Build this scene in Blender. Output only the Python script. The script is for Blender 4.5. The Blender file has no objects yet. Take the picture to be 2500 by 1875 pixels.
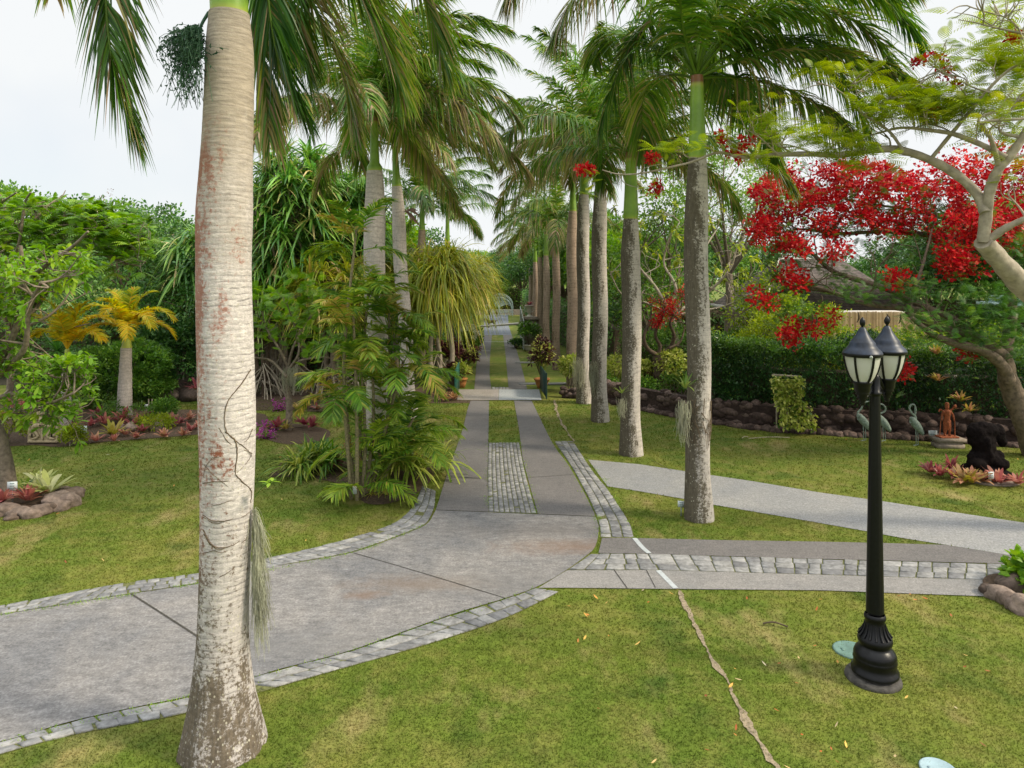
import bpy, math, random
import numpy as np
from mathutils import Vector, noise
from mathutils.geometry import tessellate_polygon

# ---------------------------------------------------------------- camera
FPX, CX, HY, H = 1720.0, 1250.0, 674.0, 4.2      # survey of the photo: focal px, centre, horizon, eye height (m)
scene = bpy.context.scene
COL = scene.collection
cam_d = bpy.data.cameras.new('camera'); cam = bpy.data.objects.new('camera', cam_d); COL.objects.link(cam)
cam.location = (0, 0, H); cam.rotation_euler = (math.pi / 2, 0, 0)
cam_d.sensor_width = 36; cam_d.lens = FPX / 2500 * 36; cam_d.shift_y = -(937.5 - HY) / 2500
cam_d.clip_end = 2000; cam_d.clip_start = 0.05
scene.camera = cam

# ---------------------------------------------------------------- world, sun, exposure
SUN = Vector((0.80, -0.22, 0.66)).normalized()
world = bpy.data.worlds.new('World'); scene.world = world; world.use_nodes = True
wn = world.node_tree; wn.nodes.clear()
w_out = wn.nodes.new('ShaderNodeOutputWorld')
sky = wn.nodes.new('ShaderNodeTexSky'); sky.sky_type = 'NISHITA'; sky.sun_disc = False
sky.sun_elevation = math.asin(SUN.z); sky.sun_rotation = math.atan2(SUN.x, SUN.y)
bg1 = wn.nodes.new('ShaderNodeBackground'); bg1.inputs['Strength'].default_value = 0.13
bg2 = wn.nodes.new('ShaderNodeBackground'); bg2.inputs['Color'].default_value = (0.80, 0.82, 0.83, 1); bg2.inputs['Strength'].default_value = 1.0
tc = wn.nodes.new('ShaderNodeTexCoord'); nz = wn.nodes.new('ShaderNodeTexNoise')
nz.inputs['Scale'].default_value = 1.7; nz.inputs['Detail'].default_value = 5
rmp = wn.nodes.new('ShaderNodeValToRGB')
rmp.color_ramp.elements[0].position = 0.30; rmp.color_ramp.elements[0].color = (.62, .62, .62, 1)
rmp.color_ramp.elements[1].position = 0.52; rmp.color_ramp.elements[1].color = (1, 1, 1, 1)
mx = wn.nodes.new('ShaderNodeMixShader')
L = wn.links.new
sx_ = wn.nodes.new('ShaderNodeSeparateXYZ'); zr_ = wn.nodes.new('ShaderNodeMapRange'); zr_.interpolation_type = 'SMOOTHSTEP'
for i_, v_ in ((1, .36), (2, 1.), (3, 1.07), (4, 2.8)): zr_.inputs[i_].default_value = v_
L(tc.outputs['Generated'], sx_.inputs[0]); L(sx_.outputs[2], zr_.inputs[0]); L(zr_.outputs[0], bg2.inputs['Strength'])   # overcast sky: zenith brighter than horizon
L(tc.outputs['Generated'], nz.inputs['Vector']); L(nz.outputs['Fac'], rmp.inputs['Fac']); L(sky.outputs['Color'], bg1.inputs['Color'])
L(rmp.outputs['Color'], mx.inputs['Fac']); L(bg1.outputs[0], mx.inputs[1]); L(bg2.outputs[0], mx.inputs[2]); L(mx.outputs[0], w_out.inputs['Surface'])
sun_d = bpy.data.lights.new('sun', 'SUN'); sun_d.energy = 3.7; sun_d.angle = math.radians(9); sun_d.color = (1.0, 0.88, 0.68)
sun = bpy.data.objects.new('sun', sun_d); COL.objects.link(sun)
sun.rotation_euler = SUN.to_track_quat('Z', 'Y').to_euler()
scene.view_settings.view_transform = 'Standard'; scene.view_settings.look = 'None'
scene.view_settings.exposure = 0.12; scene.view_settings.gamma = 1.0

# ---------------------------------------------------------------- helpers
R = np.random.default_rng(7)
random.seed(7)
A = np.array
def D_(py): return FPX * H / (py - HY)
def G(px, py, z=0.0):
    d = D_(py); return A([(px - CX) / FPX * d, d, z])
def at(px, py, D): return A([(px - CX) / FPX * D, D, H - (py - HY) / FPX * D])
def unit(v):
    v = np.asarray(v, float); return v / np.maximum(np.linalg.norm(v, axis=-1, keepdims=True), 1e-9)
def catmull(pts, n):
    P = np.asarray(pts, float)
    if len(P) < 3:
        t = np.linspace(0, 1, n)[:, None]; return P[0] * (1 - t) + P[-1] * t
    Q = np.vstack([2 * P[0] - P[1], P, 2 * P[-1] - P[-2]])
    u = np.linspace(0, len(P) - 1 - 1e-6, n); i = u.astype(int); t = (u - i)[:, None]
    a, b, c, d = Q[i], Q[i + 1], Q[i + 2], Q[i + 3]
    return 0.5 * ((2 * b) + (-a + c) * t + (2 * a - 5 * b + 4 * c - d) * t**2 + (-a + 3 * b - 3 * c + d) * t**3)

ORG = {}
class MB:
    def __init__(s): s.v = []; s.f = {3: [], 4: []}; s.t = []; s.n = 0
    def add(s, V, Fc, t=0.5):
        V = np.asarray(V, float).reshape(-1, 3); Fc = np.asarray(Fc, int)
        s.v.append(V); s.f[Fc.shape[1]].append(Fc + s.n)
        s.t.append(np.broadcast_to(np.asarray(t, float), (len(V),)).copy()); s.n += len(V); return s
    def mesh(s, name, mat, org=(0, 0, 0), smooth=False):
        V = np.vstack(s.v) - np.asarray(org, float)
        f3 = np.vstack(s.f[3]) if s.f[3] else np.zeros((0, 3), int); f4 = np.vstack(s.f[4]) if s.f[4] else np.zeros((0, 4), int)
        me = bpy.data.meshes.new(name); me.vertices.add(len(V)); me.vertices.foreach_set('co', V.astype(np.float32).ravel())
        nl = f3.size + f4.size; me.loops.add(nl); me.loops.foreach_set('vertex_index', np.concatenate([f3.ravel(), f4.ravel()]).astype(np.int32))
        me.polygons.add(len(f3) + len(f4))
        tot = np.concatenate([np.full(len(f3), 3), np.full(len(f4), 4)]); st = np.concatenate([[0], np.cumsum(tot)[:-1]])
        me.polygons.foreach_set('loop_start', st.astype(np.int32)); me.polygons.foreach_set('loop_total', tot.astype(np.int32))
        if smooth: me.polygons.foreach_set('use_smooth', np.ones(len(tot), bool))
        me.update(calc_edges=True)
        at_ = me.attributes.new('tint', 'FLOAT', 'POINT'); at_.data.foreach_set('value', np.concatenate(s.t).astype(np.float32))
        me.materials.append(mat); return me
    def build(s, name, mat, parent=None, smooth=False, org=None):
        o_ = ORG.get(parent.name, (0, 0, 0)) if parent else (org if org is not None else (0, 0, 0))
        ob = bpy.data.objects.new(name, s.mesh(name, mat, o_, smooth)); COL.objects.link(ob)
        if parent: ob.parent = parent; ORG[ob.name] = o_
        elif org is not None: ob.location = org; ORG[ob.name] = tuple(org)
        return ob
def tag(o, label, cat=None, group=None, kind=None):
    o['label'] = label
    if cat: o['category'] = cat
    if group: o['group'] = group
    if kind: o['kind'] = kind
    return o
def root(name, label, cat, loc, group=None):
    o = bpy.data.objects.new(name, None); o.empty_display_size = .2; COL.objects.link(o); o.location = tuple(float(c) for c in loc)
    ORG[o.name] = tuple(float(c) for c in loc); return tag(o, label, cat, group)
def copy_tree(o, loc, rz=0., sc=1., label=None, group=None):
    c = o.copy(); COL.objects.link(c); c.location = tuple(float(q) for q in loc); c.rotation_euler = (0, 0, rz); c.scale = (sc,) * 3 if np.isscalar(sc) else sc
    for ch in o.children:
        k = ch.copy(); COL.objects.link(k); k.parent = c
    if label: c['label'] = label
    if group: c['group'] = group
    return c

# shapes
def tube(mb, pts, rad, n=8, t=.5, cap=True, rfun=None):
    P = np.asarray(pts, float); m = len(P); rad = np.broadcast_to(np.asarray(rad, float), (m,))
    T = unit(np.gradient(P, axis=0)); u = np.cross(T[0], [0, 0, 1.]); u = A([1., 0, 0]) if np.linalg.norm(u) < .1 else unit(u)
    ang = np.linspace(0, 2 * math.pi, n, endpoint=False); V = np.zeros((m, n, 3))
    for i in range(m):
        u = unit(u - T[i] * np.dot(u, T[i])); w = np.cross(T[i], u)
        r = rad[i] if rfun is None else rad[i] * rfun(i, ang)[:, None]
        V[i] = P[i] + r * (np.cos(ang)[:, None] * u + np.sin(ang)[:, None] * w)
    idx = np.arange(m * n).reshape(m, n); a = idx[:-1]; b = np.roll(idx, -1, 1)[:-1]; c = np.roll(idx, -1, 1)[1:]; d = idx[1:]
    Fq = np.stack([a, b, c, d], -1).reshape(-1, 4); mb.add(V, Fq, t if np.isscalar(t) else np.repeat(t, n))
    if cap:
        for e, k in ((0, -1), (m - 1, 1)):
            ring = V[e]; Vc = np.vstack([ring, P[e]]); j = np.arange(n); q = np.roll(j, -1)
            mb.add(Vc, np.stack([j, q, np.full(n, n)], 1) if k > 0 else np.stack([q, j, np.full(n, n)], 1), t if np.isscalar(t) else t[e])
def lathe(mb, prof, c=(0, 0, 0), n=24, t=.5):
    prof = np.asarray(prof, float); m = len(prof); ang = np.linspace(0, 2 * math.pi, n, endpoint=False)
    V = np.stack([prof[:, :1] * np.cos(ang), prof[:, :1] * np.sin(ang), np.repeat(prof[:, 1:], n, 1)], -1) + np.asarray(c, float)
    idx = np.arange(m * n).reshape(m, n); a = idx[:-1]; b = np.roll(idx, -1, 1)[:-1]; cc = np.roll(idx, -1, 1)[1:]; d = idx[1:]
    mb.add(V, np.stack([a, b, cc, d], -1).reshape(-1, 4), t)
def box(mb, c, s, rz=0., t=.5, top=1., rot=None):
    c = np.asarray(c, float); s = np.asarray(s, float) / 2
    V = A([[x, y, z] for z in (-1, 1) for y in (-1, 1) for x in (-1, 1)], float); V[4:, :2] *= top; V = V * s
    cr, sr = math.cos(rz), math.sin(rz); V = V @ A([[cr, sr, 0], [-sr, cr, 0], [0, 0, 1]])
    mb.add(V + c, A([[0, 2, 3, 1], [4, 5, 7, 6], [0, 1, 5, 4], [2, 6, 7, 3], [0, 4, 6, 2], [1, 3, 7, 5]]), t)
_ico = {}
def ico(sub):
    if sub not in _ico:
        import bmesh
        b = bmesh.new(); bmesh.ops.create_icosphere(b, subdivisions=sub, radius=1)
        _ico[sub] = (A([v.co[:] for v in b.verts]), A([[v.index for v in f.verts] for f in b.faces])); b.free()
    return _ico[sub]
def blob(mb, c, r, sub=2, rough=.0, freq=1.5, seed=0., t=.5, rz=0.):
    V, Fc = ico(sub); V = V.copy()
    if rough:
        k = A([noise.noise(Vector(v * freq + seed * 7.3)) for v in V]); V = V * (1 + rough * k)[:, None]
    V = V * np.asarray(r, float)
    if rz: cr, sr = math.cos(rz), math.sin(rz); V = V @ A([[cr, sr, 0], [-sr, cr, 0], [0, 0, 1]])
    mb.add(V + np.asarray(c, float), Fc, t)
def poly(mb, pts, z=0., t=.5):
    P = [Vector((float(p[0]), float(p[1]), 0)) for p in pts]; tri = tessellate_polygon([P]); V = A([[p.x, p.y, z] for p in P])
    T = []
    for a, b, c in tri:
        n = (P[b] - P[a]).cross(P[c] - P[a]).z; T.append((a, b, c) if n > 0 else (a, c, b))
    mb.add(V, A(T), t)
SW = ((0, .55), (.25, 1), (.6, .75), (1, .04))
LF = ((0, .12), (.5, 1), (1, .08))
def ribbons(mb, P0, d, side, Ln, W, droop=.3, segs=3, prof=SW, t=.5):
    P0 = np.atleast_2d(P0); n = len(P0); d = unit(np.broadcast_to(d, (n, 3))); side = unit(np.broadcast_to(side, (n, 3)))
    Ln = np.broadcast_to(Ln, (n,))[:, None, None]; W = np.broadcast_to(W, (n,))[:, None, None]; dr = np.broadcast_to(droop, (n,))[:, None, None]
    s = np.linspace(0, 1, segs + 1)[None, :, None]; pw = np.interp(s, [p[0] for p in prof], [p[1] for p in prof])
    C = P0[:, None] + d[:, None] * Ln * s + A([0, 0, -1.]) * dr * Ln * s**2
    V = np.stack([C - side[:, None] * W * pw / 2, C + side[:, None] * W * pw / 2], 2)
    b = (np.arange(n) * (segs + 1) * 2)[:, None] + (np.arange(segs) * 2)[None]
    Fq = np.stack([b, b + 1, b + 3, b + 2], -1).reshape(-1, 4)
    tt = np.repeat(np.broadcast_to(t, (n,)), (segs + 1) * 2); mb.add(V, Fq, tt)
def rnd_dirs(n, zmin=-1.):
    z = R.uniform(zmin, 1, n); a = R.uniform(0, 2 * math.pi, n); r = np.sqrt(1 - z * z); return np.stack([r * np.cos(a), r * np.sin(a), z], 1)

# ---------------------------------------------------------------- materials
def newmat(name):
    m = bpy.data.materials.new(name); m.use_nodes = True; nt = m.node_tree; nt.nodes.clear(); return m, nt
class NT:
    def __init__(s, nt): s.nt = nt
    def n(s, typ, props=None, **inp):
        k = s.nt.nodes.new('ShaderNode' + typ)
        for a, b in (props or {}).items(): setattr(k, a, b)
        for a, b in inp.items():
            key = a.replace('_', ' ')
            sock = k.inputs[int(a[1:])] if (a[0] == 'i' and a[1:].isdigit()) else k.inputs[key]
            if isinstance(b, bpy.types.NodeSocket): s.nt.links.new(b, sock)
            else: sock.default_value = (tuple(b) + (1,)) if isinstance(b, (tuple, list)) and len(b) == 3 and sock.type == 'RGBA' else b
        return k
    def ramp(s, fac, stops):
        k = s.nt.nodes.new('ShaderNodeValToRGB'); e = k.color_ramp.elements
        while len(e) > 2: e.remove(e[-1])
        while len(e) < len(stops): e.new(.5)
        for el, (p, c) in zip(e, stops): el.position = p; el.color = (tuple(c) + (1,)) if not np.isscalar(c) else (c, c, c, 1)
        s.nt.links.new(fac, k.inputs[0]); return k.outputs[0]
    def mix(s, f, a, b, mode='MIX'):
        k = s.nt.nodes.new('ShaderNodeMix'); k.data_type = 'RGBA'; k.blend_type = mode
        for i, v in ((0, f), (6, a), (7, b)):
            if isinstance(v, bpy.types.NodeSocket): s.nt.links.new(v, k.inputs[i])
            else: k.inputs[i].default_value = v if np.isscalar(v) else (tuple(v) + (1,))[:4]
        return k.outputs[2]
    def math(s, op, a, b=0., c=0.):
        k = s.nt.nodes.new('ShaderNodeMath'); k.operation = op
        for i, v in enumerate((a, b, c)):
            if isinstance(v, bpy.types.NodeSocket): s.nt.links.new(v, k.inputs[i])
            else: k.inputs[i].default_value = v
        return k.outputs[0]
    def noise(s, vec, scale, detail=4, rough=.55, dist=0.): return s.n('TexNoise', Vector=vec, Scale=scale, Detail=detail, Roughness=rough, Distortion=dist).outputs[0]
    def coord(s, sc=None, kind='Object'):
        c = s.n('TexCoord').outputs[kind]
        return c if sc is None else s.n('Mapping', Vector=c, Scale=sc).outputs[0]
    def pos(s, sc=None):
        c = s.n('NewGeometry').outputs['Position']
        return c if sc is None else s.n('Mapping', Vector=c, Scale=sc).outputs[0]
    def finish(s, col, rough=.8, bump=None, bstr=.3, bdist=.01, spec=.3, metal=0., **kw):
        p = s.n('BsdfPrincipled', Roughness=rough, Metallic=metal, **{'Specular_IOR_Level': spec}, **kw)
        if isinstance(col, bpy.types.NodeSocket): s.nt.links.new(col, p.inputs['Base Color'])
        else: p.inputs['Base Color'].default_value = tuple(col) + (1,)
        if bump is not None:
            b = s.n('Bump', Strength=bstr, Distance=bdist, Height=bump); s.nt.links.new(b.outputs[0], p.inputs['Normal'])
        o = s.n('OutputMaterial'); s.nt.links.new(p.outputs[0], o.inputs[0])
def leafmat(name, stops, transl=.35, rough=.45, clump=.35, cs=1.2, gloss=.25):
    m, nt = newmat(name); q = NT(nt)
    tint = q.n('Attribute', {'attribute_name': 'tint'}).outputs['Fac']
    c = q.ramp(tint, stops)
    nz_ = q.noise(q.pos(), cs, 3); f = q.ramp(nz_, [(.35, 1 - clump), (.65, 1 + clump * .8)])
    c = q.mix(1., c, f, 'MULTIPLY')
    p = q.n('BsdfPrincipled', Roughness=rough, Base_Color=c, **{'Specular_IOR_Level': gloss})
    hs = q.n('HueSaturation', Hue=.49, Saturation=1.1, Value=1.5, Color=c)
    tr = q.n('BsdfTranslucent', Color=hs.outputs[0])
    x = q.n('MixShader', i0=transl, i1=p.outputs[0], i2=tr.outputs[0])
    o = q.n('OutputMaterial'); nt.links.new(x.outputs[0], o.inputs[0]); return m
def plain(name, col, rough=.7, ns=20., nv=.25, bstr=.2, bdist=.005, metal=0., spec=.4):
    m, nt = newmat(name); q = NT(nt); nz_ = q.noise(q.pos(), ns, 5)
    c = q.mix(1., col, q.ramp(nz_, [(.3, 1 - nv), (.7, 1 + nv)]), 'MULTIPLY')
    q.finish(c, rough, nz_, bstr, bdist, spec, metal); return m
def tinted(name, stops, rough=.8, ns=15., nv=.3, bstr=.4, bdist=.01, spec=.3, ns2=3.):
    m, nt = newmat(name); q = NT(nt); tint = q.n('Attribute', {'attribute_name': 'tint'}).outputs['Fac']
    nz_ = q.noise(q.pos(), ns, 6, .65); n2 = q.noise(q.pos(), ns2, 3)
    c = q.mix(1., q.ramp(tint, stops), q.ramp(nz_, [(.3, 1 - nv), (.7, 1 + nv)]), 'MULTIPLY')
    c = q.mix(1., c, q.ramp(n2, [(.3, 1 - nv * .6), (.7, 1 + nv * .6)]), 'MULTIPLY')
    q.finish(c, rough, nz_, bstr, bdist, spec); return m

def grass_mat(blade=False):
    m, nt = newmat('lawn_grass'); q = NT(nt); P = q.pos()
    tint = q.n('Attribute', {'attribute_name': 'tint'}).outputs['Fac']
    n1 = q.noise(P, .33, 4, .6, .3); n2 = q.noise(P, 2.2, 5, .7); n3 = q.noise(P, 45., 3, .6); n4 = q.noise(q.pos((1., .5, 1.)), 1.1, 4, .6)
    c = q.ramp(n1, [(.30, (.080, .140, .015)), (.50, (.132, .178, .024)), (.70, (.198, .205, .038))])
    c = q.mix(q.ramp(n2, [(.45, 0.), (.72, .6)]), c, (.27, .235, .070))
    c = q.mix(q.ramp(n4, [(.55, 0.), (.70, .8)]), c, (.33, .27, .11))
    c = q.mix(q.ramp(q.noise(P, .9, 4, .6), [(.28, .8), (.44, 0.)]), c, (.040, .090, .010))
    c = q.mix(1., c, q.ramp(q.noise(P, 7., 6, .8), [(.3, .62), (.7, 1.12)]), 'MULTIPLY')
    c = q.mix(1., c, q.ramp(n3, [(.3, .84), (.7, 1.12)]), 'MULTIPLY')
    c = q.mix(1., c, q.ramp(tint, [(0., .88), (1., 1.14)]), 'MULTIPLY')
    q.finish(c, .85, n3, .5, .02, .15)
    if blade:   # thin blades let light through
        pb = [k for k in nt.nodes if k.type == 'BSDF_PRINCIPLED'][0]; om = [k for k in nt.nodes if k.type == 'OUTPUT_MATERIAL'][0]
        hs = q.n('HueSaturation', Value=1.35, Color=c); x = q.n('MixShader', i0=.5, i1=pb.outputs[0], i2=q.n('BsdfTranslucent', Color=hs.outputs[0]).outputs[0]); nt.links.new(x.outputs[0], om.inputs[0])
    return m
def concrete(name, base, warm, spot=.3, ns=55., streak=None):
    m, nt = newmat(name); q = NT(nt); P = q.pos()
    n1 = q.noise(P, .7, 5, .65, .4); n2 = q.noise(q.pos((1, 2.2, 1)), 4.5, 6, .75); n3 = q.noise(P, ns, 4, .8)
    v = q.n('TexVoronoi', Vector=P, Scale=ns * .9).outputs[0]
    c = q.mix(q.ramp(n1, [(.35, 0.), (.65, 1.)]), base, warm)
    c = q.mix(1., c, q.ramp(n2, [(.25, 1 - spot), (.75, 1 + spot)]), 'MULTIPLY')
    c = q.mix(1., c, q.ramp(n3, [(.28, .62), (.72, 1.38)]), 'MULTIPLY')
    c = q.mix(1., c, q.ramp(v, [(.0, 1.12), (.7, .85)]), 'MULTIPLY')
    if streak:   # rust stains and dark tyre wear at fixed places
        for (x, y, rx, ry, col, a) in streak:
            mp = q.n('Mapping', Vector=P, Location=(-x / rx, -y / ry, 0), Scale=(1 / rx, 1 / ry, 0.))
            dn = q.n('VectorMath', {'operation': 'LENGTH'}, i0=mp.outputs[0]).outputs['Value']
            dn = q.math('ADD', dn, q.math('MULTIPLY', q.math('SUBTRACT', q.noise(P, 5., 5, .7), .5), 1.6))
            c = q.mix(q.ramp(dn, [(.1, a), (1., 0.)]), c, col)
    q.finish(c, .9, n3, .5, .006, .2); return m
def bark_palm(name, pale, dark, red=0., moss=.5, ringk=60., lich=.5, mossz=3., bias=3.0, zk=.12, ringa=.30, top=0.):
    m, nt = newmat(name); q = NT(nt); O = q.coord()
    sp = q.n('SeparateXYZ', Vector=O); x, z = sp.outputs[0], sp.outputs[2]
    nv = q.noise(q.coord((4., 4., 5.)), 1., 4)
    ph = q.math('ADD', q.math('MULTIPLY', z, ringk), q.math('MULTIPLY', nv, 9.))
    ring = q.math('SINE', ph); ramt = q.ramp(q.noise(q.coord((2., 2., 6.)), 1., 3), [(.38, 0.), (.62, 1.)])
    rg = q.mix(ramt, (1, 1, 1), q.ramp(q.math('MULTIPLY_ADD', ring, .5, .5), [(.0, 1 - ringa), (.22, .97), (1., 1.03)]))
    big = q.noise(q.coord((2.5, 2.5, .8)), 1.6, 6, .7)
    fine = q.noise(q.coord((22., 22., 26.)), 1., 5, .8)
    strk = q.noise(q.coord((34., 34., 5.)), 1., 4, .7); flat = q.noise(q.coord((6., 6., 60.)), 1., 4, .7)
    c = q.mix(1., pale, q.ramp(fine, [(.3, .70), (.7, 1.22)]), 'MULTIPLY')
    c = q.mix(1., c, q.ramp(strk, [(.3, .85), (.7, 1.10)]), 'MULTIPLY')
    c = q.mix(1., c, q.ramp(flat, [(.3, .80), (.7, 1.15)]), 'MULTIPLY')
    c = q.mix(1., c, rg, 'MULTIPLY')
    if red: c = q.mix(q.math('MULTIPLY', q.ramp(q.noise(q.coord((14., 14., 70.)), 1., 5, .8), [(.50, 0.), (.60, .8)]), q.ramp(q.math('DIVIDE', z, 7.), [(.1, .3), (.3, 1.), (.72, 1.), (.85, .1)])), c, (.74, .69, .65))
    if top: c = q.mix(q.ramp(q.math('ADD', q.math('DIVIDE', z, 7.), q.math('MULTIPLY', q.math('SUBTRACT', big, .5), .25)), [(.60, 0.), (.80, .85)]), c, q.mix(1., (.36, .30, .225), q.ramp(flat, [(.3, .6), (.7, 1.35)]), 'MULTIPLY'))
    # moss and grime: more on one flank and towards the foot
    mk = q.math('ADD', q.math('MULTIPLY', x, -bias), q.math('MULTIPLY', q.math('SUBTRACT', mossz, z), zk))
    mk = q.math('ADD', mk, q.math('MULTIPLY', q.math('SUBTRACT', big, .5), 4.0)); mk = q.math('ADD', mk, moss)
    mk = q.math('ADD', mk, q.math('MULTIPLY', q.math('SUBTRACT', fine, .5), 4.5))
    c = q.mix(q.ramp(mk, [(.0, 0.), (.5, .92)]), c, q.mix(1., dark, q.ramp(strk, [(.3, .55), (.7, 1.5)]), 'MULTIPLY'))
    if red:
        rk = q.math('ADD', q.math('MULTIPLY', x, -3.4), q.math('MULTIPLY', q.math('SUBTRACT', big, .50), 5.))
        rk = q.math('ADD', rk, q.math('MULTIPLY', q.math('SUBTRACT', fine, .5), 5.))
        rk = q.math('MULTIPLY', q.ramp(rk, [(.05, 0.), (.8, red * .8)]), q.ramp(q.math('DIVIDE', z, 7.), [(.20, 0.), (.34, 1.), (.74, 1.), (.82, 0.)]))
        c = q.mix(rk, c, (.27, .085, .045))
    vo = q.n('TexVoronoi', Vector=q.coord((1., 1., .75)), Scale=24., Randomness=1.).outputs[0]
    lm = q.math('MULTIPLY', q.ramp(vo, [(.15, 1.), (.24, 0.)]), q.ramp(q.noise(O, 5., 3), [(.42, 0.), (.56, lich)]))
    lm = q.math('MULTIPLY', lm, q.ramp(q.math('DIVIDE', z, 7.), [(0., 1.), (.35, .85), (.75, .35)]))
    c = q.mix(lm, c, (.50, .47, .37))
    h = q.math('ADD', q.math('MULTIPLY', ring, .14), q.math('MULTIPLY', fine, 1.2))
    q.finish(c, .88, h, .6, .008, .2); return m

M = {}
M['grass'] = grass_mat(); M['blade'] = grass_mat(True)
M['soil'] = plain('soil', (.085, .055, .035), .95, 25, .5, .8, .02)
M['litter'] = plain('leaf_litter', (.060, .050, .028), .95, 9, .5, .8, .02)
M['drive'] = concrete('drive_concrete', (.170, .170, .176), (.265, .250, .238), .42, 38., [
    (-1.95, 9.25, .38, .20, (.20, .12, .075), .5), (-1.3, 9.6, 1.2, .35, (.21, .14, .09), .45), (1.0, 10.9, 1.5, .45, (.20, .13, .09), .6),
    (.6, 11.6, 2.2, .5, (.12, .11, .105), .5), (-.2, 9.6, 2.2, .7, (.15, .145, .14), .4), (-2.3, 8.0, 1.4, .6, (.15, .15, .15), .4)])
M['strip'] = concrete('track_concrete', (.160, .152, .150), (.195, .182, .176), .16, 45.)
M['crosspath'] = concrete('cross_concrete', (.225, .220, .215), (.285, .270, .255), .16, 45.)
M['darkpath'] = concrete('dark_concrete', (.150, .143, .140), (.185, .172, .165), .16, 45.)
M['path'] = concrete('path_concrete', (.265, .27, .275), (.32, .315, .305), .14, 35.)
M['slab_a'] = concrete('slab_warm', (.30, .27, .24), (.36, .33, .30), .14, 30.)
M['slab_b'] = concrete('slab_cool', (.33, .35, .36), (.38, .40, .41), .12, 30.)
M['slate'] = concrete('slate_paving', (.16, .18, .21), (.20, .215, .24), .14, 12.)
M['cobble'] = tinted('cobble_stone', [(0, (.165, .165, .17)), (.5, (.225, .225, .225)), (1, (.295, .29, .28))], .85, 14., .38, .6, .012)
M['joint'] = plain('mossy_joint', (.12, .125, .045), .95, 30, .5, .6, .01)
M['groove'] = plain('joint_line', (.055, .05, .042), .95, 30, .4)
M['paleline'] = plain('pale_line', (.42, .45, .46), .8, 20, .15)
M['dirt'] = plain('bare_earth', (.27, .215, .145), .95, 22, .35, .9, .02)
M['stone'] = tinted('field_stone', [(0, (.060, .042, .034)), (.5, (.13, .095, .075)), (1, (.25, .19, .155))], .9, 12., .4, .8, .02)
M['darkstone'] = tinted('wall_stone', [(0, (.040, .026, .022)), (.5, (.080, .055, .046)), (1, (.14, .10, .085))], .92, 12., .45, .9, .02)
# palms
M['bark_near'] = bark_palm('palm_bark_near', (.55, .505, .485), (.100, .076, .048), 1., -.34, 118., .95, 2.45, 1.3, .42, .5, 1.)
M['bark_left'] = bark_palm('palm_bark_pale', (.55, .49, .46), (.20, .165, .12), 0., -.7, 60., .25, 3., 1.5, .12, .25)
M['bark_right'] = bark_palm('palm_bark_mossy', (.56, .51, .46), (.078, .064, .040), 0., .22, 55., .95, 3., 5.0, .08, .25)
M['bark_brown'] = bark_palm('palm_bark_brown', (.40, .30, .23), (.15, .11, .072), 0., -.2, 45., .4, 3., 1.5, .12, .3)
M['shaft'] = tinted('crownshaft_green', [(0, (.13, .26, .03)), (.5, (.25, .40, .045)), (.8, (.40, .42, .07)), (1, (.24, .105, .045))], .38, 6., .12, .1, .004, .5)
PALM = [(0, (.030, .098, .016)), (.40, (.088, .215, .022)), (.68, (.165, .270, .030)), (.84, (.34, .36, .06)), (.93, (.38, .29, .14)), (1, (.33, .23, .16))]
M['frond'] = leafmat('palm_frond', PALM, .30, .38, .3, .9, .35)
M['frond_y'] = leafmat('golden_frond', [(0, (.22, .32, .02)), (.4, (.60, .56, .035)), (.8, (.75, .46, .02)), (1, (.62, .25, .01))], .45, .45, .12, 3.)
M['cane'] = leafmat('cane_palm_leaf', [(0, (0.041, 0.121, 0.016)), (.5, (0.115, 0.257, 0.027)), (.85, (0.338, 0.432, 0.047)), (1, (0.567, 0.365, 0.121))], .35, .4, .35, 2.)
M['pandan'] = leafmat('screw_pine_leaf', [(0, (0.035, 0.119, 0.026)), (.5, (0.097, 0.270, 0.043)), (.85, (0.281, 0.475, 0.076)), (1, (0.756, 0.562, 0.259))], .25, .32, .3, 1.2, .45)
M['pandan_y'] = leafmat('yellow_strap_leaf', [(0, (0.144, 0.230, 0.029)), (.45, (0.388, 0.431, 0.043)), (.8, (0.675, 0.604, 0.071)), (1, (0.604, 0.403, 0.173))], .3, .38, .35, 1., .4)
M['lily'] = leafmat('strap_lily_leaf', [(0, (0.056, 0.138, 0.019)), (.6, (0.200, 0.312, 0.037)), (1, (0.525, 0.537, 0.112))], .3, .35, .25, 3.)
# broadleaf
M['leaf_dark'] = leafmat('leaf_dark', [(0, (0.024, 0.078, 0.021)), (.6, (0.063, 0.171, 0.034)), (1, (0.184, 0.331, 0.062))], .22, .40, .45, .8, .4)
M['leaf_mid'] = leafmat('leaf_mid', [(0, (0.043, 0.116, 0.018)), (.6, (0.110, 0.240, 0.032)), (1, (0.267, 0.411, 0.062))], .32, .42, .4, .8, .35)
M['leaf_bright'] = leafmat('leaf_bright', [(0, (0.061, 0.155, 0.014)), (.6, (0.155, 0.317, 0.024)), (1, (0.351, 0.486, 0.047))], .4, .42, .3, 1.2, .3)
M['leaf_lime'] = leafmat('leaf_lime', [(0, (.10, .17, .015)), (.6, (.26, .34, .025)), (1, (.46, .50, .06))], .42, .45, .3, 1.5)
M['leaf_hedge'] = leafmat('leaf_hedge', [(0, (0.017, 0.058, 0.017)), (.6, (0.042, 0.124, 0.029)), (.9, (0.133, 0.278, 0.053)), (1, (0.410, 0.585, 0.088))], .18, .30, .4, 1.2, .5)
M['leaf_variegated'] = leafmat('leaf_variegated', [(0, (.05, .12, .02)), (.45, (.28, .36, .05)), (1, (.62, .62, .20))], .35, .4, .2, 3.)
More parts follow.
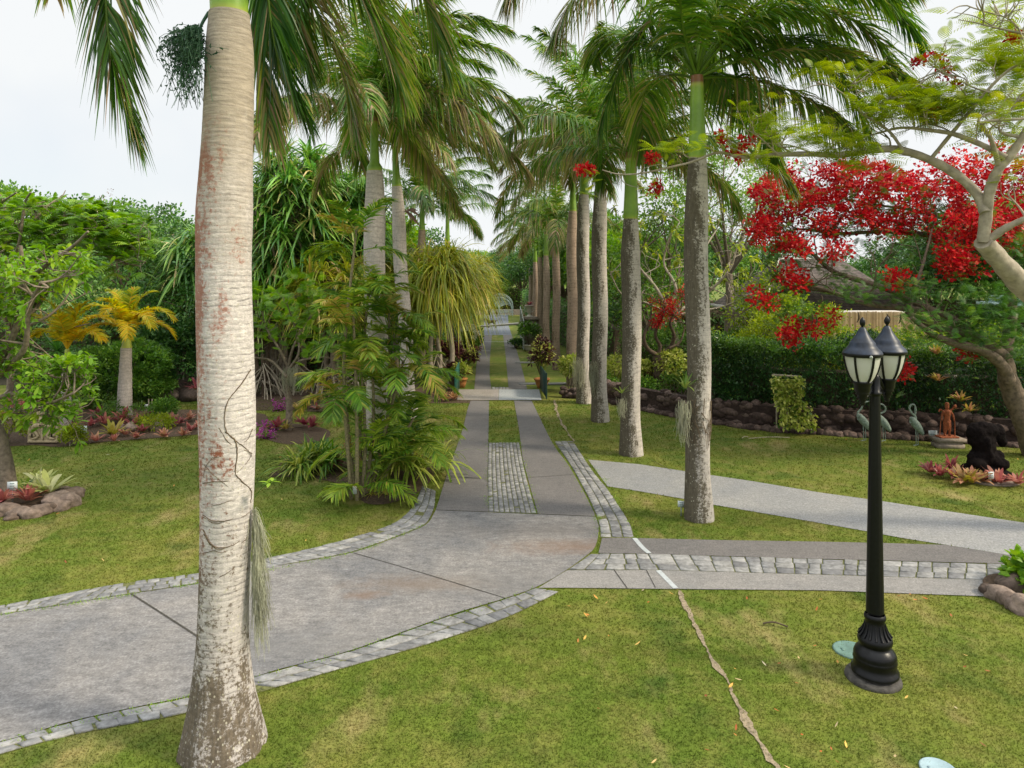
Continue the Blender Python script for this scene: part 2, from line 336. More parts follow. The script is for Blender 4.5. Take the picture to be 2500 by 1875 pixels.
M['leaf_purple'] = leafmat('leaf_purple', [(0, (.028, .010, .014)), (.6, (.085, .028, .034)), (.85, (.18, .09, .05)), (1, (.25, .24, .05))], .25, .35, .3, 3.)
M['brom'] = leafmat('bromeliad_leaf', [(0, (.045, .12, .02)), (.3, (.36, .34, .05)), (.55, (.50, .27, .17)), (.8, (.42, .15, .13)), (1, (.24, .045, .07))], .3, .38, .2, 4.)
M['brom_v'] = leafmat('striped_bromeliad_leaf', [(0, (.10, .20, .03)), (.5, (.42, .46, .14)), (1, (.66, .66, .40))], .3, .38, .2, 4.)
M['red'] = leafmat('flame_blossom', [(0, (.26, .005, .004)), (.6, (.56, .010, .007)), (.95, (.72, .05, .02)), (1, (.80, .40, .28))], .18, .5, .15, 2.)
M['purple'] = leafmat('orchid_blossom', [(0, (.30, .03, .24)), (1, (.62, .16, .50))], .35, .5, .15, 2.)
M['white'] = leafmat('white_blossom', [(0, (.6, .6, .5)), (1, (.8, .8, .74))], .3, .5, .1, 2.)
M['pinkish'] = leafmat('pink_blossom', [(0, (.16, .10, .07)), (1, (.34, .20, .15))], .3, .5, .2, 2.)
M['feather'] = leafmat('feather_leaf', [(0, (.10, .19, .012)), (.6, (.26, .36, .018)), (1, (.46, .50, .04))], .42, .45, .25, 1.5)
M['feather_d'] = leafmat('feather_leaf_dark', [(0, (0.032, 0.100, 0.018)), (.6, (0.072, 0.180, 0.025)), (1, (0.198, 0.324, 0.046))], .3, .45, .3, 1.5)
M['bark'] = plain('grey_bark', (.20, .16, .12), .9, 14, .4, .8, .02)
M['bark_pale'] = plain('pale_bark', (.36, .31, .24), .85, 9, .3, .7, .015)
M['bark_dark'] = plain('dark_bark', (.095, .068, .045), .92, 14, .45, .8, .02)
M['cane_stem'] = plain('cane_stem', (.20, .17, .09), .7, 30, .5, .5, .01)
M['plinthstone'] = plain('damp_concrete', (.06, .055, .048), .9, 18, .5, .6, .01)
M['vine'] = plain('vine_stem', (.13, .095, .06), .9, 40, .4)
M['moss'] = leafmat('hanging_moss', [(0, (.34, .34, .25)), (1, (.55, .56, .42))], .3, .8, .2, 3.)
M['black'] = plain('black_paint', (.005, .005, .006), .34, 30, .3, .35, .004, 0., .28)
M['hood'] = plain('weathered_blue_black_paint', (.014, .022, .040), .42, 12, .6, .25, .004, 0., .35)
M['signwhite'] = plain('sign_white', (.62, .68, .70), .5, 30, .05)
M['signtext'] = plain('sign_lettering', (.16, .26, .24), .6, 30, .05)
M['galv'] = plain('stake_grey', (.35, .38, .36), .5, 30, .2)
M['terracotta'] = plain('terracotta', (.42, .17, .055), .75, 14, .25)
M['plas'] = plain('white_plaster', (.60, .56, .50), .8, 20, .15)
M['pedestal'] = plain('pedestal_stone', (.24, .20, .16), .9, 12, .3, .6, .01)
M['greenpaint'] = plain('green_paint', (.018, .105, .075), .5, 15, .2)
M['greenpaint_d'] = plain('dark_green_paint', (.010, .038, .032), .5, 15, .2)
M['verdigris'] = plain('verdigris_bronze', (.21, .27, .23), .6, 22, .4, .5, .008)
M['rust'] = plain('rust_clay', (.27, .075, .028), .8, 22, .4, .6, .01)
M['lava'] = plain('black_lava_stone', (.007, .005, .005), .95, 18, .5, 1., .025, 0., .08)
M['sand'] = plain('carved_sandstone', (.40, .32, .20), .9, 22, .3, .7, .01)
M['lid_green'] = plain('valve_lid_green', (.12, .21, .18), .6, 12, .2)
M['lid_blue'] = plain('valve_lid_blue', (.30, .41, .45), .5, 12, .1)
M['gate'] = plain('pale_green_iron', (.40, .50, .46), .5, 20, .15)
M['dog'] = plain('brown_fur', (.055, .030, .022), .9, 30, .3)
M['dog2'] = plain('sheepish_brown_fur', (.12, .085, .065), .9, 30, .3)
m, nt = newmat('frosted_glass'); q = NT(nt); M['glass'] = m
sp = q.n('SeparateXYZ', Vector=q.coord())
q.finish(q.mix(q.noise(q.pos(), 7., 4), (.62, .60, .52), (.72, .74, .70)), .35, spec=.5, **{'Transmission_Weight': .25})
# ================================================================ SETTING: ground, drive, paths
def gp(lst): return [G(x, y)[:2] for x, y in lst]
def sheet(name, polys, z, mat, label, world_pts=False):
    mb = MB()
    for p in polys: poly(mb, p if world_pts else gp(p), z)
    return tag(mb.build(name, mat), label, None, None, 'structure')
def inpoly(P, poly_):
    x, y = P[:, 0], P[:, 1]; r = np.zeros(len(P), bool); n = len(poly_)
    for i in range(n):
        x1, y1 = poly_[i][0], poly_[i][1]; x2, y2 = poly_[i - 1][0], poly_[i - 1][1]
        c = ((y1 > y) != (y2 > y)) & (x < (x2 - x1) * (y - y1) / (y2 - y1 + 1e-12) + x1); r ^= c
    return r
mb = MB(); nx = 60
gx, gy = np.meshgrid(np.concatenate([np.linspace(-600, -40, 12), np.linspace(-38, 38, 50), np.linspace(40, 600, 12)]), np.concatenate([np.linspace(-60, 0, 5), np.linspace(2, 60, 50), np.linspace(70, 900, 14)]))
idx = np.arange(gx.size).reshape(gx.shape)
mb.add(np.stack([gx.ravel(), gy.ravel(), np.zeros(gx.size)], 1), np.stack([idx[:-1, :-1], idx[:-1, 1:], idx[1:, 1:], idx[1:, :-1]], -1).reshape(-1, 4))
tag(mb.build('ground', M['grass']), 'mown green and straw coloured lawn around the drive', None, None, 'structure')

drive_low = [(-420, 1915), (0, 1814), (172, 1764), (344, 1726), (474, 1699), (628, 1653), (689, 1634), (840, 1595), (961, 1553), (1102, 1502), (1228, 1464), (1307, 1436), (1368, 1403), (1428, 1361), (1452, 1338), (1461, 1305), (1461, 1283), (1454, 1263)]
drive_up = [(1064, 1247), (1043, 1280), (999, 1301), (952, 1319), (854, 1352), (700, 1380), (647, 1389), (497, 1424), (321, 1452), (115, 1485), (0, 1504), (-420, 1580)]
left_out = [(1064, 1247), (1088, 1170), (1108, 1112), (1129, 1051), (1141, 1002), (1149, 979)]
left_in = [(1194, 979), (1192, 1084), (1190, 1162), (1193, 1252)]
right_in = [(1255, 979), (1268, 1055), (1276, 1121), (1290, 1174), (1313, 1257)]
right_out = [(1454, 1263), (1446, 1244), (1423, 1199), (1385, 1133), (1346, 1078), (1298, 979)]
DRIVE = drive_low + drive_up
LS = left_out + left_in; RS = right_in + right_out
LS2 = [(1158, 951), (1165, 874), (1174, 834), (1183, 818), (1201, 818), (1196, 874), (1195, 917), (1200, 951)]
RS2 = [(1242, 951), (1234, 863), (1228, 818), (1249, 818), (1261, 855), (1273, 895), (1287, 951)]
SLATE = [(1182, 818), (1182, 796), (1181, 768), (1240, 768), (1242, 796), (1249, 818)]
SA = [(1116, 978), (1120, 952), (1218, 952), (1217, 978)]; SB = [(1217.6, 978), (1218.6, 952), (1316, 952), (1322, 978)]
DARK = [(1470, 1315), (1549, 1315), (1750, 1320), (2000, 1324), (2180, 1328), (2307, 1332), (2500, 1363), (2800, 1412), (2800, 1397), (2500, 1379), (2000, 1366), (1587, 1354), (1461, 1352)]
LOWP = [(1385, 1394), (1610, 1394), (2000, 1405), (2500, 1421), (2800, 1430), (2800, 1470), (2440, 1459), (2000, 1443), (1652, 1440), (1400, 1437), (1315, 1437), (1368, 1404)]
DIAG = [(1436, 1123), (1560, 1134), (1671, 1151), (1840, 1176), (2000, 1203), (2152, 1224), (2320, 1250), (2500, 1277), (2900, 1335), (2900, 1420), (2500, 1362), (2307, 1331), (2200, 1314), (2116, 1298), (1980, 1274), (1840, 1250), (1741, 1233), (1671, 1219), (1560, 1200), (1483, 1188)]
def smoothed(pl, n, ends):   # resample an outline as smooth curves between given corner indices
    out = []
    for a, b in zip(ends[:-1], ends[1:]): out += [tuple(p) for p in catmull(pl[a:b + 1], n)][:-1]
    return out
gd = [G(*p)[:2] for p in drive_low]; gu = [G(*p)[:2] for p in drive_up]
DR = list(catmull(gd, 60)) + list(catmull(gu, 50))
sheet('driveway', [DR], .012, M['drive'], 'weathered grey concrete drive sweeping in from the left', True)
sheet('wheel_track', [list(catmull(gp(left_out), 20)) + gp(left_in), gp(right_in) + list(catmull(gp(right_out), 20))], .013, M['strip'], 'two concrete wheel tracks leading away between the palms', True)
sheet('far_wheel_track', [LS2, RS2], .013, M['strip'], 'far run of the twin concrete wheel tracks beyond the crossing slab')
sheet('slate_paving', [SLATE], .014, M['slate'], 'blue grey paving at the far end of the drive')
sheet('crossing_slab', [SA], .022, M['slab_a'], 'warm grey half of the concrete slab crossing the tracks')
sheet('crossing_slab', [SB], .022, M['slab_b'], 'cool pale half of the concrete slab crossing the tracks')
sheet('cross_track', [DARK], .012, M['darkpath'], 'dark concrete track branching right beside the small grass triangle')
sheet('lower_cross_track', [LOWP], .012, M['crosspath'], 'lighter concrete track branching right along the front lawn')
sheet('garden_path', [DIAG], .008, M['path'], 'pale concrete garden path slanting to the right')
# joints and lines
RW = lambda n: np.convolve(R.normal(0, 1, n + 8), np.ones(9) / 3, 'valid')[:, None]
def line(name, pts, w, z, mat, label, jag=0., kind='structure'):
    P = catmull([G(*p) for p in pts], 110 if jag else 24); T = unit(np.gradient(P, axis=0)); S = np.stack([-T[:, 1], T[:, 0], T[:, 2] * 0], 1)
    ww = w / 2 * (1 + jag * np.clip(RW(len(P)), -1.6, 1.6)); P = P + S * jag * w * .5 * RW(len(P)); P[:, 2] = z
    V = np.stack([P + S * ww, P - S * ww], 1); i = np.arange(len(P) - 1) * 2
    return V, np.stack([i, i + 1, i + 3, i + 2], 1)
mb = MB()
for pts, w, z in (([(1064, 1247), (1250, 1254), (1454, 1263)], .018, .0175), ([(863, 1352), (1040, 1404), (1237, 1464)], .015, .0165), ([(321, 1453), (410, 1510), (494, 1565), (600, 1640)], .026, .0165),
                  ([(1089, 1168), (1190, 1169)], .012, .0175), ([(1288, 1168), (1401, 1160)], .012, .0175), ([(1268, 1060), (1335, 1061)], .01, .0175), ([(1130, 1048), (1192, 1049)], .01, .0175),
                  ([(1498, 1392), (1531, 1438)], .014, .0165), ([(1578, 1394), (1600, 1437)], .012, .0165), ([(1590, 1124), (1640, 1150)], .012, .0125)):
    V, Fq = line('', pts, w, z, None, ''); mb.add(V, Fq)
tag(mb.build('paving_joint', M['groove']), 'dark joint lines across the concrete paving', None, None, 'structure')
mb = MB()
for pts in ([(1549, 1316), (1568, 1338), (1585, 1353)], [(1607, 1395), (1650, 1439)]):
    V, Fq = line('', pts, .075, .0165, None, ''); mb.add(V, Fq)
for y0, xa, xb in ((857, 1170, 1196), (835, 1176, 1270), (817, 1184, 1250), (801, 1184, 1243)):
    V, Fq = line('', [(xa, y0), (xb, y0)], .10, .019, None, ''); mb.add(V, Fq)
tag(mb.build('pale_channel', M['paleline']), 'pale filled cable channel crossing the tracks', None, None, 'structure')
mb = MB()
for pts in ([(1655, 1443), (1680, 1493), (1704, 1535), (1727, 1581), (1755, 1637), (1788, 1689), (1811, 1740), (1839, 1787), (1867, 1843), (1895, 1875), (1960, 1960)], [(1352, 977), (1364, 1018), (1380, 1047), (1401, 1078)]):
    V, Fq = line('', pts, .055, .010, None, '', .45); mb.add(V, Fq)
tag(mb.build('earth_trench', M['dirt']), 'narrow bare earth trench line across the lawn', None, None, 'structure')

# cobbled bands: real setts laid between two kerb lines
def cobbles(name, inner, outer, rows, slen, label, wobble=.0, z=.02, gap=.07, skew=False, stag=True, lim=None):
    A_ = catmull(gp(inner), 90); B_ = catmull(gp(outer), 90)
    A_ = np.hstack([A_, np.zeros((90, 1))]); B_ = np.hstack([B_, np.zeros((90, 1))])
    mb0 = MB(); i = np.arange(89) * 2; V = np.stack([A_, B_], 1).reshape(-1, 3); V[:, 2] = .006
    mb0.add(V, np.stack([i, i + 1, i + 3, i + 2], 1)); tag(mb0.build(name + '_bed', M['joint']), 'mossy joints under the ' + label, None, None, 'structure')
    mid = (A_ + B_) / 2; cs = np.concatenate([[0], np.cumsum(np.linalg.norm(np.diff(mid, axis=0), axis=1))]); tot = cs[-1]
    def pt(u, v):
        k = np.interp(u, cs, np.arange(90)); k0 = np.minimum(k.astype(int), 88); f = (k - k0)[:, None]
        a = A_[k0] * (1 - f) + A_[k0 + 1] * f; b = B_[k0] * (1 - f) + B_[k0 + 1] * f; return a * (1 - v[:, None]) + b * v[:, None]
    mb = MB()
    cuts = np.cumsum(slen * R.uniform(.75, 1.25, int(tot / slen * 1.4) + 3)) - slen
    for r in range(rows):
        kc = 0; u = -slen * (r * .5 % 1 if stag else 0)
        while u < tot:
            l = slen * R.uniform(.75, 1.25) if stag else max(.02, cuts[min(kc, len(cuts) - 1)] + R.normal(0, .05) * slen - u) if kc < len(cuts) else slen
            kc += 1; u0, u1 = max(u, 0), min(u + l, tot); u += l
            if u1 - u0 < slen * .3 or R.random() < .015: continue
            g = gap * slen * .5; v0, v1 = r / rows, (r + 1) / rows; gv = gap * .5 / rows
            j = lambda: R.uniform(-wobble, wobble)
            uu = A([u0 + g + j(), u1 - g + j(), u1 - g + j(), u0 + g + j()]); vv = A([v0 + gv, v0 + gv, v1 - gv, v1 - gv]) + R.uniform(-.02, .02, 4) / rows
            uu = np.clip(uu, 0, tot); q0 = pt(uu, vv); c = q0.mean(0); zt = z * R.uniform(.7, 1.15)
            top = c + (q0 - c) * .88; top[:, 2] = zt; midr = q0.copy(); midr[:, 2] = zt - .006; base = q0.copy(); base[:, 2] = 0.
            V = np.vstack([base, midr, top]); Fq = [[8, 9, 10, 11]]
            for k in range(4):
                n_ = (k + 1) % 4; Fq += [[k, n_, 4 + n_, 4 + k], [4 + k, 4 + n_, 8 + n_, 8 + k]]
            V[8:, 2] += R.uniform(-.003, .003, 4); mb.add(V, A(Fq), R.random())
    return tag(mb.build(name, M['cobble']), label, None, None, 'structure')
cobbles('cobble_centre', [(1193, 1250), (1191, 1190), (1191, 1130), (1193, 1082)], [(1310, 1254), (1288, 1178), (1275, 1122), (1268, 1082)], 9, .085, 'cobbled centre strip between the wheel tracks', .004, .020, .16)
cobbles('cobble_right_edging', [(1466, 1313), (1462, 1280), (1452, 1250), (1430, 1203), (1392, 1135), (1354, 1079)], [(1549, 1315), (1536, 1276), (1505, 1227), (1479, 1190), (1446, 1150), (1400, 1079)], 3, .16, 'cobbled edging right of the drive', .008, .022, .12, stag=False)
cobbles('cobble_left_edging', [(1064, 1200), (1060, 1240), (1040, 1279), (997, 1299), (950, 1317), (852, 1350), (700, 1378), (500, 1421), (321, 1450), (115, 1483), (0, 1502), (-300, 1556)], [(1030, 1188), (1012, 1232), (975, 1270), (935, 1290), (887, 1306), (779, 1336), (647, 1366), (497, 1399), (325, 1422), (191, 1445), (0, 1482), (-300, 1530)], 3, .17, 'cobbled edging along the left lawn', .012, .020, .10)
cobbles('cobble_front_edging', [(1307, 1439), (1228, 1467), (1102, 1505), (961, 1556), (840, 1598), (689, 1637), (474, 1702), (344, 1729), (172, 1767), (0, 1817), (-200, 1868)], [(1365, 1446), (1274, 1492), (1195, 1525), (1106, 1555), (980, 1593), (840, 1632), (700, 1672), (459, 1741), (321, 1768), (161, 1799), (0, 1843), (-200, 1900)], 2, .21, 'cobbled edging between drive and front lawn', .016, .022, .10)
cobbles('cobble_cross_strip', [(1440, 1354), (1587, 1355), (2000, 1367), (2500, 1381), (2800, 1390)], [(1385, 1392), (1610, 1393), (2000, 1404), (2500, 1420), (2800, 1429)], 3, .25, 'cobbled strip between the two cross tracks', .006, .022, .07, stag=False)
cobbles('cobble_far_patch', [(1201, 946), (1201, 952)], [(1242, 946), (1242, 952)], 5, .09, 'small cobbled patch behind the crossing slab', .003, .02, .12)

BED1 = [(-500, 1150), (30, 1090), (140, 1092), (250, 1080), (380, 1070), (500, 1060), (620, 1048), (640, 1010), (430, 1000), (250, 1000), (-200, 1010)]
BED2 = [(560, 1002), (700, 1003), (850, 1006), (930, 985), (900, 955), (560, 960)]
BED3 = [(655, 1165), (760, 1168), (850, 1190), (900, 1232), (1000, 1215), (1060, 1160), (1040, 1110), (900, 1100), (700, 1115)]
BED4 = [(640, 1070), (700, 1085), (790, 1075), (800, 1050), (720, 1035), (640, 1040)]
BED5 = [(1100, 985), (1180, 980), (1120, 952), (1060, 940), (1000, 960), (1050, 985)]
BEDW = [(3.0, 25.6), (3.1, 24.2), (6.69, 19.6), (10.7, 18.3), (12.6, 17.4), (22, 14.5), (26, 30), (3.4, 34)]
mb = MB()
for b in (BED1, BED2, BED3, BED4, BED5): poly(mb, catmull(gp(b), 40), .010)
ang = np.linspace(0, 2 * math.pi, 30, endpoint=False)
c0 = G(40, 1222); poly(mb, [(c0[0] + 1.08 * math.cos(a), c0[1] + .62 * math.sin(a)) for a in ang], .05)
c1 = G(2520, 1455); poly(mb, [(c1[0] + .6 * math.cos(a) + .1, c1[1] + .6 * math.sin(a) + .05) for a in ang], .03)
tag(mb.build('flower_bed_soil', M['soil']), 'brown mulched soil of the flower beds', None, None, 'structure')
mb = MB(); poly(mb, BEDW, .012); poly(mb, [(-60, 27.5), (-9, 27), (-6.2, 24.5), (-3.6, 24.2), (-3.1, 60), (-60, 90)], .008)
tag(mb.build('woodland_floor', M['litter']), 'dark leaf litter under the trees', None, None, 'structure')

# short grass blades standing on the lawn
PAV = [DR, gp(LS), gp(RS), gp(SA), gp(SB), gp(DARK), gp(LOWP), gp(DIAG),
       gp([(1193, 1250), (1191, 1082), (1268, 1082), (1310, 1254)]),
       gp([(1466, 1313), (1452, 1250), (1354, 1079), (1400, 1079), (1446, 1150), (1505, 1227), (1549, 1315)]),
       gp([(1058, 1200), (1050, 1240), (1040, 1279), (997, 1299), (852, 1350), (500, 1421), (0, 1502), (-300, 1556), (-300, 1533), (0, 1485), (325, 1425), (497, 1402), (779, 1339), (935, 1293), (1012, 1235), (1034, 1190)]),
       gp([(1307, 1439), (840, 1598), (0, 1817), (-200, 1868), (-200, 1897), (0, 1840), (700, 1669), (1195, 1522), (1362, 1446)]),
       gp([(1440, 1354), (2000, 1367), (2800, 1390), (2800, 1429), (2000, 1404), (1385, 1392)])] + [list(catmull(gp(b), 30)) for b in (BED1, BED3, BED4)]
mb = MB()
for y0, y1, dens, h, w in ((4.2, 8, 3800, .019, .0045), (8, 13, 1500, .022, .007), (13, 24, 330, .034, .011)):
    wx = 1.56 * y1 / 2 + 1.6; n = int(dens * 2 * wx * (y1 - y0)); P = np.stack([R.uniform(-wx, wx, n), R.uniform(y0, y1, n), np.zeros(n)], 1)
    P = P[np.abs(P[:, 0]) < P[:, 1] * .76 + 1.5]; bad = np.zeros(len(P), bool)
    for pl in PAV: bad |= inpoly(P, pl)
    P = P[~bad]; n = len(P); hh = h * R.uniform(.4, 1.3, n); a = R.uniform(0, 6.28, n); dx = np.stack([np.cos(a), np.sin(a), 0 * a], 1) * (w * R.uniform(.6, 1.4, n))[:, None]
    tip = P + np.stack([R.normal(0, .6, n) * hh, R.normal(0, .6, n) * hh, hh], 1)
    V = np.stack([P - dx, P + dx, tip], 1).reshape(-1, 3); mb.add(V, np.arange(3 * n).reshape(-1, 3), np.repeat(R.random(n) * .7 + .3, 3))
tag(mb.build('lawn_grass', M['blade']), 'short mown grass blades covering the lawns', 'grass', None, 'stuff')
# tufts of weeds in paving edges
mb = MB()
edge = np.vstack([catmull([G(*p) for p in [(1466, 1313), (1460, 1270), (1446, 1244), (1385, 1133), (1346, 1078)]], 60), catmull([G(*p) for p in [(1193, 1250), (1190, 1160), (1192, 1082)]], 40), catmull([G(*p) for p in [(1310, 1254), (1288, 1174), (1268, 1082)]], 50),
                  catmull([G(*p) for p in [(1307, 1440), (840, 1600), (474, 1704), (0, 1819)]], 120), catmull([G(*p) for p in [(1040, 1282), (850, 1353), (500, 1423), (0, 1504)]], 110), catmull([G(*p) for p in [(1425, 1120), (1490, 1195), (1549, 1315)]], 50)])
for p in edge:
    if R.random() < .45: continue
    n = R.integers(8, 26); Q = p + np.stack([R.normal(0, .05, n), R.normal(0, .035, n), np.full(n, .01)], 1)
    d = rnd_dirs(n, .3); ribbons(mb, Q, d, np.cross(d, [0, 0, 1.]), R.uniform(.02, .055, n), .007, .3, 2, SW, R.uniform(.3, 1, n))
tag(mb.build('edging_weed', M['leaf_bright']), 'low weeds and grass tufts along the paving joints', 'weeds', None, 'stuff')
# fallen leaves
mb = MB(); n = 150
P = np.vstack([np.stack([R.uniform(.6, 5.5, 80), R.uniform(5.3, 9.5, 80), np.full(80, .032)], 1), np.stack([R.uniform(-11, -2.8, 40), R.uniform(10, 17, 40), np.full(40, .035)], 1), np.stack([R.uniform(4, 13, 70), R.uniform(11.5, 18, 70), np.full(70, .035)], 1)])
bad = np.zeros(len(P), bool)
for pl in PAV[:8]: bad |= inpoly(P, pl)
P = P[~bad]; n = len(P); d = unit(np.stack([R.normal(0, 1, n), R.normal(0, 1, n), R.uniform(0, .25, n)], 1)); s_ = np.cross(d, [0, 0, 1.]) + R.normal(0, .25, (n, 3))
ribbons(mb, P, d, s_, R.uniform(.03, .085, n), R.uniform(.018, .035, n), -.15, 3, LF, R.random(n))
tag(mb.build('fallen_leaves', tinted('fallen_leaf', [(0, (.16, .06, .025)), (.4, (.42, .12, .03)), (.7, (.58, .36, .08)), (1, (.45, .40, .28))], .7)), 'scattered fallen orange and yellow leaves on the lawn', 'fallen leaves', None, 'stuff')
# ================================================================ ROYAL PALMS
def leaflets(mb, P, t, ll, lw, segs=3, dead=0., plume=.5, hang=.6, both=(-1, 1), tmin=.14, wind=0., dens=1., base_t=.35, spread=.62, vee=.12):
    """P: rachis polyline (m,3) from sheath to tip; adds leaflets on both sides that hang by gravity"""
    T = unit(np.gradient(P, axis=0)); u = np.linspace(0, 1, len(P))
    for sg in both:
        n = int(t * dens * 1.45); tt = np.sort(R.uniform(tmin, 1, n)) ** .95
        p = np.stack([np.interp(tt, u, P[:, k]) for k in range(3)], 1); tg = unit(np.stack([np.interp(tt, u, T[:, k]) for k in range(3)], 1))
        S = np.cross(tg, [0, 0, 1.]); bad = np.linalg.norm(S, axis=1) < .15; S[bad] = [1, 0, 0]; S = unit(S); U = np.cross(S, tg)
        rank = R.choice([-1., -.3, .4, 1.], n); fw = (.30 + .9 * tt**2 + R.uniform(-.08, .12, n))[:, None]
        d = unit(S * sg * spread + U * (rank * plume * .55 + vee + R.normal(0, .08, n))[:, None] + tg * fw + A([wind, 0, 0]))
        Ln = ll * np.clip(np.sin(np.pi * (.13 + .80 * tt)) ** .55, .2, 1) * R.uniform(.8, 1.12, n); Ln *= np.where(tt > .93, .75, 1)
        dd = (R.random(n) < dead) ; tint = np.where(dd, R.uniform(.86, 1, n), np.clip(R.normal(base_t, .17, n), 0, .82))
        w = unit(np.cross(d, U + R.normal(0, .35, (n, 3))))
        ribbons(mb, p, d, w, Ln, lw * R.uniform(.75, 1.15, n), hang * R.uniform(.6, 1.35, n), segs, SW, tint)
def frond_path(c, az, e0, Ln, g, wind=0., m=22):
    d = A([math.cos(az) * math.cos(e0), math.sin(az) * math.cos(e0), math.sin(e0)]); P = [np.asarray(c, float)]; ds = Ln / (m - 1)
    for i in range(m - 1):
        P.append(P[-1] + d * ds); d = unit(d + A([wind * ds, 0, -g * ds * (.35 + 1.1 * i / m)]))
    return A(P)
def make_frond(parent, P, n=95, ll=.62, lw=.034, mat='frond', r0=.028, name='frond', **kw):
    mb = MB(); m = len(P); tube(mb, P, np.linspace(r0, .004, m), 6, .62); leaflets(mb, P, n, ll, lw, **kw); return mb.build(name, M[mat], parent)
def palm(label, base, tops, prof, shaft_r, shaft_top, mat, n_fr=18, Ln=3.6, lean=(0, 0), wind=.16, dens=95, group='royal palms lining the drive', ll=.62, az0=0., skip=None, droop=1., lw=.042, foot=True, dead=1., emax=80, n_side=20, emin=12):
    """prof: [(z, r)], shaft from tops to shaft_top"""
    x, y = base[0], base[1]; rt = root('royal_palm', label, 'palm tree', (x, y, 0), group)
    zt = tops; pr = A(prof); nz_ = int(zt / .035) if zt * 0 + n_side > 24 else int(zt / .09)
    zz = np.linspace(-.05, zt, nz_); rr = np.interp(zz, pr[:, 0], pr[:, 1]); rr = np.convolve(np.pad(rr, 3, 'edge'), np.ones(7) / 7, 'valid')
    cx = x + lean[0] * (zz / zt) + .02 * np.sin(zz * 1.7 + x); cy = y + lean[1] * (zz / zt); sd = R.random() * 9
    def rf(i, ang):
        f = max(0, 1 - zz[i] / .5) if foot else 0
        return 1 + .003 * np.sin(zz[i] * 118) * (n_side > 24) + .03 * f * np.sin(ang * 9 + sd) + .02 * f * np.sin(ang * 21 + sd) + .012 * np.sin(ang * 3 + zz[i] * 2.3 + sd)
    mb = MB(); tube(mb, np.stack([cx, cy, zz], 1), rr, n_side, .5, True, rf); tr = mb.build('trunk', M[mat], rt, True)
    tx, ty = cx[-1], cy[-1]
    # crownshaft
    h = shaft_top - zt; s = np.linspace(0, 1, 14); sr = shaft_r * (1.32 - .52 * s**.6); sr[0] = rr[-1] * .92; sr[1] = max(sr[1], rr[-1] * .95)
    mb = MB(); tt_ = np.clip(.12 + .38 * s + .1 * np.sin(s * 9), 0, .7); tt_[-2:] = 1.; tt_[0] = .75
    tube(mb, np.stack([tx + 0 * s + lean[0] * .15 * s, ty + 0 * s, zt + h * s], 1), sr, n_side, tt_, True); mb.build('crownshaft', M['shaft'], rt, True)
    c = A([tx + lean[0] * .15, ty, shaft_top]); k = 0
    mb = MB()    # spear leaf
    tube(mb, frond_path(c, 1.0, 1.45, Ln * .45, .05, wind * .5, 8), np.linspace(.035, .008, 8), 6, .3); mb.build('spear_leaf', M['shaft'], rt)
    for i in range(n_fr):
        q_ = i / (n_fr - 1); az = az0 + i * 2.39996; e0 = math.radians(emax - (emax - emin) * q_**1.1 + R.uniform(-6, 6))
        g = (.46 + .20 * R.random()) * droop * (3.6 / Ln)**1.1; P = frond_path(c - A([0, 0, .05 * q_]), az, e0, Ln * R.uniform(.88, 1.08), g, wind * R.uniform(.6, 1.5))
        if skip and skip(P): continue
        make_frond(rt, P, dens, ll, lw, dead=(.06 + .55 * max(0, q_ - .55) / .45) * dead, plume=.55, hang=.55 + .35 * q_, wind=wind * .9, base_t=.56 - .18 * q_ + R.uniform(-.08, .12))
    return rt, c, (cx, cy, zz, rr)

# --- the near palm on the left
L1D = 6.3; k_ = L1D / FPX
def zpx(y): return H - (y - HY) * k_
prof1 = [(zpx(y), w * k_ / 2) for y, w in ((1880, 205), (1833, 209), (1776, 186), (1735, 166), (1699, 152), (1660, 140), (1623, 131), (1570, 121), (1508, 117), (1393, 116), (1240, 122), (1026, 133), (800, 130), (640, 127), (521, 132), (444, 125), (347, 118), (231, 115), (116, 111), (60, 98), (36, 92))]
prof1 = sorted(prof1)
near, c1_, trk = palm('tall near royal palm with a thick ringed trunk stained rust red, nearest the camera', (-2.575, 6.3), zpx(34), prof1, .125, zpx(34) + 1.45, 'bark_near', n_fr=11, Ln=3.7, lean=(.03, 0), wind=.25, dens=105, ll=.60, n_side=56, emax=82, droop=.85,
    skip=lambda P: (P[:, 2].min() < 7.0) )
def P3(lst, n=26): return catmull([at(x, y, D) for x, y, D in lst], n)
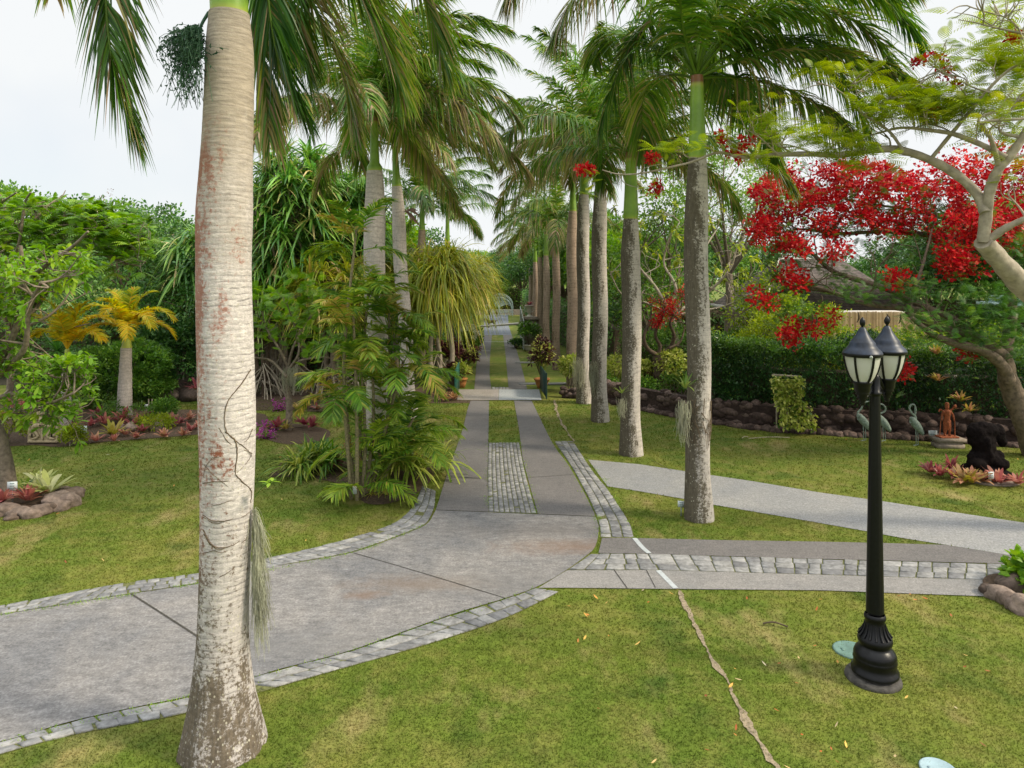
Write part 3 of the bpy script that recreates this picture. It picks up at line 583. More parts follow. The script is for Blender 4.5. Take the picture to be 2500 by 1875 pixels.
for pts, kw in (
    ([(545, -363, 6.3), (430, -480, 6.3), (300, -330, 6.2), (262, -100, 6.1), (262, 60, 6.1), (285, 200, 6.1), (335, 350, 6.15)], dict(n=150, ll=.50, dead=.22, base_t=.30, hang=.75, spread=.42)),
    ([(560, -363, 6.3), (640, -430, 6.5), (650, -200, 6.7), (655, 0, 6.8), (690, 180, 6.9), (755, 300, 7.0)], dict(n=130, ll=.50, dead=.02, base_t=.08, hang=.7, spread=.40)),
    ([(555, -363, 6.3), (590, -330, 6.8), (620, -120, 7.0), (635, 60, 7.1), (650, 240, 7.2), (655, 330, 7.2)], dict(n=120, ll=.46, dead=.40, base_t=.45, hang=.8, spread=.36)),
    ([(560, -363, 6.3), (660, -420, 6.6), (770, -250, 6.9), (850, -60, 7.1), (930, 90, 7.2), (985, 240, 7.4)], dict(n=150, ll=.60, dead=.16, base_t=.52, hang=.6, spread=.45)),
    ([(555, -363, 6.3), (640, -460, 7.0), (720, -200, 7.6), (760, 0, 7.9), (830, 160, 8.0), (870, 330, 8.1)], dict(n=140, ll=.62, dead=.55, base_t=.55, hang=.65, spread=.42)),
    ([(560, -363, 6.3), (700, -480, 6.8), (860, -330, 7.2), (980, -140, 7.5), (1050, 30, 7.7), (1090, 190, 7.8)], dict(n=150, ll=.62, dead=.08, base_t=.55, hang=.55, spread=.48)),
    ([(560, -363, 6.3), (660, -460, 7.0), (800, -300, 7.8), (900, -60, 8.3), (960, 90, 8.5), (985, 210, 8.6)], dict(n=140, ll=.62, dead=.25, base_t=.6, hang=.6, spread=.45)),
    ([(545, -363, 6.3), (560, -500, 6.6), (640, -330, 7.3), (700, -60, 7.8), (720, 80, 8.0), (760, 200, 8.1)], dict(n=120, ll=.55, dead=.2, base_t=.4, hang=.7, spread=.45)),
): make_frond(near, P3(pts), plume=.5, wind=.22, lw=.028, **kw)
# fruiting stalk hanging on its left
mb = MB(); c0 = at(505, 40, 6.25)
tube(mb, P3([(510, 30, 6.3), (492, 60, 6.25), (480, 100, 6.25), (475, 140, 6.2)], 10), np.linspace(.016, .008, 10), 6, .1)
for i in range(170):
    a = P3([(478 + R.normal(0, 8), 60 + R.uniform(0, 50), 6.2 + R.normal(0, .05)), (450 + R.normal(0, 24), 110 + R.uniform(-40, 40), 6.15 + R.normal(0, .12)), (458 + R.normal(0, 30), 165 + R.uniform(-70, 105), 6.15 + R.normal(0, .13))], 12)
    T_ = unit(np.gradient(a, axis=0)); j = R.uniform(0, 11, 22); ji = j.astype(int); p = a[ji]; d = unit(T_[ji] + R.normal(0, .8, (22, 3)))
    tube(mb, a, .0022, 3, .5, False); ribbons(mb, p, d, np.cross(d, A([0, 1., .3])), R.uniform(.014, .03, 22), .011, .2, 1, ((0, 1), (1, .6)), R.uniform(0, .5, 22))
mb.build('fruit_stalk', leafmat('palm_fruit', [(0, (.03, .09, .05)), (.6, (.07, .16, .08)), (1, (.17, .24, .09))], .15), near)
# climbing stems round the trunk
mb = MB()
def onwrap(pts, off=.012):
    out = []
    for x, y in pts:
        z = zpx(y); r = np.interp(z, trk[2], trk[3]) + off; cxx = np.interp(z, trk[2], trk[0]); cyy = trk[1][0]
        X = (x - CX) / FPX * (cyy - r * .6); s = np.clip((X - cxx) / r, -.985, .985); out.append([cxx + r * s, cyy - r * math.sqrt(1 - s * s), z])
    return catmull(out, len(out) * 7)
for pts, r in (([(617, 900), (590, 930), (565, 970), (558, 1010), (565, 1045), (590, 1075), (622, 1105)], .007), ([(560, 1040), (580, 1065), (583, 1100), (580, 1140), (592, 1165), (612, 1195), (622, 1225)], .008),
    ([(500, 1015), (530, 1008), (560, 1011)], .004), ([(498, 1105), (540, 1100), (585, 1098)], .004), ([(545, 1030), (570, 1070), (600, 1095), (622, 1112)], .005), ([(620, 1045), (600, 1066), (582, 1078)], .004),
    ([(500, 1165), (530, 1158), (560, 1157), (590, 1165), (618, 1190)], .005), ([(500, 1215), (540, 1212), (575, 1206), (618, 1236)], .004), ([(500, 1240), (530, 1250), (570, 1250), (622, 1238)], .006), ([(502, 1246), (540, 1256), (590, 1250), (622, 1245)], .005),
    ([(503, 1275), (520, 1300), (545, 1314), (580, 1310), (618, 1290)], .007), ([(503, 1285), (525, 1308), (550, 1318), (590, 1312), (620, 1297)], .006), ([(505, 1330), (530, 1322), (560, 1325), (620, 1300)], .004), ([(610, 1265), (616, 1330), (600, 1400), (598, 1450)], .004),
    ([(545, 1385), (570, 1372), (595, 1362)], .004), ([(505, 1120), (530, 1140), (560, 1165), (585, 1190)], .004), ([(583, 1140), (600, 1120), (618, 1105)], .004), ([(530, 1100), (510, 1125), (502, 1150)], .003)):
    P = onwrap(pts, r * .5); tube(mb, P + R.normal(0, .0015, P.shape), np.linspace(r * .8, r * .4, len(P)), 5)
mb.build('climbing_stem', M['vine'], near)
mb = MB()
for i in range(420):
    y0 = R.uniform(1235, 1420); x0 = 618 + R.uniform(-3, 8); ln = R.uniform(.25, .75) * (1 if y0 > 1280 else .7); a = A([at(x0, y0, 6.27)])
    p0 = a[0]; n = 9; s = np.linspace(0, 1, n)[:, None]; w = R.normal(0, .012, (n, 3)).cumsum(0); P = p0 + A([R.uniform(.0, .13), R.normal(0, .06), 0]) * s**.7 + A([0, 0, -ln]) * s + w * .5
    tube(mb, P, .0016, 3, R.random(), False)
mb.build('hanging_moss', M['moss'], near)
mb = MB(); P = P3([(622, 1215, 6.2), (640, 1190, 6.15), (665, 1175, 6.1)], 8); tube(mb, P, .004, 5, .2); d = rnd_dirs(9, -.1)
ribbons(mb, np.repeat(P[-3:], 3, 0), d, np.cross(d, [0, 0, 1.]), R.uniform(.06, .11, 9), .045, .3, 3, LF, R.uniform(.5, 1, 9)); mb.build('leafy_shoot', M['leaf_bright'], near)

# --- palms in rows.  px/depth from the photo
def zq(y, D): return H - (y - HY) * D / FPX
def rowpalm(label, px, D, ytop, yshaft, wpx, mat, shaftw, flare=1.25, bulge=1.0, **kw):
    x = (px - CX) / FPX * D; k = D / FPX; zt, zs = zq(ytop, D), zq(yshaft, D); r = wpx * k / 2
    pr = [(0, r * flare), (.35, r * flare * .93), (.8, r * 1.02), (zt * .35, r * .98), (zt * .62, r * 1.0), (zt * .85, r * bulge), (zt - .35, r * .85), (zt, r * .74)]
    return palm(label, (x, D), zt, pr, shaftw * k / 2, zs, mat, **kw)
rowpalm('royal palm right of the drive, standing by the small plant sign in the grass triangle', 1707, 12.2, 388, 185, 58, 'bark_right', 37, bulge=.98, n_fr=22, Ln=4.2, lean=(-.05, 0), wind=.20, dens=120, ll=.72, az0=.4, n_side=32, emax=74, dead=.5, skip=lambda P: P[:, 1].min() < 10.9 and P[-1, 2] < 7.6)
A_palm = bpy.data.objects['royal_palm.001']
for pts, kw in (
    ([(1700, 165, 12.2), (1640, -60, 11.7), (1520, -90, 11.2), (1400, 0, 10.8), (1350, 90, 10.7)], dict(n=130, ll=.72, dead=.45, base_t=.5, hang=.85, spread=.45)),
    ([(1700, 165, 12.2), (1600, -110, 11.4), (1440, -160, 10.6), (1290, -90, 10.2), (1235, 0, 10.1)], dict(n=120, ll=.62, dead=.55, base_t=.45, hang=.85, spread=.45)),
    ([(1705, 170, 12.2), (1800, 60, 12.0), (1950, 20, 11.8), (2100, 60, 11.6), (2200, 190, 11.5), (2250, 280, 11.4)], dict(n=150, ll=.75, dead=.05, base_t=.55, hang=.6)),
    ([(1705, 170, 12.2), (1790, 90, 12.5), (1930, 110, 12.8), (2060, 210, 13), (2120, 330, 13)], dict(n=140, ll=.72, dead=.08, base_t=.4, hang=.7)),
    ([(1705, 170, 12.2), (1830, -20, 12.4), (2000, -60, 12.6), (2160, 0, 12.8), (2250, 110, 12.9)], dict(n=150, ll=.7, dead=.02, base_t=.2, hang=.5)),
    ([(1695, 175, 12.2), (1620, 60, 12.5), (1560, 80, 12.9), (1500, 200, 13.2), (1460, 330, 13.3)], dict(n=130, ll=.66, dead=.1, base_t=.25, hang=.7)),
): make_frond(A_palm, P3(pts), plume=.5, wind=.2, lw=.034, **kw)
rowpalm('second royal palm on the right, standing behind the tip of the pale garden path', 1541, 16.6, 535, 372, 47, 'bark_right', 31, bulge=1.0, n_fr=20, Ln=3.9, wind=.16, az0=1.3, n_side=26, dens=105, ll=.68, dead=.6, skip=lambda P: P[:, 1].min() < 15.3 and P[-1, 2] < 6.8)
rowpalm('third royal palm on the right, half dark half pale trunk, before the low stone wall', 1464, 20.4, 462, 345, 37, 'bark_right', 22, n_fr=18, Ln=3.7, wind=.0, az0=2.2, n_side=24)
rowpalm('fourth royal palm on the right, hung with grey moss beside the third', 1424, 23.3, 476, 372, 31, 'bark_right', 19, n_fr=18, Ln=3.5, wind=-.05, az0=.9, n_side=20, dead=1.3)
rowpalm('fifth royal palm on the right with its foot behind the potted variegated shrub', 1397, 27.0, 516, 436, 26, 'bark_brown', 15, n_fr=17, Ln=3.4, wind=-.05, az0=3.0, n_side=16, dens=80)
rowpalm('sixth royal palm on the right, just behind the potted purple shrub', 1358, 31.6, 598, 545, 19, 'bark_brown', 13, n_fr=17, Ln=3.2, wind=-.10, az0=.2, n_side=16, dens=75, droop=1.15)
rowpalm('seventh royal palm on the right, rising over the ferny pot plants', 1334, 36.8, 624, 566, 17, 'bark_brown', 11, n_fr=12, Ln=3.2, wind=-.10, az0=1.8, n_side=14, dens=65, droop=1.1)
rowpalm('eighth royal palm on the right, beside the stone pedestal', 1319, 41.8, 628, 570, 14, 'bark_brown', 9, n_fr=12, Ln=3.2, wind=-.1, az0=.7, n_side=12, dens=55)
rowpalm('ninth royal palm on the right, directly behind the white urn', 1307, 47.0, 640, 588, 13, 'bark_brown', 9, n_fr=12, Ln=3.2, wind=-.1, az0=2.7, n_side=12, dens=50)
rowpalm('farthest royal palm of the right row', 1296, 52.5, 645, 600, 11, 'bark_brown', 8, n_fr=12, Ln=3.2, wind=-.1, az0=1.1, n_side=12, dens=50)
rowpalm('second royal palm on the left, swollen pale trunk behind the cane palm clump', 924, 15.3, 418, 284, 52, 'bark_left', 21, bulge=1.0, lean=(-.10, 0), n_fr=27, Ln=3.7, wind=.18, az0=.5, n_side=30, dens=115, ll=.70, dead=1.1)
rowpalm('third royal palm on the left, slim pale trunk with a torn sheath hanging from it', 1002, 21.0, 456, 352, 33, 'bark_left', 17, lean=(-.42, 0), n_fr=27, Ln=4.0, wind=.18, az0=1.7, n_side=24, dens=110, ll=.70, dead=.9)
T3 = [o for o in bpy.data.objects if o.get('label', '').startswith('third royal palm on the left')][0]
mb = MB(); c = at(990, 515, 20.75)
for i in range(7):
    d = unit(A([R.normal(.5, .5), -.3, R.normal(0, .4)])); ribbons(mb, [c + R.normal(0, .06, 3)], [d], [[0, .2, 1.]], R.uniform(.25, .6), .12, R.uniform(.2, .8), 4, LF, R.random())
mb.build('torn_sheath', M['pinkish'], T3)
rowpalm('slender royal palm behind the drooping yellow strap leaved trees on the left', 1030, 28.0, 562, 488, 22, 'bark_brown', 12, n_fr=16, Ln=3.6, wind=.12, az0=2.5, n_side=16, dens=95, droop=.9, dead=.4)
rowpalm('distant royal palm on the left with its crown low over the drive', 1092, 38.0, 590, 520, 16, 'bark_brown', 10, n_fr=17, Ln=3.8, wind=.0, az0=.3, n_side=12, dens=70, dead=.3)
# ================================================================ TREES, SHRUBS, FLOWERS
def limb(a, b, bend=.12, n=9, up=0.):
    a = np.asarray(a, float); b = np.asarray(b, float); L_ = np.linalg.norm(b - a); m = (a + b) / 2 + R.normal(0, bend * L_, 3) * [1, 1, .6] + A([0, 0, up * L_]); return catmull([a, m, b], n)
def tufts(mb, C, n, rad, size, w=.55, up=.35, base=.5, dv=.16, droop=.15, segs=2, out=None):
    """leaf tufts: n leaves round each centre of C"""
    segs = max(2, segs); m = len(C); k = m * n; d = rnd_dirs(k); P = np.repeat(C, n, 0) + d * (rad * R.uniform(.1, 1, k) ** .6)[:, None]
    o = d if out is None else d + np.repeat(out, n, 0) * .8
    dl = unit(o + R.normal(0, .5, (k, 3)) + A([0, 0, up])); sd = unit(np.cross(dl, R.normal(0, 1, (k, 3)) * .7 + A([0, 0, 1.])))
    ct = np.repeat(np.clip(R.normal(base, dv, m), 0, 1), n)
    ln = size * R.uniform(.6, 1.3, k); ribbons(mb, P, dl, sd, ln, ln * w, droop, segs, LF, np.clip(ct + R.normal(0, .12, k) + .25 * d[:, 2] * 0, 0, 1))
def crown_centres(lobes, n):
    L_ = A([[*l[0], *l[1]] for l in lobes], float); vol = (L_[:, 3] * L_[:, 4] * L_[:, 5]) ** .67; p = vol / vol.sum(); i = R.choice(len(L_), n, p=p)
    d = rnd_dirs(n, -.75); r = R.uniform(.55, 1.02, n) ** .6; return L_[i, :3] + d * L_[i, 3:] * r[:, None], d
def broad_tree(label, base, h, spread, trunk_r=.16, n=700, leaf=.16, mat='leaf_mid', bark='bark', nl=16, seed_lobes=11, zb=.35, name='broadleaf_tree', cat='tree', group=None, tuft=.30, base_t=.5, lean=(0, 0), w=.5, flowers=None):
    x, y = base[:2]; rt = root(name, label, cat, (x, y, 0), group); top = A([x + lean[0], y + lean[1], h * zb]); mb = MB()
    tr = catmull([[x, y, -.1], [x + lean[0] * .4 + R.normal(0, .08), y + lean[1] * .4, h * zb * .5], top], 12); tube(mb, tr, np.linspace(trunk_r * 1.25, trunk_r * .75, 12), 9)
    lobes = []
    for i in range(seed_lobes):
        a = i * 2.4 + R.uniform(0, .8); rr = spread * (.62 * math.sqrt((i + .5) / seed_lobes)); z = h * (zb + .12 + (.86 - zb) * R.uniform(.15, 1) * (1 - .35 * (rr / spread)))
        lobes.append(((top[0] + rr * math.cos(a), top[1] + rr * math.sin(a), z), (spread * R.uniform(.26, .42), spread * R.uniform(.26, .42), h * (1 - zb) * R.uniform(.14, .26))))
    C, d = crown_centres(lobes, n); C[:, 2] = np.minimum(C[:, 2], h); C[:, 2] = np.maximum(C[:, 2], h * zb * .55)
    for l in lobes:
        P = limb(top, l[0], .1); tube(mb, P, np.linspace(trunk_r * .45, .02, 9), 6)
        for k in range(3): q_ = A(l[0]) + R.normal(0, .5, 3) * A(l[1]); tube(mb, limb(P[5], q_, .12, 6), np.linspace(.035, .008, 6), 4)
    mb.build('trunk', M[bark], rt, True); mb = MB(); tufts(mb, C, nl, tuft, leaf, w, .3, base_t, .17, .2, 2, d); mb.build('crown', M[mat], rt)
    if flowers:
        mb = MB(); C2, d2 = crown_centres(lobes, flowers[1]); C2 += d2 * .12; tufts(mb, C2, 22, .16, .05, .9, .2, .5, .2, .1, 1, d2); mb.build('blossom', M[flowers[0]], rt)
    return rt

# ---- backdrop trees
bgset = [
    broad_tree('tall mid green tree at the far left skyline', (-26, 36), 8.6, 4.6, .2, 900, .24, 'leaf_mid', 'bark_dark', 18, tuft=.45, group='trees of the wooded backdrop'),
    broad_tree('dark glossy tree on the left skyline, second from the frame edge', (-20.5, 38), 8.0, 4.6, .2, 900, .22, 'leaf_dark', 'bark_dark', 18, tuft=.45, base_t=.6, group='trees of the wooded backdrop'),
    broad_tree('bright green tree behind the far end of the left screw pines', (-9.0, 44), 8.8, 4.8, .2, 900, .26, 'leaf_bright', 'bark_dark', 16, tuft=.45, group='trees of the wooded backdrop')]
for src, px, D, ytop, lab in (
    (1, 420, 36, 540, 'dark low tree seen between the golden palm and the near trunk'), (0, 330, 40, 545, 'mid green skyline tree over the pink flowering tree'), (1, -120, 30, 500, 'dark tree beyond the left frame edge'),
    (0, 620, 40, 560, 'mid green tree far behind the screw pine stems'), (1, 760, 42, 520, 'dark tree far behind the cane palm clump'), (2, 900, 44, 520, 'bright tree between the second and third left palms'), (1, 1000, 48, 560, 'dark tree behind the slender left palm'),
    (0, 1100, 62, 610, 'rounded tree left of the ornate gate'), (1, 1182, 84, 632, 'dark tree behind the ornate gate'), (0, 1240, 92, 618, 'tree closing the view behind the gate'), (2, 1205, 104, 606, 'palest tree on the skyline above the gate'), (1, 1275, 78, 610, 'dark tree right of the ornate gate'), (0, 1340, 66, 585, 'tree behind the far end of the right palm row'),
    (1, 1380, 50, 560, 'dark tree glimpsed between the fifth and sixth right palms'), (0, 1450, 42, 520, 'mid green tree glimpsed between the third and fourth right palms'), (2, 1510, 38, 540, 'bright tree glimpsed between the second and third right palms'), (1, 1600, 40, 560, 'dark tree behind the bare branched frangipani'), (0, 1700, 44, 570, 'mid green tree behind the nearest right palm'),
    (1, 1850, 46, 590, 'dark tree left of the shingled roof'), (0, 2030, 50, 640, 'low tree just over the shingled roof ridge'), (1, 2290, 34, 560, 'dark tree at the right end of the bamboo wall'), (1, 2450, 34, 500, 'dark tree behind the flame tree trunk'), (0, 2600, 30, 470, 'mid green tree beyond the right frame edge'), (1, 2160, 40, 590, 'dark tree behind the middle of the bamboo wall')):
    s_ = bgset[src]; h0 = {0: 8.6, 1: 8.0, 2: 8.8}[src]; zt = zq(ytop, D); sc = zt / h0; sxy = max(sc, .62)
    copy_tree(s_, ((px - CX) / FPX * D, D, 0), R.uniform(0, 6), (sxy, sxy, sc), lab)
broad_tree('spreading dark tree dusted with pinkish flower heads behind the golden palm', (-14.2, 27.5), 6.9, 4.0, .2, 1300, .15, 'leaf_dark', 'bark_dark', 18, tuft=.32, base_t=.7, zb=.12, seed_lobes=15, flowers=('pinkish', 90), name='flowering_tree')
broad_tree('dark dense tree glimpsed just left of the near trunk', (-11.3, 27), 5.2, 3.0, .2, 800, .15, 'leaf_dark', 'bark_dark', 16, tuft=.32, base_t=.55, zb=.08)
broad_tree('airy light green tree behind the nearest right palm, its leaves dotted against the sky', (9.4, 30.5), 10.2, 4.4, .2, 620, .15, 'leaf_mid', 'bark', 12, tuft=.32, base_t=.75, zb=.42)
broad_tree('round green tree behind the second right palm', (5.8, 29.5), 8.0, 2.8, .16, 620, .16, 'leaf_mid', 'bark', 14, tuft=.32, base_t=.7, zb=.2)

def shrub(label, c, r, n, leaf, mat, nl=12, w=.5, up=.4, name='shrub', cat='shrub', base_t=.5, group=None, tuft=.12, zmin=-.2, droop=.2, stems=5, shell=.7):
    rt = root(name, label, cat, (c[0], c[1], c[2] if len(c) > 2 and c[2] > 0 and name == 'potted' else 0), group); c = A([c[0], c[1], c[2]]); r = A(r)
    d = rnd_dirs(n, zmin); C = c + d * r * (R.uniform(shell, 1.0, n) * (1 + .18 * np.sin(d[:, 0] * 5 + d[:, 2] * 7)))[:, None]; mb = MB()
    tufts(mb, C, nl, tuft, leaf, w, up, base_t, .17, droop, 2, d); mb.build('foliage', M[mat], rt); mb = MB()
    for i in range(stems): tube(mb, limb([c[0] + R.normal(0, .05), c[1] + R.normal(0, .05), 0], C[R.integers(0, n)], .08, 6), np.linspace(.02, .006, 6), 5)
    mb.build('stem', M['bark'], rt); return rt
# clipped round bush behind the golden palm
g_ = at(302, 915, 23.2); shrub('rounded glossy dark green bush behind the golden palm trunk', (g_[0], g_[1], .95), (1.42, 1.3, 1.02), 1500, .11, 'leaf_mid', 12, .5, .8, 'round_bush', 'bush', .52, tuft=.10, zmin=-.85, shell=.86)
shrub('low shadowy shrub left of the rounded bush', (-14.4, 23, .7), (1.5, 1.0, 1.0), 500, .13, 'leaf_dark', 12, base_t=.6)
shrub('weedy shrub in front of the boulders right of the golden palm', (at(400, 1010, 20.6)[0], 20.6, .3), (.35, .3, .3), 90, .09, 'leaf_mid', 10)
shrub('tall dark shrub behind the boulders, left of the near trunk', (at(430, 870, 25)[0], 25, 1.1), (1.7, 1.2, 1.5), 700, .13, 'leaf_dark', 14, base_t=.5)

# ---- feathery / twiggy small trees with large leaves (left edge)
def twig_tree(name, label, base, limbs, trunk_r, tips, leafn, leaf, mat, bark, cat='tree', w=.5, rad=.13, base_t=.5, dv=.15, thin=.006, kind='whorl', **kw):
    """limbs: list of (polyline pts, r0, r1); tips get whorls of leaves"""
    rt = root(name, label, cat, (base[0], base[1], 0)); mb = MB()
    for P, r0, r1 in limbs:
        Pc = catmull(P, max(12, 6 * len(P))); tube(mb, Pc, np.linspace(r0, r1, len(Pc)), 9)
    mb2 = MB(); leaf_mb = MB(); C = []
    for t in tips:
        C.append(t)
    mb.build('trunk', M[bark], rt, True)
    return rt
FILT = None
def branching(mb, P, r0, r1, depth, spread, shrink, tips, nchild=3, up=.2, twig=.006, minl=.2):
    if FILT and not FILT(P[-1]): return
    tube(mb, P, np.linspace(r0, r1, len(P)), 7 if r0 > .02 else 4)
    if depth == 0: tips.append((P[-1], unit(P[-1] - P[-2]))); return
    L_ = np.linalg.norm(P[-1] - P[0]); T = unit(P[-1] - P[-3])
    for i in range(nchild):
        st = P[int(len(P) * R.uniform(.55, .98)) - 1] if i else P[-1]
        d = unit(T + R.normal(0, spread, 3) + A([0, 0, up])); l = max(minl, L_ * shrink * R.uniform(.75, 1.2))
        branching(mb, limb(st, st + d * l, .1, 6), r1, max(twig, r1 * .6), depth - 1, spread, shrink, tips, nchild, up, twig, minl)
def whorls(mb, tips, n, size, w, base_t=.5, dv=.15, up=.4, droop=.3, rad=.03):
    m = len(tips); C = A([t[0] for t in tips]); T = A([t[1] for t in tips]); k = m * n; d = unit(rnd_dirs(k) * .9 + np.repeat(T, n, 0) * .6 + A([0, 0, up]))
    P = np.repeat(C, n, 0) - np.repeat(T, n, 0) * R.uniform(0, 3, k)[:, None] * rad + d * .02; sd = np.cross(d, R.normal(0, .35, (k, 3)) + A([0, 0, 1.])); ln = size * R.uniform(.6, 1.25, k)
    ribbons(mb, P, d, sd, ln, ln * w, droop, 4, ((0, .15), (.3, .7), (.65, 1), (.9, .7), (1, .1)), np.clip(np.repeat(R.normal(base_t, dv, m), n) + R.normal(0, .08, k), 0, 1))
# plumeria-like tree of the left edge
def px_(p): return CX + p[0] / p[1] * FPX, HY + (H - p[2]) / p[1] * FPX
def outside(p, *boxes):
    u, v = px_(p); return all(not (a < u < b and c < v < d) for a, b, c, d in boxes)
FILT = lambda p: outside(p, (75, 290, 722, 868), (235, 1200, 0, 2000), (-900, 400, 0, 600)) and p[2] > .8
rt = root('broadleaf_tree', 'crooked light green tree at the left edge, rising from the stone ringed bed', 'tree', tuple(G(12, 1216)[:2]) + (0,)); mb = MB(); tips = []
D0 = 13.2; st = [at(22, 1222, D0), at(14, 1140, D0), at(-12, 1040, D0), at(-60, 950, D0)]
P = catmull(st, 20); tube(mb, P, np.linspace(.155, .10, 20), 12)
for pts, r in (([(-60, 950), (10, 905), (60, 850), (70, 760), (100, 690)], .07), ([(-60, 950), (0, 880), (40, 800), (60, 700), (50, 600)], .08), ([(-40, 985), (40, 960), (110, 985), (180, 960)], .05), ([(10, 905), (80, 900), (150, 925), (195, 905), (215, 900)], .04),
               ([(60, 850), (110, 880), (160, 870)], .03), ([(50, 700), (110, 650), (180, 600), (215, 565)], .05), ([(-30, 960), (20, 1000), (90, 1000), (140, 1010)], .03), ([(60, 800), (120, 770), (160, 730), (175, 690)], .03), ([(-60, 950), (-80, 850), (-60, 760)], .06)):
    Dd = D0 + R.uniform(-1.2, 1.2); Q = catmull([at(x, y, D0 + (Dd - D0) * i / 4) for i, (x, y) in enumerate(pts)], 16); tube(mb, Q, np.linspace(r, r * .4, 16), 7)
    for k in (5, 8, 11, 13, 15):
        for _ in range(2): branching(mb, limb(Q[k], Q[k] + rnd_dirs(1, -.2)[0] * R.uniform(.3, .6), .15, 6), r * .35, .012, 2, .55, .7, tips, 3, .15, .006)
mb.build('trunk', M['bark'], rt, True); mb = MB(); keep = tips; FILT = lambda p: px_(p)[1] > 468 + .12 * max(0, px_(p)[0]) + 12 * math.sin(px_(p)[0] * .08) and outside(p, (60, 420, 715, 880)) and px_(p)[0] < 380; whorls(mb, keep, 10, .145, .46, .62, .14, .25, .3, .06)
mb.build('crown', M['leaf_bright'], rt)
print('plum tips', len(tips))
# compound-leaved tree above/behind it
rt = root('broadleaf_tree', 'bright compound leaved tree arching in from the left frame edge, above the crooked one', 'tree', (-15.5, 18.5, 0)); mb = MB(); tips = []
D0 = 18.5; tube(mb, catmull([(-15.5, 18.5, -.1), (-15.2, 18.5, 2.), (-14.6, 18.5, 3.6)], 12), np.linspace(.24, .17, 12), 10)
for pts, r in (([(-94, 729), (0, 610), (60, 560), (110, 545), (180, 545), (200, 548)], .07), ([(-94, 729), (20, 640), (45, 600), (60, 500), (75, 470)], .06), ([(-94, 729), (0, 660), (120, 690), (200, 640), (250, 590), (290, 575)], .05),
               ([(-94, 729), (-40, 560), (0, 500), (40, 470)], .06), ([(60, 560), (120, 500), (150, 480), (160, 465)], .03), ([(150, 570), (220, 610), (300, 640), (345, 650)], .03), ([(-94, 729), (60, 770), (150, 800), (220, 790)], .04)):
    Dd = D0 + R.uniform(-2, 2.5); Q = catmull([at(x, y, D0 + (Dd - D0) * i / 5) for i, (x, y) in enumerate(pts)], 18); tube(mb, Q, np.linspace(r, r * .35, 18), 7)
    for k in (4, 6, 8, 10, 12, 14, 16, 17):
        for _ in range(2): branching(mb, limb(Q[k], Q[k] + rnd_dirs(1, -.1)[0] * R.uniform(.4, .9), .15, 6), r * .3, .012, 2, .6, .7, tips, 3, .1, .006)
mb.build('trunk', M['bark'], rt, True)
def compound(mb, tips, per=2, ln=.36, pairs=9, pin=.055, w=.5, base_t=.5, dv=.15, droop=.5, hang=.3):
    for (c, T) in tips:
        bt = R.normal(base_t, dv)
        for _ in range(per):
            d = unit(T * .5 + rnd_dirs(1, -.2)[0] + A([0, 0, .1])); L_ = ln * R.uniform(.7, 1.2); s = np.linspace(.12, 1, pairs)[:, None]; C = c + d * L_ * s + A([0, 0, -1.]) * droop * L_ * s**2
            S = unit(np.cross(d, [0, 0, 1.]) + R.normal(0, .1, 3)); tg = unit(d + A([0, 0, -2. * droop]) * s); k = pairs
            PP = np.vstack([C, C]); DD = np.vstack([S + tg * .35, -S + tg * .35]); NN = np.vstack([tg, tg]); l = pin * np.sin(np.pi * np.clip(s * .8 + .15, 0, 1))[:, 0]; l = np.concatenate([l, l])
            ribbons(mb, PP, DD, NN, l, l * w, hang, 1, ((0, .8), (1, .5)), np.clip(bt + R.normal(0, .06, 2 * k), 0, 1))
FILT = None
mb = MB(); compound(mb, tips, 4, .42, 8, .11, .48, .55); mb.build('crown', M['leaf_bright'], rt)
print('comp tips', len(tips))

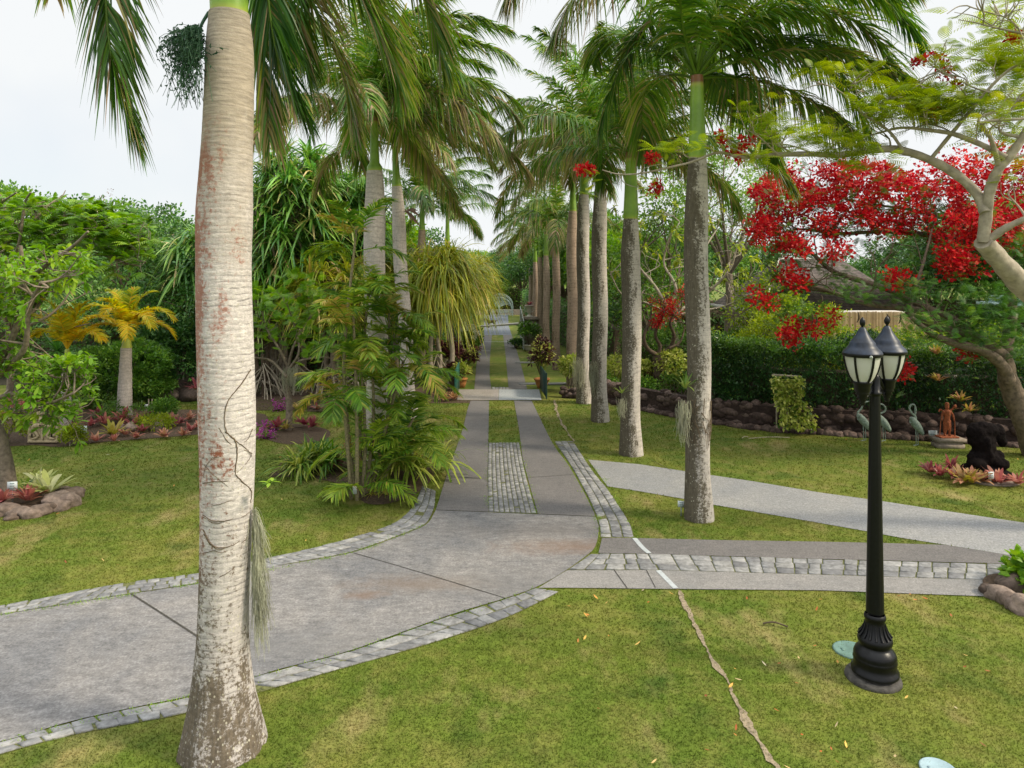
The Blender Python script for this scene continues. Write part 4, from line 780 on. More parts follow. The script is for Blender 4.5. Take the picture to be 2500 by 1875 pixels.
# ---- screw pines (sword leaves)
def sword_heads(mb, heads, n, ln, w, droop, base_t, dead=.08, up=.3, zmin=-.6):
    for c, ax, s in heads:
        d = unit(rnd_dirs(n, zmin) + np.asarray(ax) * up); k = n; P = c + d * .05 * s + np.asarray(ax) * R.uniform(-.25, .15, n)[:, None] * s; sd = unit(np.cross(d, [0, 0, 1.]) + R.normal(0, .15, (n, 3)))
        low = (d[:, 2] < -.1) & (R.random(n) < .35); t = np.where(low | (R.random(n) < dead), R.uniform(.85, 1, n), np.clip(R.normal(base_t, .18, n), 0, .85))
        ribbons(mb, P, d, sd, ln * s * R.uniform(.65, 1.15, n), w * s, droop * R.uniform(.3, 1.6, n), 5, ((0, .7), (.3, 1), (.75, .7), (1, .03)), t)
def screw_pine(label, base, nst, box_, nh, mat='pandan', n=46, ln=1.0, w=.07, droop=.55, base_t=.5, stilt=12, bark='bark', group=None, dead=.08, up=.3, name='screw_pine', hz=None, zmin=-.6):
    x, y = base; rt = root(name, label, 'tree', (x, y, 0), group); mb = MB(); (x0, x1), (y0, y1), (z0, z1) = box_; heads = []
    pts = []
    while len(pts) < nh:
        u = rnd_dirs(1)[0] * R.uniform(.5, 1) ** .4; p = A([(x0 + x1) / 2 + u[0] * (x1 - x0) / 2, (y0 + y1) / 2 + u[1] * (y1 - y0) / 2, (z0 + z1) / 2 + u[2] * (z1 - z0) / 2])
        if not pts or min(np.linalg.norm(p - q_) for q_ in pts) > .28: pts.append(p)
    forks = [A([x + R.normal(0, .35) + (i - nst / 2) * .25, y + R.normal(0, .3), z0 * R.uniform(.55, .9)]) for i in range(nst)]
    for f in forks: tube(mb, limb([x + (f[0] - x) * 1.2, y + (f[1] - y) * .6, -.05], f, .04, 10), np.linspace(.11, .075, 10), 8)
    for p in pts:
        f = forks[int(np.argmin([np.linalg.norm(p - g) for g in forks]))]; P = limb(f, p, .10, 9); tube(mb, P, np.linspace(.06, .035, 9), 6); heads.append((p, unit(P[-1] - P[-2] + A([0, 0, .6])), R.uniform(.8, 1.15)))
    mb.build('trunk', M[bark], rt, True)
    if stilt:
        mb = MB(); tube(mb, [forks[0] * [1, 1, 0], forks[-1] * [1, 1, 0]], .03, 5)
        for i in range(stilt):
            f = forks[R.integers(0, nst)]; z = R.uniform(.5, 1.3); a = R.uniform(0, 6.28); r = R.uniform(.4, 1.0); b = A([f[0] + r * math.cos(a), f[1] + r * math.sin(a) * .8, -.02]); tube(mb, catmull([[x + (f[0] - x), y + (f[1] - y), z], [(f[0] + b[0]) / 2 + .1 * math.cos(a), (f[1] + b[1]) / 2, z * .55], b], 7), .022, 5)
        mb.build('stilt_root', M['pinkish'] if False else M['bark_pale'], rt, True)
    mb = MB(); sword_heads(mb, heads, n, ln, w, droop, base_t, dead, up, zmin); mb.build('crown', M[mat], rt); return rt
def bx(px0, px1, py0, py1, D, dd=1.2):
    a = at(px0, py1, D); b = at(px1, py0, D); return ((a[0], b[0]), (D - dd, D + dd), (a[2], b[2]))
screw_pine('huge dark green screw pine towering right behind the near trunk', (at(705, 900, 26)[0], 26), 6, bx(635, 815, 370, 700, 26, 1.7), 92, n=54, ln=1.4, w=.09, base_t=.58, stilt=46)
screw_pine('shaded screw pine between the tall one and the second left palm', (at(850, 900, 27.5)[0], 27.5), 4, bx(800, 940, 430, 700, 27.5, 1.4), 56, n=48, ln=1.25, w=.08, base_t=.5, stilt=24, bark='bark_dark')
screw_pine('screw pine with drooping leaves peeking out left of the near trunk', (at(470, 920, 27)[0], 27), 3, bx(440, 540, 560, 740, 27, 1.0), 26, n=48, ln=1.25, w=.085, base_t=.62, droop=.9, stilt=14)
screw_pine('distant pale screw pine on the left skyline', (at(335, 900, 36)[0], 36), 3, bx(290, 390, 545, 600, 36, 1.2), 18, n=46, ln=1.1, w=.09, base_t=.8, droop=.3, stilt=0)
screw_pine('screw pine behind the crooked tree at the left edge', (at(70, 900, 21)[0], 21), 2, bx(10, 130, 640, 720, 21, .9), 14, n=46, ln=1.0, w=.08, base_t=.7, droop=.5, stilt=8)
for i, (px0, px1, y0, y1, D, lab, nh) in enumerate(((1015, 1125, 610, 735, 27.0, 'nearest of the yellow strap leaved trees drooping over the drive', 44), (1105, 1165, 635, 725, 33.0, 'middle yellow strap leaved tree drooping over the drive', 30), (1140, 1185, 630, 705, 40.0, 'farthest yellow strap leaved tree, its leaf tips beside the boom pole', 26), (960, 1045, 610, 720, 29.0, 'yellow strap leaved tree behind the third left palm', 26))):
    screw_pine(lab, (at((px0 + px1) / 2 - 12, 900, D)[0], D), 3, bx(px0, px1, y0, y1, D, 1.3), nh, 'pandan_y', 62, 1.7, .055, 1.15, .36, 5, 'bark_pale', 'yellow strap leaved trees along the drive', .12, .45, 'strap_leaf_tree', zmin=-.3)
screw_pine('yellow leaved screw pine below the dark ones, left of the second left palm', (at(800, 940, 24.6)[0], 24.6), 4, bx(705, 900, 650, 770, 24.6, .9), 34, 'pandan_y', 46, 1.25, .06, .75, .45, 34, 'bark', None, .16, .4)
screw_pine('green and yellow screw pine thicket at the back right of the near trunk', (at(650, 930, 24.8)[0], 24.8), 3, bx(615, 700, 650, 800, 25, .9), 16, 'pandan', 40, 1.0, .06, .75, .65, 40, 'bark_dark')

# ---- golden palms (stiff arching fronds)
def gold_palm(label, px, D, ybase, ytop, wpx, fr, green=.35):
    x = (px - CX) / FPX * D; rt = root('golden_palm', label, 'palm tree', (x, D, 0)); k = D / FPX; zt = zq(ytop, D); mb = MB(); z = np.linspace(-.05, zt * .8, 22); r = wpx * k / 2
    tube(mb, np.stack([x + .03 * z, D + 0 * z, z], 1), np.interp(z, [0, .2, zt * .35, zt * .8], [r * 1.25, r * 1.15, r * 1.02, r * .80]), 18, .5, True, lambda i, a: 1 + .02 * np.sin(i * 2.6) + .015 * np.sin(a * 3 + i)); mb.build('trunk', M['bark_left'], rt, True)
    mb = MB(); s = np.linspace(0, 1, 8); tube(mb, np.stack([x + .03 * zt + 0 * s, D + 0 * s, zt * .8 + zt * .2 * s], 1), r * (.82 - .42 * s**.7), 14, .72); mb.build('crownshaft', M['shaft'], rt, True); c = A([x + .03 * zt, D, zt])
    for az, e0, L_, t in fr: make_frond(rt, frond_path(c, math.radians(az), math.radians(e0 + 22), L_ * 1.15, 1.75), 70, .40, .036, 'frond_y', .022, plume=.2, hang=.35, base_t=t * .62, dead=.02, spread=.8, tmin=.16, vee=.35)
    return rt
gold_palm('squat golden leaved palm with a ringed grey trunk in the bromeliad bed', 303, 20.9, 1015, 806, 31, [(0, 35, 1.5, .6), (35, 55, 1.3, .35), (-35, 30, 1.5, .7), (180, 40, 1.5, .55), (215, 25, 1.4, .75), (150, 55, 1.4, .35), (-90, 40, 1.3, .65), (-60, 15, 1.3, .8), (90, 60, 1.2, .3), (245, 50, 1.2, .5), (120, 35, 1.3, .4), (20, 10, 1.3, .85), (190, 8, 1.2, .8)])
gold_palm('lower golden palm half hidden by the crooked tree at the left', 158, 18.6, 1010, 852, 24, [(0, 45, 1.4, .8), (20, 60, 1.2, .6), (180, 45, 1.5, .6), (200, 60, 1.3, .5), (-80, 50, 1.2, .7), (90, 60, 1.1, .4), (-20, 30, 1.3, .85), (160, 30, 1.2, .6)])

def rosette(mb, c, n, ln, w, t0, t1, up=.5, droop=.5, zmin=.05, segs=5):
    d = unit(rnd_dirs(n, zmin) + A([0, 0, up * .5])); sd = np.cross(d, [0, 0, 1.]); ribbons(mb, A(c) + d * w * .5, d, sd + R.normal(0, .1, (n, 3)), ln * R.uniform(.65, 1.15, n), w, droop * R.uniform(.5, 1.5, n), segs, ((0, .8), (.5, 1), (.85, .6), (1, .04)), R.uniform(t0, t1, n))
def rosette_thing(name, label, cat, c, n, ln, w, mat, t0=0., t1=1., group=None, heads=1, spread=0., **kw):
    mb = MB()
    for i in range(heads): rosette(mb, A([c[0], c[1], c[2] + .02]) + (R.normal(0, spread, 3) * [1, 1, .15] if heads > 1 else 0), n, ln, w, t0, t1, **kw)
    o = mb.build(name, M[mat], None, False, (float(c[0]), float(c[1]), float(c[2]))); return tag(o, label, cat, group)
rosette_thing('yucca', 'spiky dark green yucca under the lower golden palm', 'plant', at(140, 858, 19.8), 90, .75, .05, 'pandan', 0, .5, droop=.1, zmin=-.5)
c = G(735, 1155); c[2] = .12
rosette_thing('strap_lily', 'big arching clump of strap lily leaves beside the cane palm bed', 'plant', (G(722, 1152)[0], G(722, 1152)[1], .1), 70, .95, .045, 'lily', .1, 1, heads=5, spread=.26, droop=.65)
rosette_thing('strap_lily', 'darker fan leaved clump between the strap lily and the cane stems', 'plant', (G(800, 1140)[0], G(800, 1140)[1], .15), 45, .85, .04, 'cane', .05, .5, heads=3, spread=.22, droop=.5)
rosette_thing('strap_lily', 'yellow green spider plant with long arching leaves at the drive side of the cane palm', 'plant', (G(1010, 1165)[0], G(1010, 1165)[1], .25), 46, 1.25, .05, 'lily', .4, 1, heads=6, spread=.30, droop=.75)
rosette_thing('strap_lily', 'upper yellow green spider plant behind the cane palm', 'plant', (G(985, 1120)[0], G(985, 1120)[1], .35), 40, 1.1, .05, 'lily', .3, .9, heads=5, spread=.28, droop=.65)

# ---- multi stemmed cane palm clump
rt = root('cane_palm', 'clump of slender stemmed cane palms with rough shaggy fronds on the left lawn', 'palm tree', tuple(G(872, 1218)[:2]) + (0,)); b0 = G(872, 1218)
stems = [(858, 1218, 870, 560, 13.3), (872, 1222, 862, 760, 13.2), (886, 1212, 880, 900, 13.3), (893, 1205, 905, 820, 13.7), (880, 1200, 900, 700, 13.9), (905, 1195, 985, 880, 14.0), (925, 1190, 1010, 1020, 14.0), (866, 1205, 840, 940, 13.6), (930, 1180, 950, 760, 14.4)]
fr_i = 0
for (x0, y0, x1, y1, D) in stems:
    a = G(x0, y0); b = at(x1, y1, D); P = limb([a[0], a[1], -.02], b, .02, 16); mb = MB(); tube(mb, P, np.linspace(.038, .022, 16), 8, .5, True, lambda i, an: 1 + .12 * (i % 2) + 0 * an); mb.build('stem', M['cane_stem'], rt, True)
    nf = 8 if b[2] > 1.8 else 5
    for j in range(nf):
        az = j * 2.4 + R.uniform(0, 1); e0 = math.radians(R.uniform(0, 70)); Q = frond_path(b - A([0, 0, R.uniform(0, .5)]), az, e0, R.uniform(.85, 1.35), 1.5, .12, 14)
        make_frond(rt, Q, 30, .38, .034, 'cane', .012, plume=.2, hang=.30, base_t=R.uniform(.4, .75), dead=.04 if R.random() < .8 else .8, spread=.75, tmin=.25, segs=3)
for (px, py, D, nf) in ((935, 1150, 13.6, 7), (985, 1080, 14, 7), (900, 1100, 13.5, 5), (1000, 940, 14.3, 6), (950, 1000, 14, 5), (905, 720, 13.8, 6), (890, 1190, 13.2, 6), (970, 840, 14.2, 6)):
    b = at(px, py, D)
    for j in range(nf): make_frond(rt, frond_path(b, j * 2.4 + R.uniform(0, 1), math.radians(R.uniform(10, 70)), R.uniform(.8, 1.4), 1.4, .15, 14), 30, .38, .034, 'cane', .012, plume=.2, hang=.30, base_t=R.uniform(.5, .85), dead=.03, spread=.75, tmin=.2)
for (px, py) in ((870, 780), (960, 890), (905, 850), (840, 930), (1000, 900), (820, 750), (880, 640), (850, 1090), (910, 1205), (940, 1200)):   # dried flower sprays
    b = at(px, py, 13.5); mb = MB()
    for i in range(26): d = rnd_dirs(1, -.6)[0]; P = b + np.outer(np.linspace(0, 1, 6), d * R.uniform(.15, .42)) + np.outer(np.linspace(0, 1, 6)**2, A([0, 0, -.12])); tube(mb, P, .004, 3, R.uniform(.8, 1), False)
    Q = b + rnd_dirs(50) * R.uniform(.02, .16, (50, 1)); ribbons(mb, Q, rnd_dirs(50), rnd_dirs(50), .05, .02, 0, 1, ((0, 1), (1, .5)), R.uniform(.75, 1, 50))
    mb.build('dried_flower_spray', M['cane'], rt)
mb = MB(); bc = at(866, 1196, 13.1); box(mb, bc, (.075, .02, .15), .1); mb.build('plant_tag', M['signwhite'], rt)

# ---- small grey tree with air plants (left lawn)
gb = G(705, 1050); rt = root('small_tree', 'small bare grey tree with ferny green top and hanging air plants', 'tree', (gb[0], gb[1], 0)); mb = MB(); D = gb[1]; tips = []
P = catmull([gb, at(706, 990, D), at(700, 930, D), at(704, 895, D)], 14); tube(mb, P, np.linspace(.10, .065, 14), 9)
for pts in ([(704, 895), (680, 850), (650, 800), (640, 760)], [(704, 895), (735, 880), (790, 872), (830, 882)], [(700, 920), (660, 880), (610, 872), (570, 860)], [(704, 895), (715, 850), (740, 800), (770, 760)], [(700, 910), (730, 860), (720, 800), (700, 740)]):
    Q = catmull([at(x, y, D + R.uniform(-.3, .3)) for x, y in pts], 14); tube(mb, Q, np.linspace(.045, .012, 14), 6)
    for k in (6, 8, 10, 12, 13): branching(mb, limb(Q[k], Q[k] + unit(rnd_dirs(1, 0)[0] + A([0, 0, .5])) * .35, .15, 6), .014, .006, 1, .6, .8, tips, 3, .2, .004)
mb.build('trunk', M['bark'], rt, True); mb = MB(); tt = [(t[0] + R.normal(0, .25, 3), t[1]) for t in tips for _ in range(4)]; compound(mb, tt, 2, .34, 8, .12, .30, .45, .2, .2, .1); mb.build('crown', M['leaf_bright'], rt)
mb = MB(); c = at(712, 900, D - .1)
for i in range(150): p = c + R.normal(0, .11, 3) * [1.1, 1, .5]; tube(mb, np.vstack([p, p + A([R.normal(0, .03), 0, -.2]), p + A([R.normal(0, .05), 0, -R.uniform(.3, .65)])]), .003, 3, R.random(), False)
mb.build('hanging_moss', M['moss'], rt)
# ================================================================ RIGHT SIDE: walls, hedge, house, flame trees
WL = [(3.2, 23.9), (5.0, 21.3), (6.7, 19.7), (8.7, 18.95), (10.7, 18.4), (12.6, 17.6), (15.5, 16.6), (19, 15.2)]
def stones_along(mb, path, n, h, r, dz=0., depth=.28, seed=0, tint=(0, 1), sub=2, sq=.8):
    P = catmull([[a, b, 0] for a, b in path], 200); k = R.uniform(0, 199, n)
    for i in range(n):
        p = P[int(k[i])]; z = dz + h * R.random() ** .9; rr = r * R.uniform(.6, 1.35); blob(mb, [p[0] + R.normal(0, .03), p[1] + R.uniform(-.5, .5) * depth * .4, z], [rr * 1.25, rr, rr * sq], sub, .35, 1.3, i + seed, R.uniform(*tint), R.uniform(0, 3))
def wall_core(mb, path, h, th, t=.1):
    P = catmull([[a, b, 0] for a, b in path], 60); T = unit(np.gradient(P, axis=0)); S = np.stack([-T[:, 1], T[:, 0], T[:, 0] * 0], 1) * th / 2; Z = A([0, 0, h])
    V = np.stack([P - S, P - S * .8 + Z, P + S * .8 + Z, P + S], 1); i = np.arange(59) * 4
    for a, b in ((0, 1), (1, 2), (2, 3)): mb.add(V, np.stack([i + a, i + 4 + a, i + 4 + b, i + b], 1), t)
    mb.add(V[:1], A([[0, 3, 2, 1]]), t); mb.add(V[-1:], A([[0, 1, 2, 3]]), t)
mb = MB(); wall_core(mb, WL, .62, .34, .0); stones_along(mb, WL, 300, .50, .17, .05, .5, sq=.7); stones_along(mb, WL, 420, .60, .10, .04, .60, 300)
tag(mb.build('stone_wall', M['darkstone'], None, True), 'low retaining wall of rough reddish brown field stones below the hedge', 'wall')
mb = MB(); stones_along(mb, [(a - .1, b - .36) for a, b in WL], 520, .03, .10, .02, .5, 900); 
tag(mb.build('rock_border', M['darkstone'], None, True), 'loose row of small dark rocks at the foot of the stone wall', 'rocks')
# dark rock stretch left of the wall end, behind the green gate leaf
mb = MB(); LW = [(1.75, 24.4), (2.5, 24.2), (3.2, 23.95)]; wall_core(mb, LW, .26, .3, 0.); stones_along(mb, LW, 70, .28, .10, .02, .5, 500); tag(mb.build('stone_wall', M['darkstone'], None, True), 'short low stone kerb between the dark gate leaf and the third palm', 'wall')
def hedge(name, label, path, h, th, n, leaf, mat, nl=8, tuft=.10, z0=.1, rough=.25, base_t=.45, topmat=None, w=.5, toph=.2):
    P = catmull([[a, b, 0] for a, b in path], 200); T = unit(np.gradient(P, axis=0)); S = np.stack([-T[:, 1], T[:, 0], T[:, 0] * 0], 1); rt = root(name, label, name, tuple(P[100]))
    i = R.integers(0, 200, n); u = R.random(n); prof = np.where(u < .55, 0, np.where(u < .88, 1, 2)); z = R.random(n) ** .8 * h + z0; s = np.full(n, -th / 2); s[prof == 2] = th / 2; s[prof == 1] = R.uniform(-.5, .5, (prof == 1).sum()) * th
    C = P[i] + S[i] * s[:, None]; hh = h * (1 + rough * .6 * np.sin(P[i, 0] * 2.3 + 1) * np.cos(P[i, 0] * .9)); C[:, 2] = np.where(prof == 1, z0 + hh, z0 + (z - z0) * hh / h); C += R.normal(0, 1, (n, 3)) * A([.05, .05 + rough * .25, rough * .22])
    C[:, 2] = np.maximum(C[:, 2], z0 * .8); out = np.where((prof == 1)[:, None], [0, 0, 1.], np.sign(s)[:, None] * S[i])
    mb = MB(); tufts(mb, C, nl, tuft, leaf, w, .1, base_t, .17, .25, 2, out); mb.build('foliage', M[mat], rt); mb = MB(); wall_core(mb, path, h * .88, th * .75); o = mb.build('branch_core', M['bark_dark'], rt)
    for v in o.data.vertices: v.co.z = v.co.z * .98
    if topmat:
        mb = MB(); k = R.integers(0, n, int(n * .33)); CT = C[k].copy(); CT[:, 2] = np.maximum(CT[:, 2], z0 + h * (.9 + toph * R.random(len(k)))); tufts(mb, CT, nl, tuft * 1.5, leaf * 1.05, w, .5, .5, .2, .2, 2); mb.build('new_growth', M[topmat], rt)
    return rt
HP = [(6.15, 21.4), (7.2, 20.7), (8.8, 20.05), (10.7, 19.5), (12.8, 18.7), (15.5, 17.7), (19, 16.3)]
hedge('hedge', 'long dense dark green hedge above the stone wall on the right', HP, 1.75, 1.3, 6500, .075, 'leaf_hedge', 10, .11, .45, .35, .5, 'leaf_mid', .5, .16)
hedge('hedge', 'sunlit lime green hedge top behind the dark hedge, left of the lamp', [(6.6, 23.2), (8.4, 22.4), (10.2, 21.9)], 2.25, 1.0, 1900, .085, 'leaf_lime', 9, .14, .3, .5, .45)
hedge('hedge', 'light green straggly hedge behind the lamp and under the bamboo wall', [(9.9, 22.4), (12, 21.6), (15, 20.4), (19, 19)], 2.0, 1.0, 1800, .085, 'leaf_bright', 9, .14, .3, .4, .5, 'leaf_lime')
hedge('hedge', 'green hedge seen between the nearest palm and the little red tree', [(4.2, 26.8), (6.8, 25.6), (9.4, 24.6)], 1.9, .9, 1700, .085, 'leaf_mid', 9, .14, .1, .5, .5)
hedge('hedge', 'dark hedge behind the far palms of the right row', [(2.9, 46), (3.9, 40), (4.3, 33), (4.6, 29)], 2.3, 1.2, 1900, .10, 'leaf_dark', 9, .2, .1, .4, .6)
hedge('hedge', 'bushy dark green boundary growth behind the left garden', [(-32, 31), (-22, 30), (-14, 29.5), (-7.5, 30), (-4.6, 34)], 3.0, 1.6, 4600, .15, 'leaf_dark', 9, .3, .1, .9, .7)
hedge('hedge', 'green growth closing the drive behind the ornate gate', [(-9, 80), (-3, 82), (5, 81), (12, 74)], 3.2, 2, 2600, .22, 'leaf_mid', 9, .4, .1, .7, .5)
hedge('hedge', 'dark growth along the left of the far drive', [(-4.6, 34), (-4.4, 48), (-4.6, 70)], 3.0, 1.6, 2400, .16, 'leaf_dark', 9, .3, .1, .8, .7)
hedge('hedge', 'dark growth along the right of the far drive', [(1.9, 74), (3.1, 60), (3.6, 48)], 2.4, 1.4, 1600, .14, 'leaf_dark', 9, .3, .1, .6, .6)
hedge('hedge', 'tall bushy growth behind the bamboo wall and house', [(5, 34), (9, 36), (22, 38), (40, 30)], 3.4, 1.6, 3600, .17, 'leaf_dark', 9, .3, .1, .8, .7)

# variegated shrubs in front of the wall end
for px, py, D, r, lab in ((1392, 893, 25.6, .36, 'yellow green variegated shrub on a stump between fifth and fourth right palms'), (1500, 900, 25.2, .45, 'pale yellow variegated shrub between the third and second right palms'), (1572, 905, 24.9, .32, 'yellow variegated shrub just right of the second right palm'), (1640, 890, 24.6, .50, 'largest pale yellow variegated shrub, beneath the little red tree'), (1750, 915, 22.5, .35, 'pink tipped variegated shrub right of the nearest palm')):
    c = at(px, py, D); shrub(lab, (c[0], D, c[2]), (r * 1.1, r, r * .95), 110, .13, 'leaf_variegated', 9, .55, .2, 'variegated_shrub', 'shrub', .6, None, .10, -.8)
for px, py, D, r, lab in ((1465, 940, 24.6, .45, 'low green undergrowth between the fourth and third right palms'), (1560, 950, 24.2, .5, 'low green undergrowth behind the second right palm'), (1660, 948, 23.6, .6, 'dusky green undergrowth below the largest variegated shrub'), (1600, 925, 24.9, .5, 'reddish low shrub at the foot of the little red tree')):
    c = at(px, py, D); shrub(lab, (c[0], D, max(c[2], .25)), (r * 1.3, r * .8, r * .8), 130, .10, 'leaf_mid' if 'reddish' not in lab else 'leaf_purple', 9, .5, .2, base_t=.5)
broad_tree('yellow green leafy shrub tree beside the shingled roof', (8.9, 24.8), 4.4, 1.5, .07, 300, .13, 'leaf_lime', 'bark', 11, tuft=.24, zb=.35, base_t=.35)
broad_tree('lime green young tree between the house roof and the flame tree boughs', (10.0, 25.4), 3.6, 1.3, .06, 220, .13, 'leaf_bright', 'bark', 11, tuft=.24, zb=.35, base_t=.7)
# little coral tree with twisted limbs
D = 24.6; gb = at(1606, 940, D); rt = root('coral_tree', 'little twisted red flowering tree between the two nearest right palms', 'tree', (gb[0], D, 0)); mb = MB(); tips = []
tube(mb, catmull([[gb[0], D, 0], at(1607, 900, D), at(1605, 868, D)], 10), np.linspace(.22, .16, 10), 9)
for pts, r in (([(1605, 868), (1580, 850), (1572, 820), (1585, 790), (1590, 770)], .085), ([(1605, 868), (1612, 845), (1600, 820), (1608, 790), (1622, 765)], .075), ([(1605, 868), (1635, 850), (1646, 820), (1636, 790), (1648, 765)], .085), ([(1580, 850), (1560, 830), (1550, 800)], .05), ([(1635, 850), (1660, 835), (1672, 800)], .05)):
    Q = catmull([at(x, y, D + R.uniform(-.2, .2)) for x, y in pts], 14); tube(mb, Q, np.linspace(r, r * .5, 14), 8); branching(mb, limb(Q[-1], Q[-1] + A([R.normal(0, .15), 0, .35]), .1, 6), r * .45, .02, 2, .6, .8, tips, 3, .2, .01)
mb.build('trunk', M['bark_dark'], rt, True)
mb = MB(); C = A([at(x, y, D + R.normal(0, .25)) for x, y in np.stack([R.normal(1628, 20, 60), R.normal(752, 14, 60)], 1)] + [at(R.normal(1605, 9), R.normal(782, 5), D - .2) for _ in range(12)] + [at(R.normal(1668, 9), R.normal(720, 8), D) for _ in range(12)]); tufts(mb, C, 22, .18, .08, .45, .2, .4, .15, .2, 2); mb.build('blossom', M['red'], rt)
mb = MB(); C = A([at(x, y, D + R.normal(0, .25)) for x, y in np.stack([R.normal(1615, 45, 40), R.normal(735, 30, 40)], 1)]); tufts(mb, C, 9, .2, .10, .5, .2, .5); mb.build('crown', M['leaf_mid'], rt)

# bare branched frangipani with yellow leaves
D = 23.6; rt = root('bare_tree', 'leafless pale branched tree with a few yellow leaves behind the nearest right palm', 'tree', (at(1650, 900, D + 2.4)[0], D + 2.4, 0)); mb = MB(); tips = []; D += 2.4
b = A([at(1650, 900, D)[0], D, 0]); tube(mb, catmull([b, at(1648, 830, D), at(1640, 770, D)], 10), np.linspace(.16, .12, 10), 9)
for pts, r in (([(1640, 770), (1600, 700), (1560, 650), (1540, 590)], .07), ([(1640, 770), (1650, 700), (1620, 640), (1640, 570)], .07), ([(1640, 770), (1720, 720), (1780, 660), (1800, 600)], .07), ([(1640, 770), (1700, 680), (1720, 610), (1750, 560)], .06), ([(1640, 770), (1580, 740), (1520, 720), (1490, 670)], .05), ([(1640, 770), (1760, 750), (1830, 720), (1880, 700)], .05)):
    Q = catmull([at(x, y, D + R.uniform(-.5, .5)) for x, y in pts], 14); tube(mb, Q, np.linspace(r, r * .4, 14), 7)
    for k in (5, 7, 9, 11, 13): branching(mb, limb(Q[k], Q[k] + unit(rnd_dirs(1, -.2)[0] * [1, .8, .8] + A([0, 0, .4])) * .7, .2, 7), r * .32, .016, 2, .55, .8, tips, 2, .25, .010)
mb.build('trunk', M['bark_pale'], rt, True); mb = MB(); sel = [tips[i] for i in R.integers(0, len(tips), 150)]; whorls(mb, sel, 7, .19, .45, .6, .2, -.2, .5, .05); mb.build('crown', M['leaf_lime'], rt)

# ---- house with shingled roof and bamboo wall
def shingle():
    m, nt = newmat('roof_shingle'); q = NT(nt); c = q.coord(); b = q.n('TexBrick', Vector=q.n('Mapping', Vector=c, Scale=(1, 1, 1.35)).outputs[0], Scale=1., Color1=(.125, .098, .085), Color2=(.085, .068, .06), Mortar=(.05, .04, .035)); b.inputs['Brick Width'].default_value = .22; b.inputs['Row Height'].default_value = .12; b.inputs['Mortar Size'].default_value = .010
    # bricks laid in x-z of the slope
    sp = q.n('SeparateXYZ', Vector=c); cb = q.n('CombineXYZ', X=q.math('ADD', sp.outputs[0], q.math('MULTIPLY', sp.outputs[1], .37)), Y=sp.outputs[2]); nt.links.new(cb.outputs[0], b.inputs['Vector'])
    q.finish(q.mix(1., b.outputs[0], q.ramp(q.noise(q.pos(), 3., 5, .7), [(.3, .6), (.7, 1.5)]), 'MULTIPLY'), .9, b.outputs[1], -.4, .02); return m
def bamboo_m():
    m, nt = newmat('bamboo_wall'); q = NT(nt); tint = q.n('Attribute', {'attribute_name': 'tint'}).outputs['Fac']; n1 = q.noise(q.coord((8, 8, 1.)), 1., 4)
    q.finish(q.mix(1., q.ramp(tint, [(0, (.36, .25, .12)), (.6, (.50, .37, .19)), (1, (.60, .47, .27))]), q.ramp(n1, [(.3, .8), (.7, 1.2)]), 'MULTIPLY'), .7); return m
hx0, hx1, hy = 10.3, 15.6, 28.0
rt = root('house', 'single storey garden house with a grey shingled hipped roof behind the bamboo wall', 'house', ((hx0 + hx1) / 2, hy + 3, 0))
mb = MB(); box(mb, ((hx0 + hx1) / 2, hy + 3.2, 1.4), (hx1 - hx0, 6, 2.8)); mb.build('wall', plain('cream_render', (.50, .42, .30), .9, 6, .15), rt)
mb = MB(); e = .5; x0, x1, y0, y1, z0, z1 = hx0 - e, hx1 + e, hy - e, hy + 6.2 + e, 2.80, 4.95
V = A([[x0, y0, z0], [x1, y0, z0], [x1, y1, z0], [x0, y1, z0], [x0 + 2.0, hy + 3.1, z1], [x1 - 1.6, hy + 3.1, z1]]); mb.add(V, A([[0, 1, 5, 4], [2, 3, 4, 5], [3, 2, 1, 0]])); mb.add(V, A([[1, 2, 5], [3, 0, 4]])); mb.build('roof', shingle(), rt)
mb = MB(); box(mb, ((x0 + x1) / 2, y0 - .03, z0 - .04), (x1 - x0 + .06, .06, .20)); box(mb, (x0 - .03, (y0 + y1) / 2, z0 - .04), (.06, y1 - y0, .20)); tube(mb, [V[0] + A([0, 0, .1]), V[4] + A([0, 0, .04])], .035, 5); tube(mb, [V[4], V[5]], .06, 5); mb.build('fascia', plain('pale_trim', (.50, .47, .43), .6, 5, .1), rt)
mb = MB(); box(mb, (10.9, hy + .17, 1.35), (1.0, .06, 1.9)); f = mb.build('window', M['greenpaint'], rt); mb = MB()
for i in range(12): box(mb, (10.9, hy + .13, .55 + i * .14), (.8, .03, .10))
mb.build('shutter', plain('turquoise_louvre', (.05, .30, .27), .5, 8, .1), f)
mb = MB()
for i in range(108):
    x = 11.5 + i * .041; tube(mb, [[x, 26.6 + R.normal(0, .004), -.02], [x, 26.6, 2.85 + R.normal(0, .012)]], .0195, 6, R.random())
rt = root('bamboo_fence', 'tan wall of upright bamboo canes in front of the house', 'fence', (13.7, 26.6, 0)); mb.build('cane_panel', bamboo_m(), rt); mb = MB()
for z in (.5, 1.6, 2.6): box(mb, (13.7, 26.65, z), (4.4, .05, .08))
mb.build('rail', M['bark'], rt)
# small far pavilion roof glimpsed right of the flame tree
rt = root('pavilion', 'small pale roofed pavilion with green timber frame glimpsed behind the flame tree', 'building', (17.5, 23.5, 0)); mb = MB(); box(mb, (18.1, 23.6, 3.25), (3.4, 2.6, .12)); box(mb, (18.1, 23.6, 3.42), (3.0, 2.2, .22)); mb.build('roof', plain('pale_roof_sheet', (.33, .46, .45), .5, 5, .1), rt)
for x in (16.7, 19.5):
    for y in (22.5, 24.7): mb = MB(); box(mb, (x, y, 1.6), (.12, .12, 3.18)); mb.build('post', M['greenpaint'], rt)

